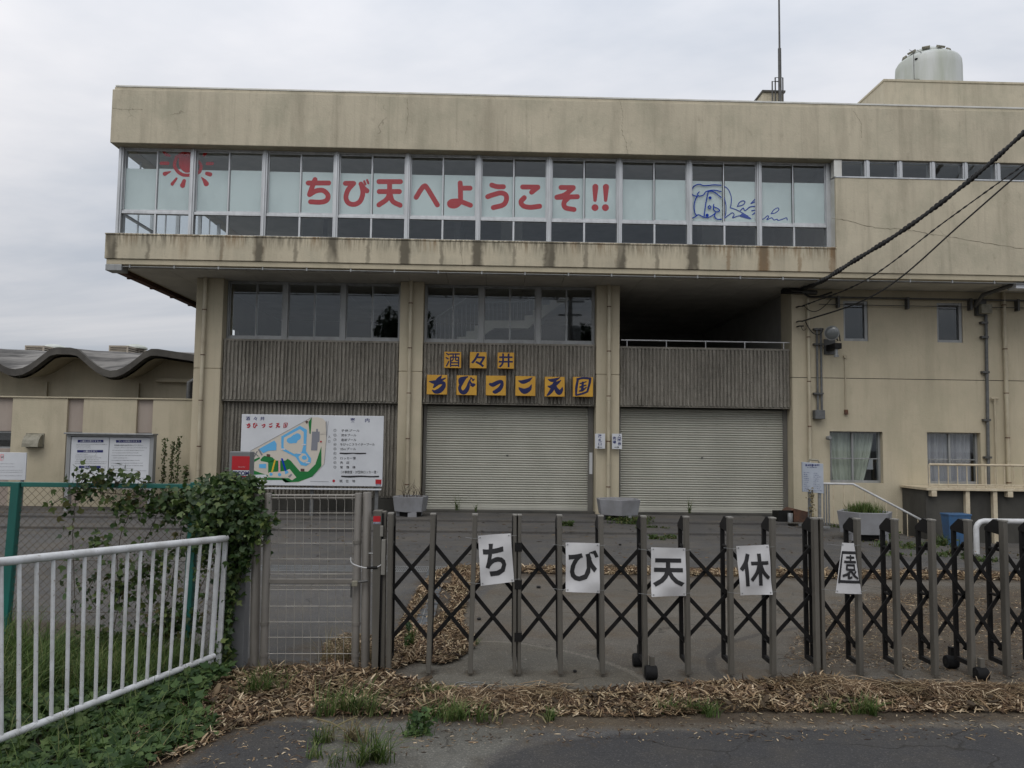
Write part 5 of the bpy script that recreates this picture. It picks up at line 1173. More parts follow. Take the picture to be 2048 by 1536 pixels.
mb = MB(); mb.tube([(txl+.03, TY, zr1), (15, TY, zr1)], .024, 8); mb.tube([(txl+.03, TY, zr0), (15, TY, zr0)], .016, 6); mb.build('railing_bar', 'cream_paint', te)
for i in range(30):
    x = txl+.03+i*.205
    mb = MB(); mb.tube([(x, TY, tz), (x, TY, zr1)], .018 if i % 6 == 0 else .010, 6); mb.build('baluster', 'cream_paint', te)
# portable sign on two legs
sg = thing('standing_sign', (P(1625, 1045, 16.2).x, 16.2, .045), 'small pale sign board with a carrying handle on two legs by the building corner', 'sign')
FG = frame_fn(1580, 880, 468/2048, 16.2); tilt = 0
c = [FG(u, v) for u, v in ((107, 192), (292, 208), (296, 470), (112, 452))]
vs = [(p[0], 16.2+dy, p[2]) for dy in (0, .05) for p in c]; mb = MB(); mb.add(vs, [(0, 1, 2, 3), (7, 6, 5, 4), (0, 4, 5, 1), (1, 5, 6, 2), (2, 6, 7, 3), (3, 7, 4, 0)]); mb.build('board', 'board_blue', sg, bevel=.006)
mb = MB(); q = [FG(u, v) for u, v in ((165, 195), (178, 172), (250, 178), (262, 200))]; mb.tube([(p[0], 16.225, p[2]) for p in q], .02, 8); mb.build('handle', 'hood_grey', sg)
for u in (178, 265): q = FG(u, 455); mb = MB(); mb.bar((q[0], 16.23, q[2]+.3), (q[0]+.0, 16.26, .03), .06, .03); mb.build('leg', 'galv', sg)
mb = MB(); q0, q1 = FG(205, 640), FG(290, 640); mb.box(q0[0]-.2, q1[0]+.05, 16.0, 16.06, .04, .08); mb.box(q0[0]-.2, q1[0]+.05, 16.45, 16.5, .04, .08); mb.build('foot', 'galv', sg)
mb = MB(); fineprint(mb, FG, 135, 255, 220, 22); fineprint(mb, FG, 150, 235, 240, 6)
for v in range(285, 440, 17): fineprint(mb, FG, 120, random.randint(140, 182), v, 4); fineprint(mb, FG, 205, random.randint(225, 280), v+6, 4)
mb.build('print', 'ink_navy', sg, kind='stuff')
# rusty box and bucket by the shutter
rb_ = thing('rusty_block', (P(1596, 1040, 16.8).x, 16.8, .09), 'low rusty brown slab of scrap leaning by the right shutter corner', 'scrap')
a = P(1572, 1042, 16.9); b = P(1618, 1044, 16.9); mb = MB(); mb.prism([(a.x, .085), (b.x, .085), (b.x-.05, .30), (a.x+.12, .37), (a.x+.02, .30)], 'y', 16.75, 17.2); mb.build('slab', 'rusted', rb_, bevel=.01)
bk = thing('open_crate', (P(1566, 1040, 16.7).x, 16.7, .09), 'small black open crate on the ground beside the right shutter', 'crate')
a = P(1552, 1035, 16.9).x; mb = MB(); mb.box(a, a+.32, 16.75, 16.77, .09, .33); mb.box(a, a+.02, 16.77, 17.1, .09, .30); mb.box(a+.30, a+.32, 16.77, 17.1, .09, .30); mb.box(a, a+.32, 17.1, 17.12, .09, .3); mb.build('wall', 'gate_black', bk)
mb = MB(); mb.lathe([(.05, .09), (.055, .27), (.05, .28)], (a+.22, 16.68, 0), 14); mb.build('can', 'galv', bk, smooth=True)
# blue container, white pipe barrier
q = P(1918, 1045, 15.9); a, b = P(1898, 1045, 15.9).x, P(1943, 1045, 15.9).x; zt = P(1918, 1028, 15.9).z; z0 = gz(q.x, 15.9)
bc = thing('blue_container', (q.x, 15.9, z0), 'faded blue plastic container standing below the terrace', 'container')
mb = MB(); vs = [(a+.04, 15.95, z0), (b-.04, 15.95, z0), (b-.04, 16.15, z0), (a+.04, 16.15, z0), (a, 15.9, zt-.04), (b, 15.9, zt-.04), (b, 16.2, zt-.04), (a, 16.2, zt-.04)]
mb.add(vs, [(3, 2, 1, 0), (4, 5, 6, 7), (0, 1, 5, 4), (1, 2, 6, 5), (2, 3, 7, 6), (3, 0, 4, 7)]); mb.build('body', 'blue_plastic', bc, bevel=.01)
mb = MB(); mb.box(a-.012, b+.012, 15.89, 16.21, zt-.04, zt); mb.build('lid', 'blue_plastic', bc, bevel=.01)
Yb = 13.4; q0 = P(1953, 1085, Yb); q1 = P(1953, 1050, Yb); zt = P(2000, 1040, Yb).z; gx = gz(q0.x, Yb)
br = thing('pipe_barrier', (q0.x, Yb, gx), 'white painted bent pipe barrier at the right edge in front of the terrace', 'barrier')
mb = MB(); pts = [(q0.x, Yb, gx-.05), (q0.x, Yb, zt-.16)]+[(q0.x+.14*(1-math.cos(k)), Yb, zt-.16+.14*math.sin(k)) for k in (.3, .7, 1.1, 1.57)]+[(q0.x+2.6, Yb, zt-.02), (q0.x+2.7, Yb, zt-.06), (q0.x+2.74, Yb, zt-.16), (q0.x+2.74, Yb, gx-.05)]
mb.tube(pts, .045, 12); mb.build('pipe', 'white_pipe', br, smooth=True)
# floodlight on its bracket
fl = thing('floodlight', (P(1672, 680, 17.7).x, 17.7, 0), 'round grey floodlight on a wall bracket beside the small upper window', 'floodlight'); fl.location.z = 4.0; WLOC[fl.name] = fl.location.copy()
FF = frame_fn(1580, 560, 200/1536, 17.55); c = Vector(FF(645, 815)); ax = Vector((-.55, -.8, -.12)).normalized()
mb = MB(); mb.lathe([(.03, -.28), (.07, -.24), (.10, -.12), (.155, .0), (.165, .012), (.16, .02)], c, 24, ax); mb.build('reflector', 'galv', fl, smooth=True)
mb = MB(); mb.lathe([(.15, .014), (.13, .035), (.07, .05), (.01, .055)], c, 24, ax); mb.build('lens', 'lens', fl, smooth=True)
mb = MB(); a = Vector(FF(735, 790)); b = Vector(FF(735, 930)); d = Vector(FF(815, 925)); mb.tube([c+ax*(-.2), (b.x, 17.55, b.z)], .018, 6); mb.tube([(a.x+.05, 17.6, a.z), (d.x, 17.7, d.z)], .014, 6); mb.build('yoke', 'steel_dark', fl)
mb = MB(); q = Vector(FF(715, 1010)); mb.box(q.x-.06, q.x+.10, 17.5, 17.97, q.z-.07, q.z+.06); mb.build('bracket_arm', 'gate_black', fl, bevel=.01)
mb = MB(); q2 = Vector(FF(720, 1120)); mb.lathe([(.055, -.09), (.06, -.05), (.035, -.03), (.035, .10)], (q2.x, 17.58, q2.z), 14); mb.build('ballast', 'galv', fl, smooth=True)
mb = MB(); mb.box(q.x-.1, q.x+.16, 17.97, 18.0, q.z-.15, q.z+.2); mb.build('wall_plate', 'steel_dark', fl)
# wall conduits and boxes
def V3(p, y): return (p.x, y, p.z)
wc = thing('wall_conduit', (P(1637, 740, 17.95).x, 17.95, 2), 'pair of dark grey conduits dropping to a junction box near the building corner', 'conduit')
for px in (1633.5, 1641.5):
    a = P(px, 656, 17.95); b = P(px+.6, 822, 17.95); mb = MB(); mb.tube([(a.x, 17.95, a.z), (a.x, 17.95, b.z)], .026, 8); mb.build('pipe', 'conduit_grey', wc, smooth=True)
for py in (658, 688, 787): a = P(1638, py, 17.9); mb = MB(); mb.box(a.x-.11, a.x+.11, 17.90, 17.998, a.z-.02, a.z+.02); mb.build('clamp', 'steel_dark', wc)
a = P(1630, 820, 17.85); b = P(1650, 838, 17.85); mb = MB(); mb.box(a.x, b.x, 17.83, 17.998, b.z, a.z); mb.build('junction_box', 'conduit_grey', wc, bevel=.008)
lc = thing('switch_conduit', (P(1692, 770, 17.98).x, 17.98, 2), 'thin beige conduit ending in a small brown switch below the floodlight', 'conduit')
a, b = P(1690, 713, 17.98), P(1692.5, 822, 17.98); mb = MB(); mb.tube([(a.x, 17.98, a.z), (a.x, 17.98, b.z)], .013, 6); mb.lathe([(.04, -.02), (.04, .02)], (a.x, 17.97, a.z), 10, (0, 1, 0)); mb.build('pipe', 'pipe_beige', lc)
mb = MB(); mb.box(a.x-.035, a.x+.035, 17.94, 17.99, b.z-.08, b.z+.03); mb.build('switch', 'rusted', lc)
rc = thing('riser_conduit', (P(1975, 800, 17.95).x, 17.95, 1), 'long dark grey riser conduit under a pale square box at the far right', 'conduit')
a, b = P(1970, 625, 17.95), P(1979, 965, 17.95); mb = MB(); mb.tube([(a.x, 17.95, 5.0), (a.x+.02, 17.95, a.z), (b.x-.02, 17.95, tz)], .036, 8); mb.build('pipe', 'conduit_grey', rc, smooth=True)
for py in (645, 674, 744, 840, 915): q = P(1971+(py-645)*.027, py, 17.9); mb = MB(); mb.box(q.x-.09, q.x+.07, 17.90, 17.998, q.z-.025, q.z+.025); mb.build('clamp', 'steel_dark', rc)
a, b = P(1962, 608, 17.8), P(1984, 627, 17.8); mb = MB(); mb.box(a.x, b.x, 17.78, 17.9, b.z, a.z); mb.build('box', 'hood_grey', rc, bevel=.008)
mb = MB(); mb.box(a.x-.04, b.x-.06, 17.9, 17.998, b.z-.03, a.z+.14); mb.build('back_plate', 'steel_dark', rc)
rp = thing('thin_pipe', (P(1988, 900, 17.96).x, 17.96, 1), 'thin beige vent pipe with a T-shaped cap right of the riser conduit', 'pipe')
a, b = P(1988, 797, 17.96), P(1992, 965, 17.96); mb = MB(); mb.tube([(a.x, 17.94, a.z), (a.x, 17.94, tz)], .022, 8); mb.tube([(a.x-.08, 17.94, a.z), (a.x+.08, 17.94, a.z)], .025, 8); mb.build('pipe', 'pipe_beige', rp)
dl = thing('door_lamp', (P(1656, 880, 17.9).x, 17.9, 2), 'small grey bullet lamp on the wall beside the curtained window', 'lamp')
a = P(1656, 876, 17.9); mb = MB(); mb.lathe([(.05, -.06), (.055, .05), (.03, .09)], (a.x, 17.86, a.z), 12, (0, -1, 0)); mb.tube([(a.x+.08, 17.93, a.z), (a.x+.08, 17.96, P(1660, 960, 17.95).z)], .014, 6); mb.build('lamp_body', 'galv', dl)
wb2 = thing('soffit_box', (P(2040, 570, 17).x, 17, 5.1), 'white metal box hanging under the soffit at the right edge', 'box')
a, b = P(2032, 563, 16.9), P(2060, 577, 16.9); mb = MB(); mb.box(a.x, b.x, 16.9, 17.2, b.z, 5.30); mb.build('body', 'board_white', wb2, bevel=.006)
dk = thing('soffit_duct', (P(1990, 580, 17.3).x, 17.3, 5.1), 'dark lagged pipe slanting under the soffit near the right edge', 'pipe')
a, b = P(1966, 590, 17.6), P(2030, 568, 17.0); mb = MB(); mb.tube([(a.x, 17.9, 4.95), V3(a, 17.6), V3(b, 17.0)], .05, 8); mb.build('pipe', 'steel_dark', dk, smooth=True)

# ================================================================== UTILITY POLE AND OVERHEAD CABLES (the pole stands just outside the frame)
PX_, PY_ = 12.6, 10.5
up = thing('utility_pole', (PX_, PY_, 0), 'concrete utility pole beyond the right edge that carries the black service cables', 'utility pole')
mb = MB(); mb.tube([(PX_, PY_, -.2), (PX_, PY_, 11.5)], [.17, .11], 16); mb.build('pole', 'pole_concrete', up, smooth=True)
mb = MB(); mb.box(PX_-.9, PX_+.9, PY_-.05, PY_+.05, 10.3, 10.4); mb.box(PX_-.7, PX_+.7, PY_-.05, PY_+.05, 9.6, 9.7); mb.build('crossarm', 'galv', up)
def cable(name, a, b, r, sag, lab, twist=0, via=None):
    a, b = Vector(a), Vector(b); n = 70; pts = [a.lerp(b, k/n)-Vector((0, 0, sag*4*(k/n)*(1-k/n))) for k in range(n+1)]
    if via: pts = [Vector(p) for p in catmull(via, 12)]; n = len(pts)-1
    o = thing(name, a, lab, 'cable', 'service cables from the pole'); WLOC[o.name] = a.copy()
    mb = MB(); mb.tube(pts, r, 8); mb.build('core', 'cable_black', o, smooth=True)
    if twist:
        m_ = n*12; L_ = (b-a).length; d = (b-a).normalized(); u = d.cross(Vector((0, 0, 1))).normalized(); w_ = u.cross(d)
        for ph in range(twist):
            hp = []
            for k in range(m_+1):
                f_ = k/m_; q_ = min(n-1, int(f_*n)); p = pts[q_].lerp(pts[q_+1], f_*n-q_); an = f_*L_*14+ph*2*math.pi/twist
                hp.append(p+(u*math.cos(an)+w_*math.sin(an))*r*(1.05+.25*math.sin(f_*90)))
            mb = MB(); mb.tube(hp, r*.5, 5); mb.build('strand', 'cable_black', o, smooth=True)
    return o
def far_end(pa, Ya, pb, Yt):
    """point at depth Yt on the sight plane through pa(at Ya) and pixel pb"""
    return P(pb[0], pb[1], Yt)
A0 = P(1604, 578, 17.9); B0 = P(2170, 178, 14.5); A1 = P(1603, 613, 17.8); B1 = P(2170, 240, 14.5); A2 = P(1603, 643, 17.8); B2 = P(2170, 236, 14.5)
# let the cables run on beyond the frame to the pole
def onward(a, b, yt=PY_): t_ = (yt-a.y)/(b.y-a.y); return a.lerp(b, t_)
E0, E1, E2 = onward(A0, B0), onward(A1, B1), onward(A2, B2)
TV = [A0, P(1640, 564, 16.72), P(1706, 523, 16.5), P(1813, 456, 16.1), P(1939, 361, 15.6), P(2048, 265, 15.1), P(2170, 150, 14.5)]; E0 = TV[-1]+(TV[-1]-TV[-2])*((14.5-PY_)/.6)*.9; TV.append(E0)
cable('twisted_cable', A0, E0, .034, .30, 'thick black twisted service cable, highest of those crossing the right side', 3, via=[tuple(v) for v in TV])
def run(*p): p = list(p); p.append(p[-1]+(p[-1]-p[-2])*((14.6-PY_)/.6)*.9); return p
R1 = run(A1, P(1735, 558, 16.72), P(1890, 443, 16.0), P(2048, 329, 15.2), P(2170, 240, 14.6)); R2 = run(A2, P(1715, 606, 17.2), P(1800, 556, 16.72), P(1920, 450, 16.0), P(2048, 338, 15.2), P(2170, 232, 14.6)); E1, E2 = R1[-1], R2[-1]
cable('service_cable', A1, E1, .012, .18, 'thinner braided cable below the thick twisted one', 2, via=[tuple(v) for v in R1])
cable('service_cable', A2, E2, .017, .22, 'smooth thin cable, lowest of those crossing the right side', 0, via=[tuple(v) for v in R2])
up.location = Vector((E0.x+.1, PY_, 0))
for o in [x for x in bpy.data.objects if x.parent == up]: o.location = Vector((-PX_, -PY_, 0))
# insulator pegs and loops on the wall corner
ins = thing('cable_anchor', (A1.x, 17.8, 4.7), 'little black cable anchors and hanging wire loops at the corner of the wall', 'cable anchor')
F5 = frame_fn(1580, 560, 200/1536, 17.85)
for (x, y) in ((160, 405), (160, 633), (165, 708)): q = F5(x, y); mb = MB(); mb.tube([(q[0]-.04, 17.98, q[2]), (q[0]-.04, 17.85, q[2]), (q[0]+.06, 17.83, q[2])], .016, 6); mb.build('peg', 'cable_black', ins)
def loop(pts, r): 
    q = [F5(x, y) for x, y in pts]; c_ = catmull([(p[0], p[2]) for p in q]); mb = MB(); mb.tube([(p[0], 17.84, p[1]) for p in c_], r, 6); mb.build('wire_loop', 'cable_black', ins)
loop([(220, 210), (280, 250), (380, 265), (480, 245), (640, 190)], .024); loop([(220, 405), (290, 465), (370, 485), (450, 460), (540, 390), (630, 295)], .009)
loop([(230, 635), (300, 760), (360, 820), (430, 842), (490, 800), (495, 740)], .011); loop([(170, 715), (190, 765), (220, 770), (245, 745)], .006)
mb = MB(); q = F5(90, 160); mb.box(q[0]-.3, q[0]+.16, 17.85, 18.0, q[2]-.06, q[2]+.04); mb.build('clamp', 'gate_black', ins, bevel=.01)

# ================================================================== ACCORDION GATES
YG = 5.97
tops = [781, 866, 950, 1030, 1039.5, 1119.5, 1202.5, 1288.5, 1374, 1461.5, 1547.5, 1631.8, 1643.5, 1717.5, 1793, 1867, 1940, 2011, 2081, 2150]
bots = [776, 856, 940, 1029, 1038.5, 1121.5, 1205.8, 1292, 1378, 1465, 1549, 1638, 1650, 1724, 1801, 1875, 1949, 2020, 2092, 2162]
def gtop(px): return P(px, 1027+(px-866)*.0118, YG)
gates = [(range(0, 4), 'left leaf of the bronze accordion gate, holding the first paper sheet', 'g0'), (range(4, 12), 'middle leaf of the bronze accordion gate, holding three paper sheets', 'g1'), (range(12, 20), 'right leaf of the bronze accordion gate, running out of the frame', 'g2')]
def post_xz(i):
    t_ = P(tops[i], 1027+(tops[i]-866)*.0118, YG); b_ = P(bots[i], 1356, YG); return t_.x, t_.z, b_.x
for rg, lab, _ in gates:
    rg = list(rg); x0_ = post_xz(rg[0])[2]
    gt = thing('accordion_gate', (x0_, YG, 0), lab, 'gate', 'leaves of the accordion gate'); px_prev = None
    for i in rg:
        xt, zt, xb = post_xz(i); narrow = i in (3, 4, 12); hw = .013 if narrow else .0175; dp = .062
        def at(z): return xb+(xt-xb)*(z-.03)/(zt-.03)
        mb = MB()
        mb.add([(xb-hw, YG-.0, .03), (xb+hw, YG, .03), (xb+hw, YG+dp, .03), (xb-hw, YG+dp, .03), (xt-hw, YG, zt-.012), (xt+hw, YG, zt-.012), (xt+hw, YG+dp, zt-.012), (xt-hw, YG+dp, zt-.012)],
               [(3, 2, 1, 0), (4, 5, 6, 7), (0, 1, 5, 4), (1, 2, 6, 5), (2, 3, 7, 6), (3, 0, 4, 7)]); pf = mb.build('front_post', 'gate_bronze', gt, bevel=.006)
        mb = MB(); mb.box(xt-hw-.003, xt+hw+.003, YG-.003, YG+dp+.003, zt-.013, zt); mb.build('cap', 'gate_cap', pf, bevel=.002)
        yb0, yb1 = YG+.205, YG+.235
        mb = MB(); mb.add([(at(.10)-.015, yb0, .10), (at(.10)+.015, yb0, .10), (at(.10)+.015, yb1, .10), (at(.10)-.015, yb1, .10), (xt-.015, yb0, zt-.10), (xt+.015, yb0, zt-.10), (xt+.015, yb1, zt-.10), (xt-.015, yb1, zt-.10)],
               [(3, 2, 1, 0), (4, 5, 6, 7), (0, 1, 5, 4), (1, 2, 6, 5), (2, 3, 7, 6), (3, 0, 4, 7)]); mb.build('rear_post', 'gate_black', gt, bevel=.003)
        mb = MB(); mb.prism([(YG+dp, zt-.115), (YG+dp, zt-.012), (YG+.13, zt-.003), (yb1+.006, zt-.075), (yb1+.006, zt-.10), (yb0, zt-.105)], 'x', xt-.016, xt+.016); mb.build('top_bracket', 'gate_black', gt, bevel=.002)
        mb = MB(); mb.box(at(.1)-.013, at(.1)+.013, YG+dp, yb1, .095, .128); mb.build('bottom_bracket', 'gate_black', gt)
        mb = MB()
        for z in (.955, .605, .245): mb.tube([(at(z), YG+dp, z), (at(z), yb0, z)], .012, 8)
        mb.build('pivot_pin', 'gate_black', pf)
    for i, j in zip(rg, rg[1:]):
        xi = post_xz(i); xj = post_xz(j); w_ = xj[0]-xi[0]; h = math.sqrt(max(.01, .475**2-w_**2)); c = .605
        def X_(p, z): return p[2]+(p[0]-p[2])*(z-.03)/(p[1]-.03)
        for (za, zb2, yy, k) in ((c+h, c, YG+.085, 0), (c, c-h, YG+.085, 0), (c, c+h, YG+.105, 1), (c-h, c, YG+.105, 1)):
            e = .018; d = Vector((X_(xj, zb2)-X_(xi, za), 0, zb2-za)).normalized()*e
            a = Vector((X_(xi, za), yy, za))-d; b = Vector((X_(xj, zb2), yy, zb2))+d
            mb = MB(); mb.bar(a, b, .029, .009, up=(0, 1, 0)); mb.build('lattice_bar', 'gate_black', gt, bevel=.002)
        mb = MB()
        for z in (c+h/2, c-h/2): mb.lathe([(.010, -.014), (.010, .018)], ((X_(xi, z)+X_(xj, z))/2, YG+.094, z), 8, (0, -1, 0))
        mb.build('rivet', 'gate_black', gt)
    cast = {0: [], 4: [7], 12: [16]}[rg[0]]
    for i in cast:
        xt, zt, xb = post_xz(i)
        for yy, xo in ((YG-.03, .03), (YG+.30, .0)):
            mb = MB(); mb.lathe([(.018, -.045), (.047, -.042), (.051, -.030), (.051, .030), (.047, .042), (.018, .045)], (xb+xo, yy, .058), 20, (1, .0, 0)); wh = mb.build('wheel', 'rubber', gt, smooth=True)
            mb = MB(); mb.lathe([(.016, -.047), (.022, -.0465), (.022, .0465), (.016, .047)], (xb+xo, yy, .058), 12, (1, 0, 0)); mb.build('hub', 'gate_black', wh)
            mb = MB(); mb.box(xb+xo-.006, xb+xo+.026, yy-.012, yy+.03, .06, .17); mb.build('fork', 'gate_bronze' if yy < YG else 'gate_black', gt)
    if rg[0] == 4:
        for z in (.955, .68, .30): mb = MB(); x_ = post_xz(4); xx = x_[2]+(x_[0]-x_[2])*z/1.2; mb.box(xx-.036, xx+.018, YG-.004, YG+.056, z-.035, z+.03); mb.build('tape_wrap', 'gate_black', gt)
# paper sheets wired to the gate: each a curved sheet with one printed character
F7 = (900, 980, 600/1658); F8 = (1448, 980, 600/1658)
SH = [('ち', F7, [(155, 253), (335, 240), (355, 508), (170, 530)], (.12, .80, .18, .84), 'curling white paper sheet with the hiragana chi, first on the gate'),
      ('び', F7, [(640, 292), (825, 293), (828, 570), (640, 563)], (.08, .97, .14, .78), 'white paper sheet with the hiragana bi, second on the gate'),
      ('天', F7, [(1112, 317), (1300, 320), (1305, 585), (1113, 590)], (.05, .95, .22, .80), 'white paper sheet with the character heaven, third on the gate'),
      ('休', F8, [(68, 310), (247, 302), (267, 577), (92, 583)], (.06, .94, .16, .82), 'white paper sheet with the character rest, fourth on the gate'),
      ('園', F8, [(642, 289), (714, 292), (756, 573), (600, 566)], (.03, 1.0, .17, .80), 'crumpled cone-rolled paper sheet with the character garden, last on the gate')]
for k, (ch, (ox, oy, kk), qd, box, lab) in enumerate(SH):
    Yq = YG-.015; C4 = [P(ox+x*kk, oy+y*kk, Yq) for x, y in qd]
    roll = k == 4
    def surf(u, v, off=0.0, C4=C4, roll=roll, k=k, Yq=Yq):
        if roll:                                            # wrapped: sides turn away to the rear
            ang = (u-.42)*2.3; uu = .5+.5*math.sin(ang)/math.sin(1.25); dy = (1-math.cos(ang))*.020-.028
        else: uu = u; dy = .010*math.sin(u*3.1+k)+.006*math.sin(v*7+u*3+k*2)-.012*max(0, v-.8)*5*math.sin(u*4+k)
        uu = min(1.0, max(0.0, uu)); a = C4[0].lerp(C4[1], uu); b = C4[3].lerp(C4[2], uu); p = a.lerp(b, v); return (p.x, Yq+dy-off, p.z)
    o = thing('paper_sheet', C4[3], lab, 'paper sign', 'paper sheets on the gate'); n = 24; vs = [surf(i/n, j/n) for j in range(n+1) for i in range(n+1)]
    fs = [(j*(n+1)+i, j*(n+1)+i+1, (j+1)*(n+1)+i+1, (j+1)*(n+1)+i) for j in range(n) for i in range(n)]
    vb = [surf(i/n, j/n, -.0012) for j in range(n+1) for i in range(n+1)]
    mb = MB(); mb.add(vs, fs); mb.add(vb, [tuple(reversed(f)) for f in fs])
    def edge(idx): 
        for p_, q_ in zip(idx, idx[1:]): mb.f.append((p_, q_, q_+len(vs), p_+len(vs)))
    edge([i for i in range(n+1)]); edge([n*(n+1)+i for i in range(n+1)]); edge([j*(n+1) for j in range(n+1)]); edge([j*(n+1)+n for j in range(n+1)])
    mb.build('sheet', 'paper', o, smooth=True)
    if ch in '休園':
        cf = lambda x, y, off: surf(box[0]+(box[1]-box[0])*x/100, box[2]+(box[3]-box[2])*y/100, .002+off)
        mb = MB()
        def seg(pts, w_, j):
            pts = catmull(pts, 6) if len(pts) > 2 else [np.array(pts[0], float)+(np.array(pts[1], float)-np.array(pts[0], float))*f_/8 for f_ in range(9)]
            stroke(mb, [tuple(p) for p in pts], w_, cf, j*.0003, False, False)
        K1 = ([[(30, 1), (21, 26), (3, 50)], 13], [[(21, 28), (21, 99)], 13], [[(38, 30), (99, 30)], 11], [[(68, 1), (68, 99)], 13], [[(66, 32), (56, 58), (36, 82)], 12], [[(70, 32), (80, 58), (99, 78)], 12])
        K2 = ([[(4, 3), (96, 3)], 9], [[(6, 0), (6, 100)], 9], [[(94, 0), (94, 100)], 9], [[(4, 94), (96, 94)], 9], [[(28, 18), (72, 18)], 7], [[(50, 10), (50, 31)], 8], [[(20, 32), (80, 32)], 8], [[(31, 42), (69, 42)], 7], [[(33, 40), (33, 57)], 7], [[(67, 40), (67, 57)], 7], [[(31, 56), (69, 56)], 7], [[(50, 57), (38, 69), (18, 77)], 8], [[(41, 66), (41, 85)], 8], [[(41, 84), (54, 79)], 7], [[(50, 58), (62, 73), (82, 84)], 8], [[(74, 60), (62, 70)], 7])
        for j, (ps, w_) in enumerate(K1 if ch == '休' else K2): seg(ps, w_, j)
        mb.build('character', 'ink_black', o)
    Vg, Fg = glyphs(ch if ch not in '休園' else '一', .030 if ch in 'ちび天' else .012); a, b = Vg.min(0), Vg.max(0)
    # refine long edges so the print follows the sheet
    import bmesh
    bm = bmesh.new(); bvs = [bm.verts.new((v[0], v[1], 0)) for v in Vg]
    for f_ in Fg:
        try: bm.faces.new([bvs[i] for i in f_])
        except ValueError: pass
    for _ in range(2):
        bmesh.ops.subdivide_edges(bm, edges=[e for e in bm.edges if e.calc_length() > .12], cuts=1, use_grid_fill=False)
    bmesh.ops.triangulate(bm, faces=bm.faces)
    bm.verts.ensure_lookup_table()
    for v in bm.verts: v.index
    bm.verts.index_update(); vv = []
    for v in bm.verts:
        u_ = box[0]+(box[1]-box[0])*(v.co.x-a[0])/(b[0]-a[0]); w__ = box[3]-(box[3]-box[2])*(v.co.y-a[1])/(b[1]-a[1]); vv.append(surf(u_, w__, .0022))
    mb = MB(); mb.add(vv, [tuple(v.index for v in f_.verts) for f_ in bm.faces]); bm.free()
    if ch not in '休園': mb.build('character', 'ink_black', o)
    mb = MB()
    for (u_, v_) in ((.06, .04), (.94, .04), (.94, .96), (.06, .96)): q = surf(u_, v_, .002); mb.lathe([(.005, -.002), (.005, .002)], q, 8, (0, 1, 0))
    mb.build('eyelet', 'galv', o)
    mb = MB()
    for v_ in (.05, .95):
        q = surf(.02, v_); r_ = surf(.98, v_); mb.tube([(q[0]-.10, YG-.004, q[2]+.004), (q[0]-.03, YG-.006, q[2]-.004), (q[0], q[1]-.002, q[2])], .0013, 4); mb.tube([(r_[0], r_[1]-.002, r_[2]), (r_[0]+.05, YG-.006, r_[2]+.003)], .0013, 4)
    mb.build('wire_tie', 'galv', o)

# receiving post group left of the gate
F6 = (400, 960, 560/1593)
def px6(x, y): return F6[0]+x*F6[2], F6[1]+y*F6[2]
def vpost(parent, name, xt, xb, ytop, ybot, Y, hw, dp, mat, shape='box', ztop=None, bev=.004):
    a = P(*px6(xt, ytop), Y); b = P(*px6(xb, ybot), Y); mb = MB()
    if shape == 'box':
        mb.add([(b.x-hw, Y, 0), (b.x+hw, Y, 0), (b.x+hw, Y+dp, 0), (b.x-hw, Y+dp, 0), (a.x-hw, Y, a.z), (a.x+hw, Y, a.z), (a.x+hw, Y+dp, a.z), (a.x-hw, Y+dp, a.z)],
               [(3, 2, 1, 0), (4, 5, 6, 7), (0, 1, 5, 4), (1, 2, 6, 5), (2, 3, 7, 6), (3, 0, 4, 7)])
        return mb.build(name, mat, parent, bevel=bev), a, b
    mb.tube([(b.x, Y+hw, 0), (a.x, Y+hw, a.z-.008), (a.x, Y+hw, a.z)], [hw, hw, hw*.8], 16)
    return mb.build(name, mat, parent, smooth=True), a, b
YR_ = 6.02
rp_ = thing('gate_latch_post', (P(*px6(1000, 1100), YR_).x, YR_, 0), 'bronze box latch post with a red alarm sticker at the left end of the gate', 'gate post')
_, a1, b1 = vpost(rp_, 'box_post', 1010, 1000, 174, 1100, YR_, .032, .09, 'gate_bronze'); 
_, a2, b2 = vpost(rp_, 'strike_channel', 1046, 1036, 178, 1100, YR_+.01, .018, .06, 'gate_bronze')
mb = MB(); q = P(*px6(1032, 640), YR_); mb.box(q.x-.012, q.x+.004, YR_-.0, YR_+.05, .02, a1.z-.02); mb.build('gap_strip', 'gate_black', rp_)
a = P(*px6(1032, 300), YR_-.03); mb = MB(); mb.box(a.x-.012, a.x+.012, YR_-.025, YR_+.0, a.z-.03, a.z+.05); q = P(*px6(1044, 440), YR_-.03); mb.box(q.x-.018, q.x+.014, YR_-.03, YR_-.002, q.z-.13, q.z+.13); mb.build('lock_case', 'gate_cap', rp_, bevel=.004)
FSK = frame_fn(400, 960, F6[2], YR_-.002); q0, q1 = FSK(984, 205), FSK(1029, 238); mb = MB(); mb.box(q0[0]+.003, q1[0]-.003, YR_-.003, YR_-.0005, q1[2], q0[2]); mb.build('sticker', 'logo_red', rp_)
q0, q1 = FSK(984, 239), FSK(1029, 250); mb = MB(); mb.box(q0[0]+.003, q1[0]-.003, YR_-.003, YR_-.0005, q1[2], q0[2]); mb.build('sticker_strip', 'board_white', rp_)
mb = MB(); text_on(mb, 'SECOM', FSK, 987, 1026, 240.5, 248.5, .03, off=.002); mb.build('lettering', 'ink_navy', rp_)

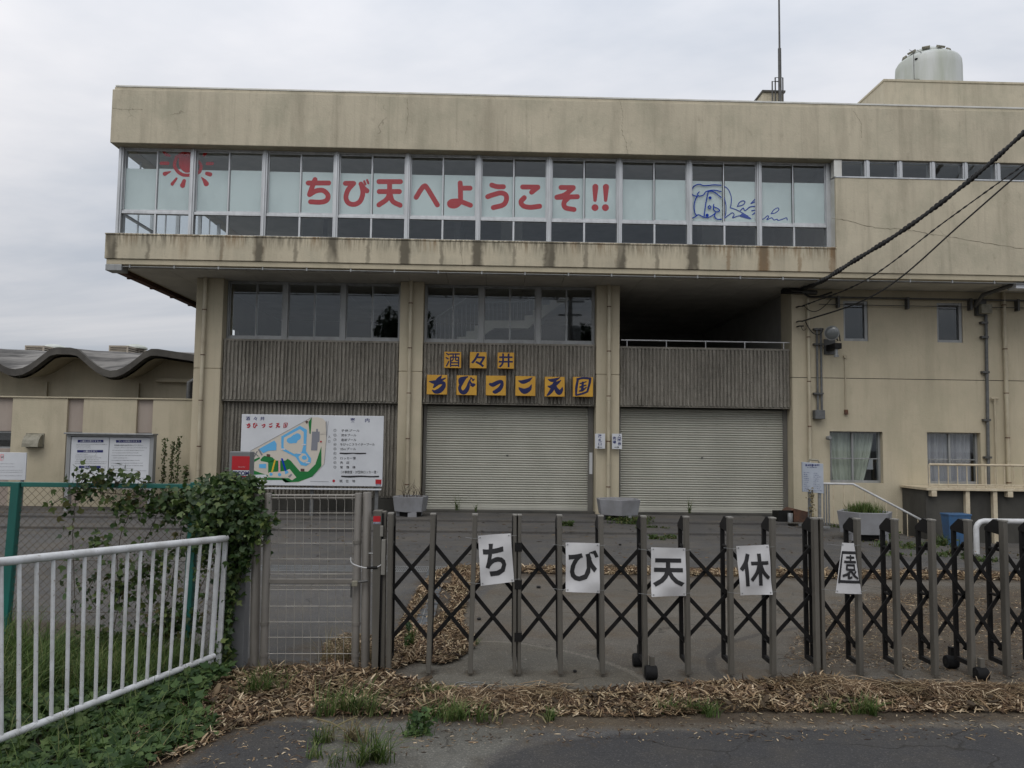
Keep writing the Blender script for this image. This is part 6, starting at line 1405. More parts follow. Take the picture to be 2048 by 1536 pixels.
# ================================================================== WIRE MESH WICKET GATE
YK = 6.08
wg = thing('wicket_gate', (P(525, 1345, YK).x, YK, 0), 'brown tubular wicket gate filled with thin wire mesh between two posts', 'gate')
_, ga, gb = vpost(wg, 'hinge_stile', 384, 354, 75, 1098, YK, .028, .05, 'pole_brown', 'tube'); _, gc, gd = vpost(wg, 'lock_stile', 899, 878, 75, 1105, YK, .028, .05, 'pole_brown', 'tube')
ps1 = thing('gate_post', (P(506, 1345, YK+.05).x, YK+.05, 0), 'round brown hinge post between the grey pillar and the wicket gate, wrapped in vine', 'post'); vpost(ps1, 'post', 318, 300, 80, 1105, YK+.03, .034, .06, 'pole_brown', 'tube')
ps2 = thing('gate_post', (P(733, 1345, YK).x, YK, 0), 'round brown latch post right of the wicket gate', 'post'); vpost(ps2, 'post', 948, 935, 70, 1100, YK-.0, .033, .06, 'pole_brown', 'tube')
def hz(y, xl=400, xr=880): a = P(*px6(xl-(y-75)*.028, y), YK+.028); b = P(*px6(xr-(y-75)*.02, y), YK+.028); return a, b
mb = MB(); a, b = hz(575); mb.bar(a, b, .035, .022, up=(0, 1, 0)); mb.build('mid_rail', 'pole_brown', wg, bevel=.004)
mb = MB(); 
for y in (88, 103): a, b = hz(y, 396, 885); mb.tube([a, b], .009, 6)
mb.build('top_rail', 'pole_brown', wg)
mb = MB()
for y in (1072, 1092): a, b = hz(y, 396, 885); mb.tube([a, b], .007, 6)
mb.build('bottom_rail', 'pole_brown', wg)
mb = MB()
for y in (83, 92, 104, 188, 277, 360, 450, 535, 600, 625, 718, 808, 895, 988, 1080): a, b = hz(y, 402, 882); mb.tube([a, b], .0028, 5)
nv = 11
for i in range(nv):
    x = 404+(870-404)*i/(nv-1); a = P(*px6(x, 82), YK+.028); b = P(*px6(x-12-(x-404)*-.01, 1088), YK+.028); r_ = .0021
    mb.tube([a, a.lerp(b, .5), b], r_, 4)
    mb.tube([a, (a.x, YK+.0, a.z-.012), (a.x, YK-.0, a.z-.04)], r_, 4)
mb.build('mesh_wire', 'mesh_brown', wg, kind='stuff')
for y in (355, 820, 1000):
    for (aa, xc) in ((ga, 360), (gc, 884)):
        q = P(*px6(xc+ (870-y)*.014, y), YK); mb = MB(); mb.tube([(q.x, YK+.028, q.z-.012), (q.x, YK+.028, q.z+.012)], .033, 14); mb.build('hinge_collar', 'pole_brown', wg)
mb = MB(); a = P(*px6(862, 590), YK-.03); b = P(*px6(955, 573), YK-.03); mb.tube([a, P(*px6(905, 580), YK-.03), b], .010, 8); mb.tube([a, a-Vector((0, 0, .10))], .008, 6); mb.build('latch', 'steel_dark', wg)
q = P(*px6(880, 590), YK-.04); mb = MB(); mb.box(q.x-.022, q.x+.022, YK-.05, YK-.02, q.z-.02, q.z+.02); mb.build('padlock', 'hood_grey', wg, bevel=.005)
# wire tie holding gate to post
wt = thing('tie_wire', (P(*px6(960, 500), YK-.06).x, YK-.06, .9), 'loop of pale wire with black tape tying the wicket gate to the latch post', 'wire')
pts = [P(*px6(x, y), YK-.06) for x, y in ((858, 440), (862, 470), (900, 490), (950, 500), (1000, 498), (1040, 475), (1062, 445), (1060, 430))]; c_ = catmull([(p.x, p.z) for p in pts]); mb = MB(); mb.tube([(p[0], YK-.06, p[1]) for p in c_], .0045, 6); mb.build('wire', 'white_pipe', wt, smooth=True)
a, b = P(*px6(950, 500), YK-.06), P(*px6(1010, 498), YK-.06); mb = MB(); mb.tube([a, b], .010, 8); mb.build('tape', 'gate_black', wt)
a, b = P(*px6(960, 417), YK-.03), P(*px6(1035, 419), YK-.03); mb = MB(); mb.tube([a, b], .005, 6); mb.build('rod', 'galv', wt)

# ================================================================== GREY PILLAR WITH ALARM SIGN
YI = 6.17
pi_ = thing('grey_pillar', (P(470, 1340, YI).x, YI, 0), 'tall grey box pillar with a red security sign, half buried in vines', 'pillar')
a = P(459, 903, YI); b = P(500.5, 903, YI); lean = P(486, 1339, YI).x-b.x
mb = MB(); mb.add([(a.x+lean*.8, YI, 0), (b.x+lean, YI, 0), (b.x+lean, YI+.12, 0), (a.x+lean*.8, YI+.12, 0), (a.x, YI, a.z), (b.x, YI, a.z), (b.x, YI+.12, a.z), (a.x, YI+.12, a.z)], [(3, 2, 1, 0), (4, 5, 6, 7), (0, 1, 5, 4), (1, 2, 6, 5), (2, 3, 7, 6), (3, 0, 4, 7)])
mb.build('pillar', 'pillar_grey', pi_, bevel=.006)
FI = frame_fn(400, 780, 500/2048, YI-.002)
q0, q1 = FI(264, 541), FI(406, 656); mb = MB(); mb.box(q0[0], q1[0]-.002, YI-.004, YI-.0005, q1[2], q0[2]); mb.build('sign_plate', 'logo_red', pi_)
q0, q1 = FI(264, 657), FI(405, 704); mb = MB(); mb.box(q0[0], q1[0]-.002, YI-.004, YI-.0005, q1[2], q0[2]); mb.build('sign_strip', 'board_white', pi_)
q0, q1 = FI(262, 705), FI(405, 712); mb = MB(); mb.box(q0[0], q1[0]-.002, YI-.004, YI-.0005, q1[2], q0[2]); mb.build('sign_edge', 'logo_red', pi_)
mb = MB(); text_on(mb, 'SECOM', FI, 266, 402, 664, 700, .035, off=.0035); mb.build('lettering', 'ink_navy', pi_)
mb = MB(); text_on(mb, 'Security', FI, 315, 370, 626, 635, .0, off=.0035); mb.build('small_lettering', 'board_white', pi_)

# ================================================================== GREEN CHAIN LINK FENCE
YC = 6.45; fc = thing('chain_link_fence', (P(400, 1300, YC).x, YC, 0), 'green-framed chain link fence overgrown with creepers at the left', 'fence')
zr = P(240, 971, YC).z
xl, xr = P(-420, 970, YC).x, P(470, 975, YC).x
for (pt_, pb_) in ((35, 5), (392, 372), (-340, -400)):
    a = P(pt_, 964, YC); b = P(pb_-2, 1345, YC); mb = MB(); hw = .033
    mb.add([(b.x-hw, YC-.035, 0), (b.x+hw, YC-.035, 0), (b.x+hw, YC+.03, 0), (b.x-hw, YC+.03, 0), (a.x-hw, YC-.035, a.z), (a.x+hw, YC-.035, a.z), (a.x+hw, YC+.03, a.z), (a.x-hw, YC+.03, a.z)], [(3, 2, 1, 0), (4, 5, 6, 7), (0, 1, 5, 4), (1, 2, 6, 5), (2, 3, 7, 6), (3, 0, 4, 7)])
    mb.build('post', 'fence_green', fc, bevel=.006)
for (u, v) in ((P(45, 970, YC).x, P(383, 970, YC).x), (P(401, 970, YC).x, xr), (xl, P(25, 970, YC).x)):
    mb = MB(); mb.box(u, v, YC-.02, YC+.018, zr-.018, zr+.018); mb.build('top_rail', 'fence_green', fc, bevel=.003)
mb = MB(); zt, zb_ = zr-.02, .04; H = zt-zb_; p_ = .062; n = int((xr-xl+H)/p_)+1
for i in range(n):
    for s_, yy in ((1, YC), (-1, YC+.003)):
        x0_ = xl-H+i*p_ if s_ > 0 else xl+i*p_; k = 22; pts = []
        for j in range(k+1):
            z = zb_+H*j/k; x = x0_+s_*H*j/k
            if xl <= x <= xr: pts.append((x, yy+(.003 if j % 2 else -.003), z))
        if len(pts) > 2: mb.tube(pts, .0016, 4, cap=False)
mb.build('chain_link_wire', 'chain_wire', fc, kind='stuff')
mb = MB()
for z in (zr-.22, .75, .35): mb.tube([(xl, YC+.006, z), (xr, YC+.006, z)], .0022, 5)
mb.build('tension_wire', 'chain_wire', fc)

# ================================================================== WHITE TUBULAR GUARD RAIL
Ra, Rb = P(450, 1077, 5.95), P(0, 1124, 4.45)
D2 = Vector((Rb.x-Ra.x, Rb.y-Ra.y, 0)); ztr = (Ra.z, Rb.z)
qa, qb = P(428, 1312, 5.92), P(0, 1478, 4.40)
ra = thing('guard_rail', (qa.x, qa.y, 0), 'white tubular guard rail with upright bars running toward the camera at the left', 'guard rail')
ext = 1.75
mb = MB(); mb.tube([Ra+(Ra-Rb)*.01, Ra.lerp(Rb, .5), Ra.lerp(Rb, ext)], .0245, 14); mb.build('top_rail', 'rail_paint', ra, smooth=True)
mb = MB(); mb.tube([qa, qa.lerp(qb, .5), qa.lerp(qb, ext)], .020, 12); mb.build('bottom_rail', 'rail_paint', ra, smooth=True)
def tpar(px):                       # parameter along the top rail seen at this bearing
    lo, hi = 0.0, 1.6
    for _ in range(40):
        m_ = (lo+hi)/2; q = Ra.lerp(Rb, m_); d = q-Vector((0, 0, CAM_H)); X = 1024+FPX*d.dot(CR)/d.dot(-CB)
        if X > px: lo = m_
        else: hi = m_
    return lo
t0_, t1_ = tpar(423), tpar(38.8); nb_ = 14; dt_ = (t1_-t0_)/nb_
for k in range(-0, 24):
    t_ = t0_+dt_*k
    if t_ > ext: break
    a, b = Ra.lerp(Rb, t_), qa.lerp(qb, t_); mb = MB(); mb.tube([b, a], .0115, 8); mb.build('upright_bar', 'rail_paint', ra, smooth=True)
mb = MB(); a, b = P(438, 1080, 5.93), P(421, 1320, 5.93); mb.tube([(b.x, b.y, 0), a], .018, 10); mb.build('end_post', 'rail_paint', ra, smooth=True)
mb = MB(); a, b = P(452, 1072, 5.99), P(437, 1330, 5.99); mb.add([(b.x-.018, 5.97, 0), (b.x+.018, 5.97, 0), (b.x+.018, 6.0, 0), (b.x-.018, 6.0, 0), (a.x-.016, 5.97, a.z), (a.x+.016, 5.97, a.z), (a.x+.016, 6.0, a.z), (a.x-.016, 6.0, a.z)], [(3, 2, 1, 0), (4, 5, 6, 7), (0, 1, 5, 4), (1, 2, 6, 5), (2, 3, 7, 6), (3, 0, 4, 7)]); mb.build('end_plate', 'rail_paint', ra, bevel=.003)
t2 = Ra.lerp(Rb, 1.5); mb = MB(); mb.tube([(t2.x-.03, t2.y, 0), t2], .024, 10); mb.build('end_post', 'rail_paint', ra, smooth=True)

# ================================================================== STRAW, LEAVES, GRASS
def chips(name, poly, n, lo, hi, mat, hmax, label, cat, thin=.006, base=.014, bias=None, upr=.35):
    """loose slivers: bent little strips lying on the ground inside a polygon"""
    xs = [p[0] for p in poly]; ys = [p[1] for p in poly]; pts = []
    while sum(len(p) for p in pts) < n:
        x = rng.uniform(min(xs), max(xs), n); y = rng.uniform(min(ys), max(ys), n); k = inside(poly, x, y)
        if bias is not None: k &= rng.uniform(0, 1, n) < bias(x, y)
        pts.append(np.stack([x[k], y[k]], 1))
        if len(pts) > 60: break
    c = np.concatenate(pts)[:n]; n = len(c)
    L_ = rng.uniform(lo, hi, n)*rng.uniform(.6, 1.5, n); W = rng.uniform(.5, 1.6, n)*thin; an = rng.uniform(0, 2*np.pi, n); ti = rng.normal(0, upr*.5, n)
    hh = rng.beta(1.3, 2, n)*hmax*(bump2(c)); z0 = base+hh+np.array([gz(a, b) for a, b in c])
    d = np.stack([np.cos(an)*np.cos(ti), np.sin(an)*np.cos(ti), np.sin(ti)], 1); s_ = np.stack([-np.sin(an), np.cos(an), rng.normal(0, .35, n)], 1)
    s_ /= np.linalg.norm(s_, axis=1)[:, None]; up_ = np.cross(d, s_)
    C = np.concatenate([c, (z0+np.abs(np.sin(ti))*L_*.4)[:, None]], 1); bend = (rng.uniform(-.10, .16, n)*L_)[:, None]
    L_ = L_[:, None]; W = W[:, None]
    V = np.stack([C-d*L_/2-s_*W*.3, C-d*L_/2+s_*W*.3, C+up_*bend-s_*W/2, C+up_*bend+s_*W/2, C+d*L_/2-s_*W*.25, C+d*L_/2+s_*W*.25,], 1)
    V2 = V.copy(); V2 -= (up_*.0012)[:, None, :]
    VV = np.concatenate([V, V2], 1).reshape(-1, 3); o = np.arange(n)[:, None, None]*12
    q = np.array([[0, 2, 3, 1], [2, 4, 5, 3], [7, 9, 8, 6], [9, 11, 10, 8], [0, 6, 8, 2], [2, 8, 10, 4], [3, 9, 7, 1], [5, 11, 9, 3]])
    ob = npmesh(name, VV, (o+q[None]).reshape(-1, 4), mat); return tag(ob, label, cat, kind='stuff')
def bump2(c): return .55+.45*np.sin(c[:, 0]*2.3+1)*np.sin(c[:, 1]*3.1+c[:, 0])
GP = lambda lst: [(G(x, y).x, G(x, y).y) for x, y in lst]
front = GP([(395, 1352), (560, 1342), (770, 1340), (795, 1362), (1000, 1402), (1140, 1392), (1300, 1376), (1500, 1366), (1640, 1358), (1740, 1382), (2048, 1386), (2200, 1388), (2200, 1426), (2048, 1430), (1500, 1428), (1280, 1440), (1100, 1436), (900, 1436), (720, 1434), (560, 1436), (470, 1462), (380, 1510), (300, 1540), (250, 1500), (330, 1420)])
chips('straw_litter', front, 17000, .03, .085, 'straw_chip', .045, 'thick drift of straw and wood chips along the foot of the gates', 'straw', thin=.0105, upr=.6, bias=lambda x, y: np.clip(.75+.6*np.sin(x*5.3+np.sin(y*9))*np.sin(y*13+x*3), .12, 1))
chips('straw_litter', GP([(1600, 1374), (1760, 1388), (2048, 1390), (2250, 1392), (2250, 1412), (2048, 1410), (1750, 1400), (1640, 1392)]), 5200, .12, .30, 'straw_chip', .05, 'long golden straw stalks lying at the right in front of the gate', 'straw', thin=.0042, base=.03, upr=.12)
chips('straw_litter', GP([(880, 1392), (1000, 1390), (1130, 1384), (1130, 1404), (960, 1424), (860, 1426)]), 900, .12, .26, 'straw_chip', .05, 'bundle of longer straw stalks in the middle of the drift', 'straw', thin=.0042, base=.03, upr=.15)
pile = GP([(770, 1345), (782, 1300), (812, 1232), (835, 1185), (870, 1148), (900, 1137), (958, 1136), (956, 1165), (936, 1180), (930, 1215), (925, 1250), (945, 1275), (948, 1300), (915, 1325), (880, 1334), (830, 1328), (800, 1340)])
cov = GP([(884, 1150), (905, 1150), (905, 1172), (878, 1176), (905, 1188), (902, 1215), (865, 1250), (850, 1262), (820, 1258), (850, 1210)])
def off_cover(x, y): return np.where(inside(cov, x, y), .03, 1.0)
chips('straw_litter', pile, 15000, .03, .07, 'straw_chip', .06, 'heap of straw chips half burying the blue-grey duct covers behind the gate', 'straw', bias=off_cover, thin=.011, upr=.6)
chips('straw_litter', GP([(960, 1135), (1300, 1139), (1700, 1146), (2100, 1150), (2100, 1163), (1700, 1160), (1300, 1152), (960, 1148)]), 9000, .05, .13, 'straw_chip', .05, 'long thin line of straw lying across the yard behind the gates', 'straw', thin=.012)
chips('straw_litter', GP([(640, 1345), (650, 1290), (690, 1270), (745, 1275), (752, 1345)]), 1500, .03, .08, 'straw_chip', .04, 'sparse straw caught behind the wicket gate', 'straw')
chips('mulch_litter', GP([(1560, 1335), (1600, 1250), (1700, 1190), (2100, 1185), (2200, 1340), (1900, 1345)]), 9000, .015, .045, 'straw_chip', .008, 'fine scattered bark and chips on the bare ground at the right behind the gate', 'wood chips', base=.006, bias=lambda x, y: .15+.85*(np.sin(x*1.9+y*2.7)*np.sin(y*2.1-x)*.5+.5)**2)
chips('mulch_litter', GP([(-300, 1540), (300, 1400), (500, 1340), (1000, 1380), (2200, 1340), (2200, 1480), (1000, 1490), (600, 1540)]), 3500, .01, .04, 'straw_chip', .004, 'stray chips blown over the kerb and gutter', 'wood chips', base=.010, upr=.1)
chips('mulch_litter', [(-6, 10.8), (10, 10.8), (10, 17.5), (-6, 17.5)], 900, .03, .08, 'dirt_chip', .004, 'scattered dead leaves on the yard before the building', 'dead leaves', base=.05, thin=.02, upr=.1)
chips('dead_leaf', front, 450, .04, .08, 'dirt_chip', .055, 'brown dead leaves mixed into the straw drift at the gate', 'dead leaves', thin=.034, base=.028, upr=.5)
# single long stalks lying about
for k, (x0, y0, x1, y1) in enumerate(((428, 1378, 506, 1402), (430, 1398, 490, 1418), (703, 1338, 742, 1282), (628, 1448, 690, 1474), (665, 1468, 715, 1446), (985, 1455, 1000, 1420), (1072, 1440, 1092, 1460), (1640, 1395, 1730, 1372), (1700, 1440, 1670, 1415), (1900, 1392, 1960, 1422))):
    a, b = G(x0, y0), G(x1, y1); 
    if k == 2: b = P(x1, y1, a.y+.02)
    o = thing('loose_stalk', (a.x, a.y, .03), ['upper pale stalk lying left of the wicket gate', 'lower pale stalk lying left of the wicket gate', 'broken cane leaning against the wicket latch post', 'brown stalk across the gutter grass', 'pale stalk crossing the brown one by the gutter', 'short pale splinter upright at the drift edge', 'short splinter at the edge of the road', 'stalk leaning on the drift under the right gate', 'stalk end poking onto the road at the right', 'long stalk lying over the straw at the right'][k], 'stalk', 'loose stalks')
    mb = MB(); m_ = a.lerp(b, .5); mb.tube([(a.x, a.y, a.z+.035), (m_.x+.01, m_.y, m_.z+.045), (b.x, b.y, b.z+.04)], [.006, .0055, .004], 6); mb.build('stem', 'dry_grass', o)

LEAF = np.array([[0, 0, 0], [-.34, .16, .07], [-.50, .46, .04], [-.20, .58, .03], [0, 1.08, -.08], [.20, .58, .03], [.50, .46, .04], [.34, .16, .07], [0, .42, -.03]])
LEAFF = np.array([[0, 1, 8], [1, 2, 8], [2, 3, 8], [3, 4, 8], [4, 5, 8], [5, 6, 8], [6, 7, 8], [7, 0, 8]])
def leaves(name, C, size, mat, label, cat, up=.5, parent=None, kind='stuff', face=(0, -1, 0)):
    n = len(C); s_ = size*rng.uniform(.5, 1.35, n); nrm = rng.normal(0, .55, (n, 3))+np.array([0, 0, up])+np.array(face)*.55
    nrm /= np.linalg.norm(nrm, axis=1)[:, None]; t_ = rng.normal(0, 1, (n, 3))+np.array([0, 0, -.6]); t_ -= nrm*(t_*nrm).sum(1)[:, None]; t_ /= np.linalg.norm(t_, axis=1)[:, None]
    b = np.cross(t_, nrm); asp = rng.uniform(.75, 1.15, n)
    V = C[:, None, :]+(LEAF[None, :, 0, None]*b[:, None, :]*asp[:, None, None]+LEAF[None, :, 1, None]*t_[:, None, :]+LEAF[None, :, 2, None]*nrm[:, None, :])*s_[:, None, None]
    F = (np.arange(n)[:, None, None]*9+LEAFF[None]).reshape(-1, 3); ob = npmesh(name, V.reshape(-1, 3), F, mat, parent)
    if parent is None: return tag(ob, label, cat, kind=kind)
    ob['kind'] = kind; return ob
def grass(name, C, h, wd, mat, label, cat, spread=.35, parent=None, kind='stuff'):
    n = len(C); H_ = h*rng.uniform(.4, 1.25, n); an = rng.uniform(0, 2*np.pi, n); le = rng.uniform(.1, 1, n)*spread
    d = np.stack([np.cos(an), np.sin(an)], 1); sd_ = np.stack([-np.sin(an+.3), np.cos(an+.3)], 1); V = []
    for f_, w_ in ((0, 1), (.35, .95), (.7, .6), (1, .08)):
        c = C+np.concatenate([d*(le*H_*f_**1.8*1.3)[:, None], (H_*f_*(1-.35*le*f_))[:, None]], 1); q = np.concatenate([sd_*wd*w_/2, np.zeros((n, 1))], 1); V += [c-q, c+q]
    V = np.stack(V, 1).reshape(-1, 3); q = np.array([[0, 1, 3, 2], [2, 3, 5, 4], [4, 5, 7, 6]]); F = (np.arange(n)[:, None, None]*8+q[None]).reshape(-1, 4)
    ob = npmesh(name, V, F, mat, parent)
    if parent is None: return tag(ob, label, cat, kind=kind)
    ob['kind'] = kind; return ob
def clump(cx, cy, rx, ry, n): 
    k_ = max(1, n//22); ca = rng.uniform(0, 2*np.pi, k_); cr2 = rng.uniform(0, 1, k_)**.7; w_ = rng.integers(0, k_, n); a = ca[w_]; r = cr2[w_]
    jx, jy = rng.normal(0, .16, n), rng.normal(0, .2, n); a = a+jx; r = np.abs(r+jy)
    x = cx+rx*r*np.cos(a); y = cy+ry*r*np.sin(a); return np.stack([x, y, np.array([gz(p, q) for p, q in zip(x, y)])+.01], 1)
# ivy mass over the pillar and fence corner (px regions turned into places at their own depth)
def blob(px, py, Y, rx, ry, rz, n): 
    c = np.array(P(px, py, Y)); v = rng.normal(0, .47, (n, 3)); return c+v*np.array([rx, ry, rz])
vn = thing('climbing_vine', (P(450, 1330, 6.1).x, 6.1, 0), 'dense green climbing vine swallowing the grey pillar and the fence corner', 'vine')
VC = [(lambda *q: blob(*q[:6], int(q[6]*1.5)))(470, 1000, 6.12, .17, .18, .15, 900), blob(440, 1035, 6.15, .20, .20, .20, 1200), blob(492, 1030, 6.08, .15, .15, .22, 700), blob(500, 965, 6.1, .07, .08, .05, 120), blob(455, 958, 6.12, .10, .08, .05, 110), blob(425, 985, 6.3, .20, .12, .10, 500), blob(515, 1052, 6.05, .10, .08, .10, 160), blob(478, 1110, 6.1, .11, .12, .16, 420),
      blob(457, 1170, 6.08, .06, .10, .22, 330), blob(450, 1240, 6.08, .05, .08, .25, 260), blob(446, 1300, 6.06, .06, .10, .16, 220), blob(385, 1010, 6.42, .22, .10, .16, 380), blob(540, 1040, 6.05, .06, .04, .04, 26)]
leaves('foliage', np.concatenate(VC), .047, 'vine_leaf', None, None, parent=vn)
mb = MB()
for k in range(10):
    x = P(random.uniform(432, 458), 1330, 6.1).x; z = 0; pts = [(x, 6.15, 0)]; xx = x
    for j in range(8): z += .17; xx += random.uniform(-.05, .05); pts.append((xx, 6.12+random.uniform(-.05, .05), z))
    mb.tube(pts, .004, 5)
mb.build('stem', 'bark', vn)
cv = thing('fence_creeper', (P(200, 1340, 6.4).x, 6.4, 0), 'sparse creeper stems and leaves straggling over the chain link fence', 'creeper')
CV = []; mb = MB()
runs = [((150, 1320), (150, 1180), (145, 1060), (155, 975), (150, 950)), ((150, 1000), (180, 975), (215, 955), (240, 968)), ((210, 1320), (240, 1200), (235, 1100), (270, 1000), (300, 960)), ((290, 1320), (300, 1220), (280, 1120), (310, 1040), (330, 985)),
        ((360, 1320), (330, 1230), (350, 1130), (370, 1040), (400, 980)), ((230, 1180), (300, 1130), (350, 1100), (420, 1060)), ((190, 1330), (200, 1250), (180, 1180), (210, 1120)), ((100, 1010), (160, 985), (260, 990), (380, 1000)), ((200, 985), (240, 1010), (330, 1020), (400, 1010)), ((330, 1330), (380, 1250), (400, 1180), (430, 1120)), ((160, 968), (180, 945), (200, 962), (215, 948), (235, 965), (262, 955), (290, 968))]
for rn in runs:
    pts = [P(x, y, 6.42) for x, y in rn]; c_ = catmull([(p.x, p.z) for p in pts], 10); mb.tube([(p[0]+random.uniform(-.006, .006), 6.42, p[1]) for p in c_], .003, 4)
    for p in c_:
        for _ in range(2): CV.append((p[0]+random.gauss(0, .045), 6.42+random.gauss(0, .03), p[1]+random.gauss(0, .045)))
mb.build('stem', 'bark', cv)
for (x, y, rx, rz, n) in ((340, 1005, .34, .07, 230), (250, 1020, .20, .08, 60), (240, 1180, .16, .16, 90), (310, 1140, .20, .2, 110), (350, 1230, .22, .2, 150), (190, 1080, .12, .1, 40), (240, 1290, .4, .12, 380), (400, 1090, .12, .2, 160), (330, 1260, .3, .2, 260)): CV += [tuple(v) for v in blob(x, y, 6.42, rx, .06, rz, n)]
CV = np.array(CV); leaves('foliage', CV[::2], .050, 'vine_leaf_sparse', None, None, parent=cv, up=.3); leaves('foliage', CV[1::2], .045, 'vine_leaf', None, None, parent=cv, up=.3)
# ground cover at the left: leafy mass, rising in humps
gpoly = GP([(-500, 1540), (-400, 1330), (-60, 1300), (150, 1290), (300, 1330), (440, 1335), (470, 1350), (430, 1380), (400, 1420), (440, 1470), (380, 1500), (300, 1540)])
def fill(poly, n):
    xs = [p[0] for p in poly]; ys = [p[1] for p in poly]; out = []
    while sum(map(len, out)) < n: x = rng.uniform(min(xs), max(xs), n); y = rng.uniform(min(ys), max(ys), n); k = inside(poly, x, y); out.append(np.stack([x[k], y[k]], 1))
    return np.concatenate(out)[:n]
def hump(c): return .07+.10*(np.sin(c[:, 0]*3.1+c[:, 1]*1.3)*.5+.5)*(np.sin(c[:, 1]*4.3-c[:, 0]*1.7)*.5+.5)
gpoly2 = gpoly+[(gpoly[-1][0]-.05, 3.2), (gpoly[0][0], 3.0)]
c = fill(gpoly2, 15000); z = hump(c)*rng.uniform(.15, 1.0, len(c))**.6; leaves('ground_cover', np.concatenate([c, z[:, None]], 1), .060, 'ground_leaf', 'low leafy creeper carpet under the white guard rail', 'ground cover', up=1.2, face=(0, -.4, 0))
c = fill(gpoly2, 3200); grass('wild_grass', np.concatenate([c, np.zeros((len(c), 1))+.01], 1), .20, .006, 'grass_blade', 'wild grass growing through the creeper carpet at the left', 'grass', 1.0)
c = fill(GP([(-500, 1340), (-300, 1300), (60, 1300), (110, 1340), (90, 1400), (-100, 1480), (-400, 1500)]), 4600); grass('tall_grass', np.concatenate([c, np.zeros((len(c), 1))+.01], 1), .40, .007, 'grass_blade', 'tall bright grass behind the white guard rail at the left edge', 'grass', 1.1)
c = fill(GP([(60, 1340), (110, 1310), (380, 1325), (420, 1345), (250, 1400), (120, 1400)]), 2200); grass('tall_grass', np.concatenate([c, np.zeros((len(c), 1))+.01], 1), .26, .006, 'grass_blade', 'rank grass between the fence and the guard rail', 'grass', .9)
# single tufts
TFS = .45
TF = [(540, 1390, .16, .10, 260, .22, 'grass_blade', 'yellow-green tuft in the straw left of the wicket gate'), (690, 1432, .20, .10, 420, .24, 'grass_blade', 'dark tuft at the kerb below the wicket gate'), (880, 1396, .13, .07, 380, .10, 'grass_blade', 'flat round tuft on the concrete in front of the first posts'),
      (925, 1440, .22, .08, 520, .14, 'grass_blade', 'wide tuft at the straw edge below the first paper sheet'), (842, 1470, .10, .06, 300, .12, 'vine_leaf', 'bright round weed in the cracked gutter'), (742, 1525, .13, .10, 330, .22, 'grass_blade', 'spiky tuft at the bottom edge left of the road'),
      (1108, 1445, .14, .05, 130, .09, 'grass_blade', 'thin weed patch on the kerb under the second sheet'), (1400, 1432, .22, .07, 420, .12, 'grass_blade', 'tuft on the kerb below the third and fourth sheets'), (1745, 1432, .12, .06, 260, .14, 'grass_blade', 'small tuft on the kerb under the right gate'),
      (1650, 1430, .08, .04, 120, .12, 'grass_blade', 'small dark tuft left of the one under the right gate'), (600, 1530, .25, .10, 130, .11, 'grass_blade', 'thin grass along the bottom edge on the dark patch'), (700, 1480, .16, .08, 260, .14, 'dry_grass', 'yellowed straw tuft in the gutter crack'),
      (690, 1330, .16, .06, 200, .30, 'dry_grass', 'dry grass tuft behind the foot of the wicket gate'), (740, 1330, .10, .05, 60, .62, 'dry_grass', 'tall dry grass stems by the wicket latch post'), (815, 1300, .06, .05, 140, .22, 'vine_leaf', 'leafy weed behind the first gate post'), (960, 1290, .08, .04, 60, .07, 'grass_blade', 'tiny weed in the joint of the concrete pad'),
      (640, 1490, .10, .08, 90, .12, 'grass_blade', 'mixed grass beside the dark asphalt patch')]
for (x, y, rx, ry, n, h, mt, lab) in TF:
    n = int(n*TFS)+8; g_ = G(x, y); o = thing('grass_tuft', (g_.x, g_.y, 0), lab, 'grass tuft', 'weeds and tufts by the gate')
    if mt == 'vine_leaf':
        cc = clump(g_.x, g_.y, rx, ry, n); cc[:, 2] += rng.uniform(0, h, n); leaves('foliage', cc, .035, 'ground_leaf', None, None, parent=o)
        grass('blades', clump(g_.x, g_.y, rx, ry, n//2), h, .005, 'grass_blade', None, None, .5, o)
    else: grass('blades', clump(g_.x, g_.y, rx, ry, n), h*.9, .006 if h < .5 else .003, mt, None, None, 1.1, o)
# weeds in the yard
WD = [(1255, 1046, .55, .25, 700, .16, 'spreading weed patch below the middle planter'), (1300, 1060, .35, .3, 260, .10, 'runner of weeds reaching right from the middle planter'), (1330, 1078, .25, .2, 180, .09, 'yellowish weed tip at the end of the runner'), (1145, 1052, .5, .12, 120, .12, 'thin weeds along the step left of the middle planter'),
      (1750, 1072, .45, .3, 420, .20, 'green weeds under the right planter'), (1795, 1095, .6, .3, 300, .12, 'low weeds right of the right planter'), (1700, 1055, .4, .2, 120, .14, 'weeds at the foot of the handrail'), (1890, 1075, .3, .2, 200, .22, 'leafy weed beside the blue container'), (1850, 1110, .8, .3, 200, .08, 'patchy moss and weeds on the slope'), (1930, 1120, .8, .3, 200, .08, 'patchy weeds at the far right of the slope'),
      (910, 1019, .22, .06, 26, .40, 'spindly weed against the left shutter'), (952, 1020, .06, .05, 10, .2, 'tiny weed at the foot of the left shutter'), (1376, 1024, .18, .06, 36, .34, 'small green weed against the right shutter'), (640, 1200, .12, .1, 0, .1, '')]
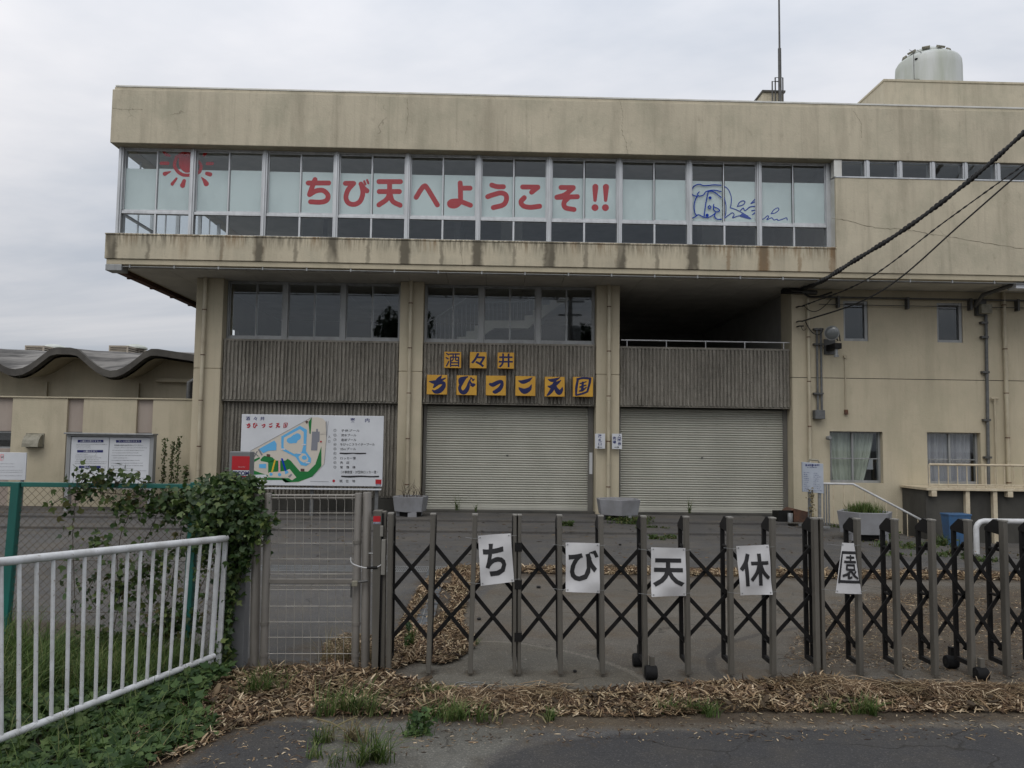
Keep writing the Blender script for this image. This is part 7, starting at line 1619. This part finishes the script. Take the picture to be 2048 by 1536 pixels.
for (x, y, rx, ry, n, h, lab) in WD:
    if not n: continue
    n = int(n*.6)+2
    g_ = G(x, y, .1 if y < 1030 else .05 if y < 1060 and x < 1500 else 0)
    if y < 1030: g_ = Vector((P(x, y, 18.1).x, 18.1, .12))
    z = g_.z if x < 1500 else gz(g_.x, g_.y)
    o = thing('weed', (g_.x, g_.y, z), lab, 'weed', 'weeds in the yard'); cc = clump(g_.x, g_.y, rx, ry, n); cc[:, 2] = z
    c2 = cc.copy(); c2[:, 2] += rng.uniform(0, h*.7, n); leaves('foliage', c2, .055 if y > 1030 else .03, 'vine_leaf_sparse', None, None, parent=o); grass('blades', cc, h, .010, 'grass_blade', None, None, .6, o)
# tall feathery weeds behind the fence by the wing wall
for k, (x, h, lab) in enumerate(((322, 1.35, 'left tall feathery weed against the wing wall'), (338, 1.28, 'middle tall feathery weed against the wing wall'), (350, 1.38, 'right tall feathery weed against the wing wall'), (366, .75, 'short feathery weed right of the tall ones'))):
    q = P(x, 1015, 17.9); o = thing('tall_weed', (q.x, 17.9, .09), lab, 'weed', 'tall weeds by the wing wall')
    mb = MB(); mb.tube([(q.x, 17.9, .09), (q.x+.02, 17.9, h*.6), (q.x+.04, 17.9, h+.3)], [.012, .009, .004], 5); mb.build('stem', 'bark', o)
    n = 300; zz = rng.uniform(.1, 1, n); cc = np.stack([q.x+.03*zz+rng.normal(0, .035, n)*(1.25-zz), 17.9+rng.normal(0, .05, n), .1+zz*(h+.22)], 1); leaves('foliage', cc, .045, 'vine_leaf_sparse', None, None, parent=o)
q = P(210, 1050, 14.5)
# grass in the right-hand planter, twigs in the left one
cx_, cy_, zz = pl3.location.x, pl3.location.y, pl3.location.z+.46
cc = clump(cx_, cy_, .30, .26, 900); cc[:, 2] = zz; gg = tag(thing('planter_grass', (cx_, cy_, zz), 'fresh green grass tuft filling the right-hand planter', 'grass tuft'), None, None); grass('blades', cc, .22, .010, 'grass_blade', None, None, .5, gg)
xx, yy = P(821, 1000, 17.2).x, 17.25; tw = thing('dead_twigs', (xx, yy, .5), 'dead twiggy plant in the left planter against the pillar', 'dead plant'); mb = MB()
for k in range(26):
    a = random.uniform(0, 6.28); p0 = Vector((xx+random.uniform(-.18, .25), yy+random.uniform(-.05, .2), .46)); p1 = p0+Vector((math.cos(a)*.08, .03, random.uniform(.08, .22))); p2 = p1+Vector((random.uniform(-.12, .12), .0, random.uniform(.02, .22))); mb.tube([p0, p1, p2], [.006, .004, .002], 4)
mb.build('twig', 'bark', tw, kind='stuff')
# dead stem by the standing sign
q = P(1624, 1040, 16.15); ds = thing('dried_weed', (q.x, 16.15, .05), 'dried brown flower spike in front of the small standing sign', 'dead plant'); mb = MB(); mb.tube([(q.x-.02, 16.15, .05), (q.x+.02, 16.15, .8)], .006, 5); mb.build('stem', 'bark', ds)
n = 120; z_ = rng.uniform(.25, .85, n); leaves('seed_head', np.stack([q.x+rng.normal(0, .03, n), 16.15+rng.normal(0, .02, n), z_], 1), .04, 'dry_grass', None, None, parent=ds)
# bits of litter on the asphalt
for k, (x, y, r_, lab) in enumerate(((971, 1376, .018, 'dark pebble on the concrete left of the double post'), (1077, 1178, .03, 'dark leaf on the pad behind the gate'), (958, 1242, .025, 'dark scrap on the concrete behind the first sheet'), (1240, 1092, .03, 'dark scrap behind the middle of the gate'), (1150, 1347, .018, 'small scrap near the third post'))):
    g_ = G(x, y); mb = MB(); mb.lathe([(r_*.6, 0), (r_, r_*.4), (r_*.5, r_*.8)], (g_.x, g_.y, .012), 7); tag(mb.build('pebble', 'gate_black'), lab, 'debris', 'debris on the ground')
for k, (x, y) in enumerate(((925, 1373), (955, 1373))):
    g_ = G(x, y); mb = MB(); pts = [(g_.x+.055*math.cos(a), g_.y+.055*math.sin(a), .014) for a in np.linspace(0, 2*math.pi, 25)]; mb.tube(pts, .003, 5); tag(mb.build('metal_ring', 'galv'), ['left iron ring set in the concrete before the gate', 'right iron ring set in the concrete before the gate'][k], 'ring', 'iron rings in the concrete')

# ================================================================== BEHIND THE CAMERA: what the panes mirror
for k, (x, y, h, r_) in enumerate(((-5.2, -12, 10.5, 2.3), (6.6, -12, 10.0, 2.0), (-24, -14, 9.5, 3.2), (16.5, -15, 9.0, 3.0))):
    o = thing('roadside_tree', (x, y, 0), ['broad dark tree across the road, mirrored at the left of the middle windows', 'narrow dark tree across the road, mirrored right of the stairs', 'wide tree far left across the road', 'wide tree far right across the road'][k], 'tree', 'trees across the road')
    mb = MB(); mb.tube([(x, y, -.1), (x+.1, y, h*.4), (x, y, h*.8)], [.22, .15, .05], 8)
    for j in range(6): a = j*1.1; mb.tube([(x+.05, y, h*(.35+.06*j)), (x+math.cos(a)*r_*.6, y+math.sin(a)*r_*.6, h*(.55+.06*j))], [.07, .02], 6)
    mb.build('trunk', 'bark', o)
    C = []
    for j in range(16): v = rng.normal(0, 1, 3); v /= np.linalg.norm(v); cc = np.array([x, y, h*.66])+v*np.array([r_*.65, r_*.65, h*.24]); w_ = rng.normal(0, 1, (260, 3)); w_ /= np.linalg.norm(w_, axis=1)[:, None]; C.append(cc+w_*(rng.uniform(0, 1, 260)**.5)[:, None]*r_*.42)
    leaves('crown', np.concatenate(C), .26, 'tree_leaf', None, None, parent=o, face=(0, 0, 0))
p2_ = thing('street_pole', (4.6, -9.5, 0), 'concrete power pole across the road, mirrored in the middle windows', 'utility pole'); mb = MB(); mb.tube([(4.6, -9.5, 0), (4.6, -9.5, 11)], [.17, .12], 12); mb.build('pole', 'pole_concrete', p2_, smooth=True)
mb = MB(); mb.box(3.8, 5.4, -9.55, -9.45, 9.8, 9.9); mb.box(3.9, 5.3, -9.55, -9.45, 9.0, 9.1); mb.build('crossarm', 'galv', p2_); mb = MB(); mb.lathe([(.25, 7.4), (.28, 7.6), (.28, 8.3), (.2, 8.4)], (4.95, -9.5, 0), 14); mb.build('transformer', 'galv', p2_)
#TAIL
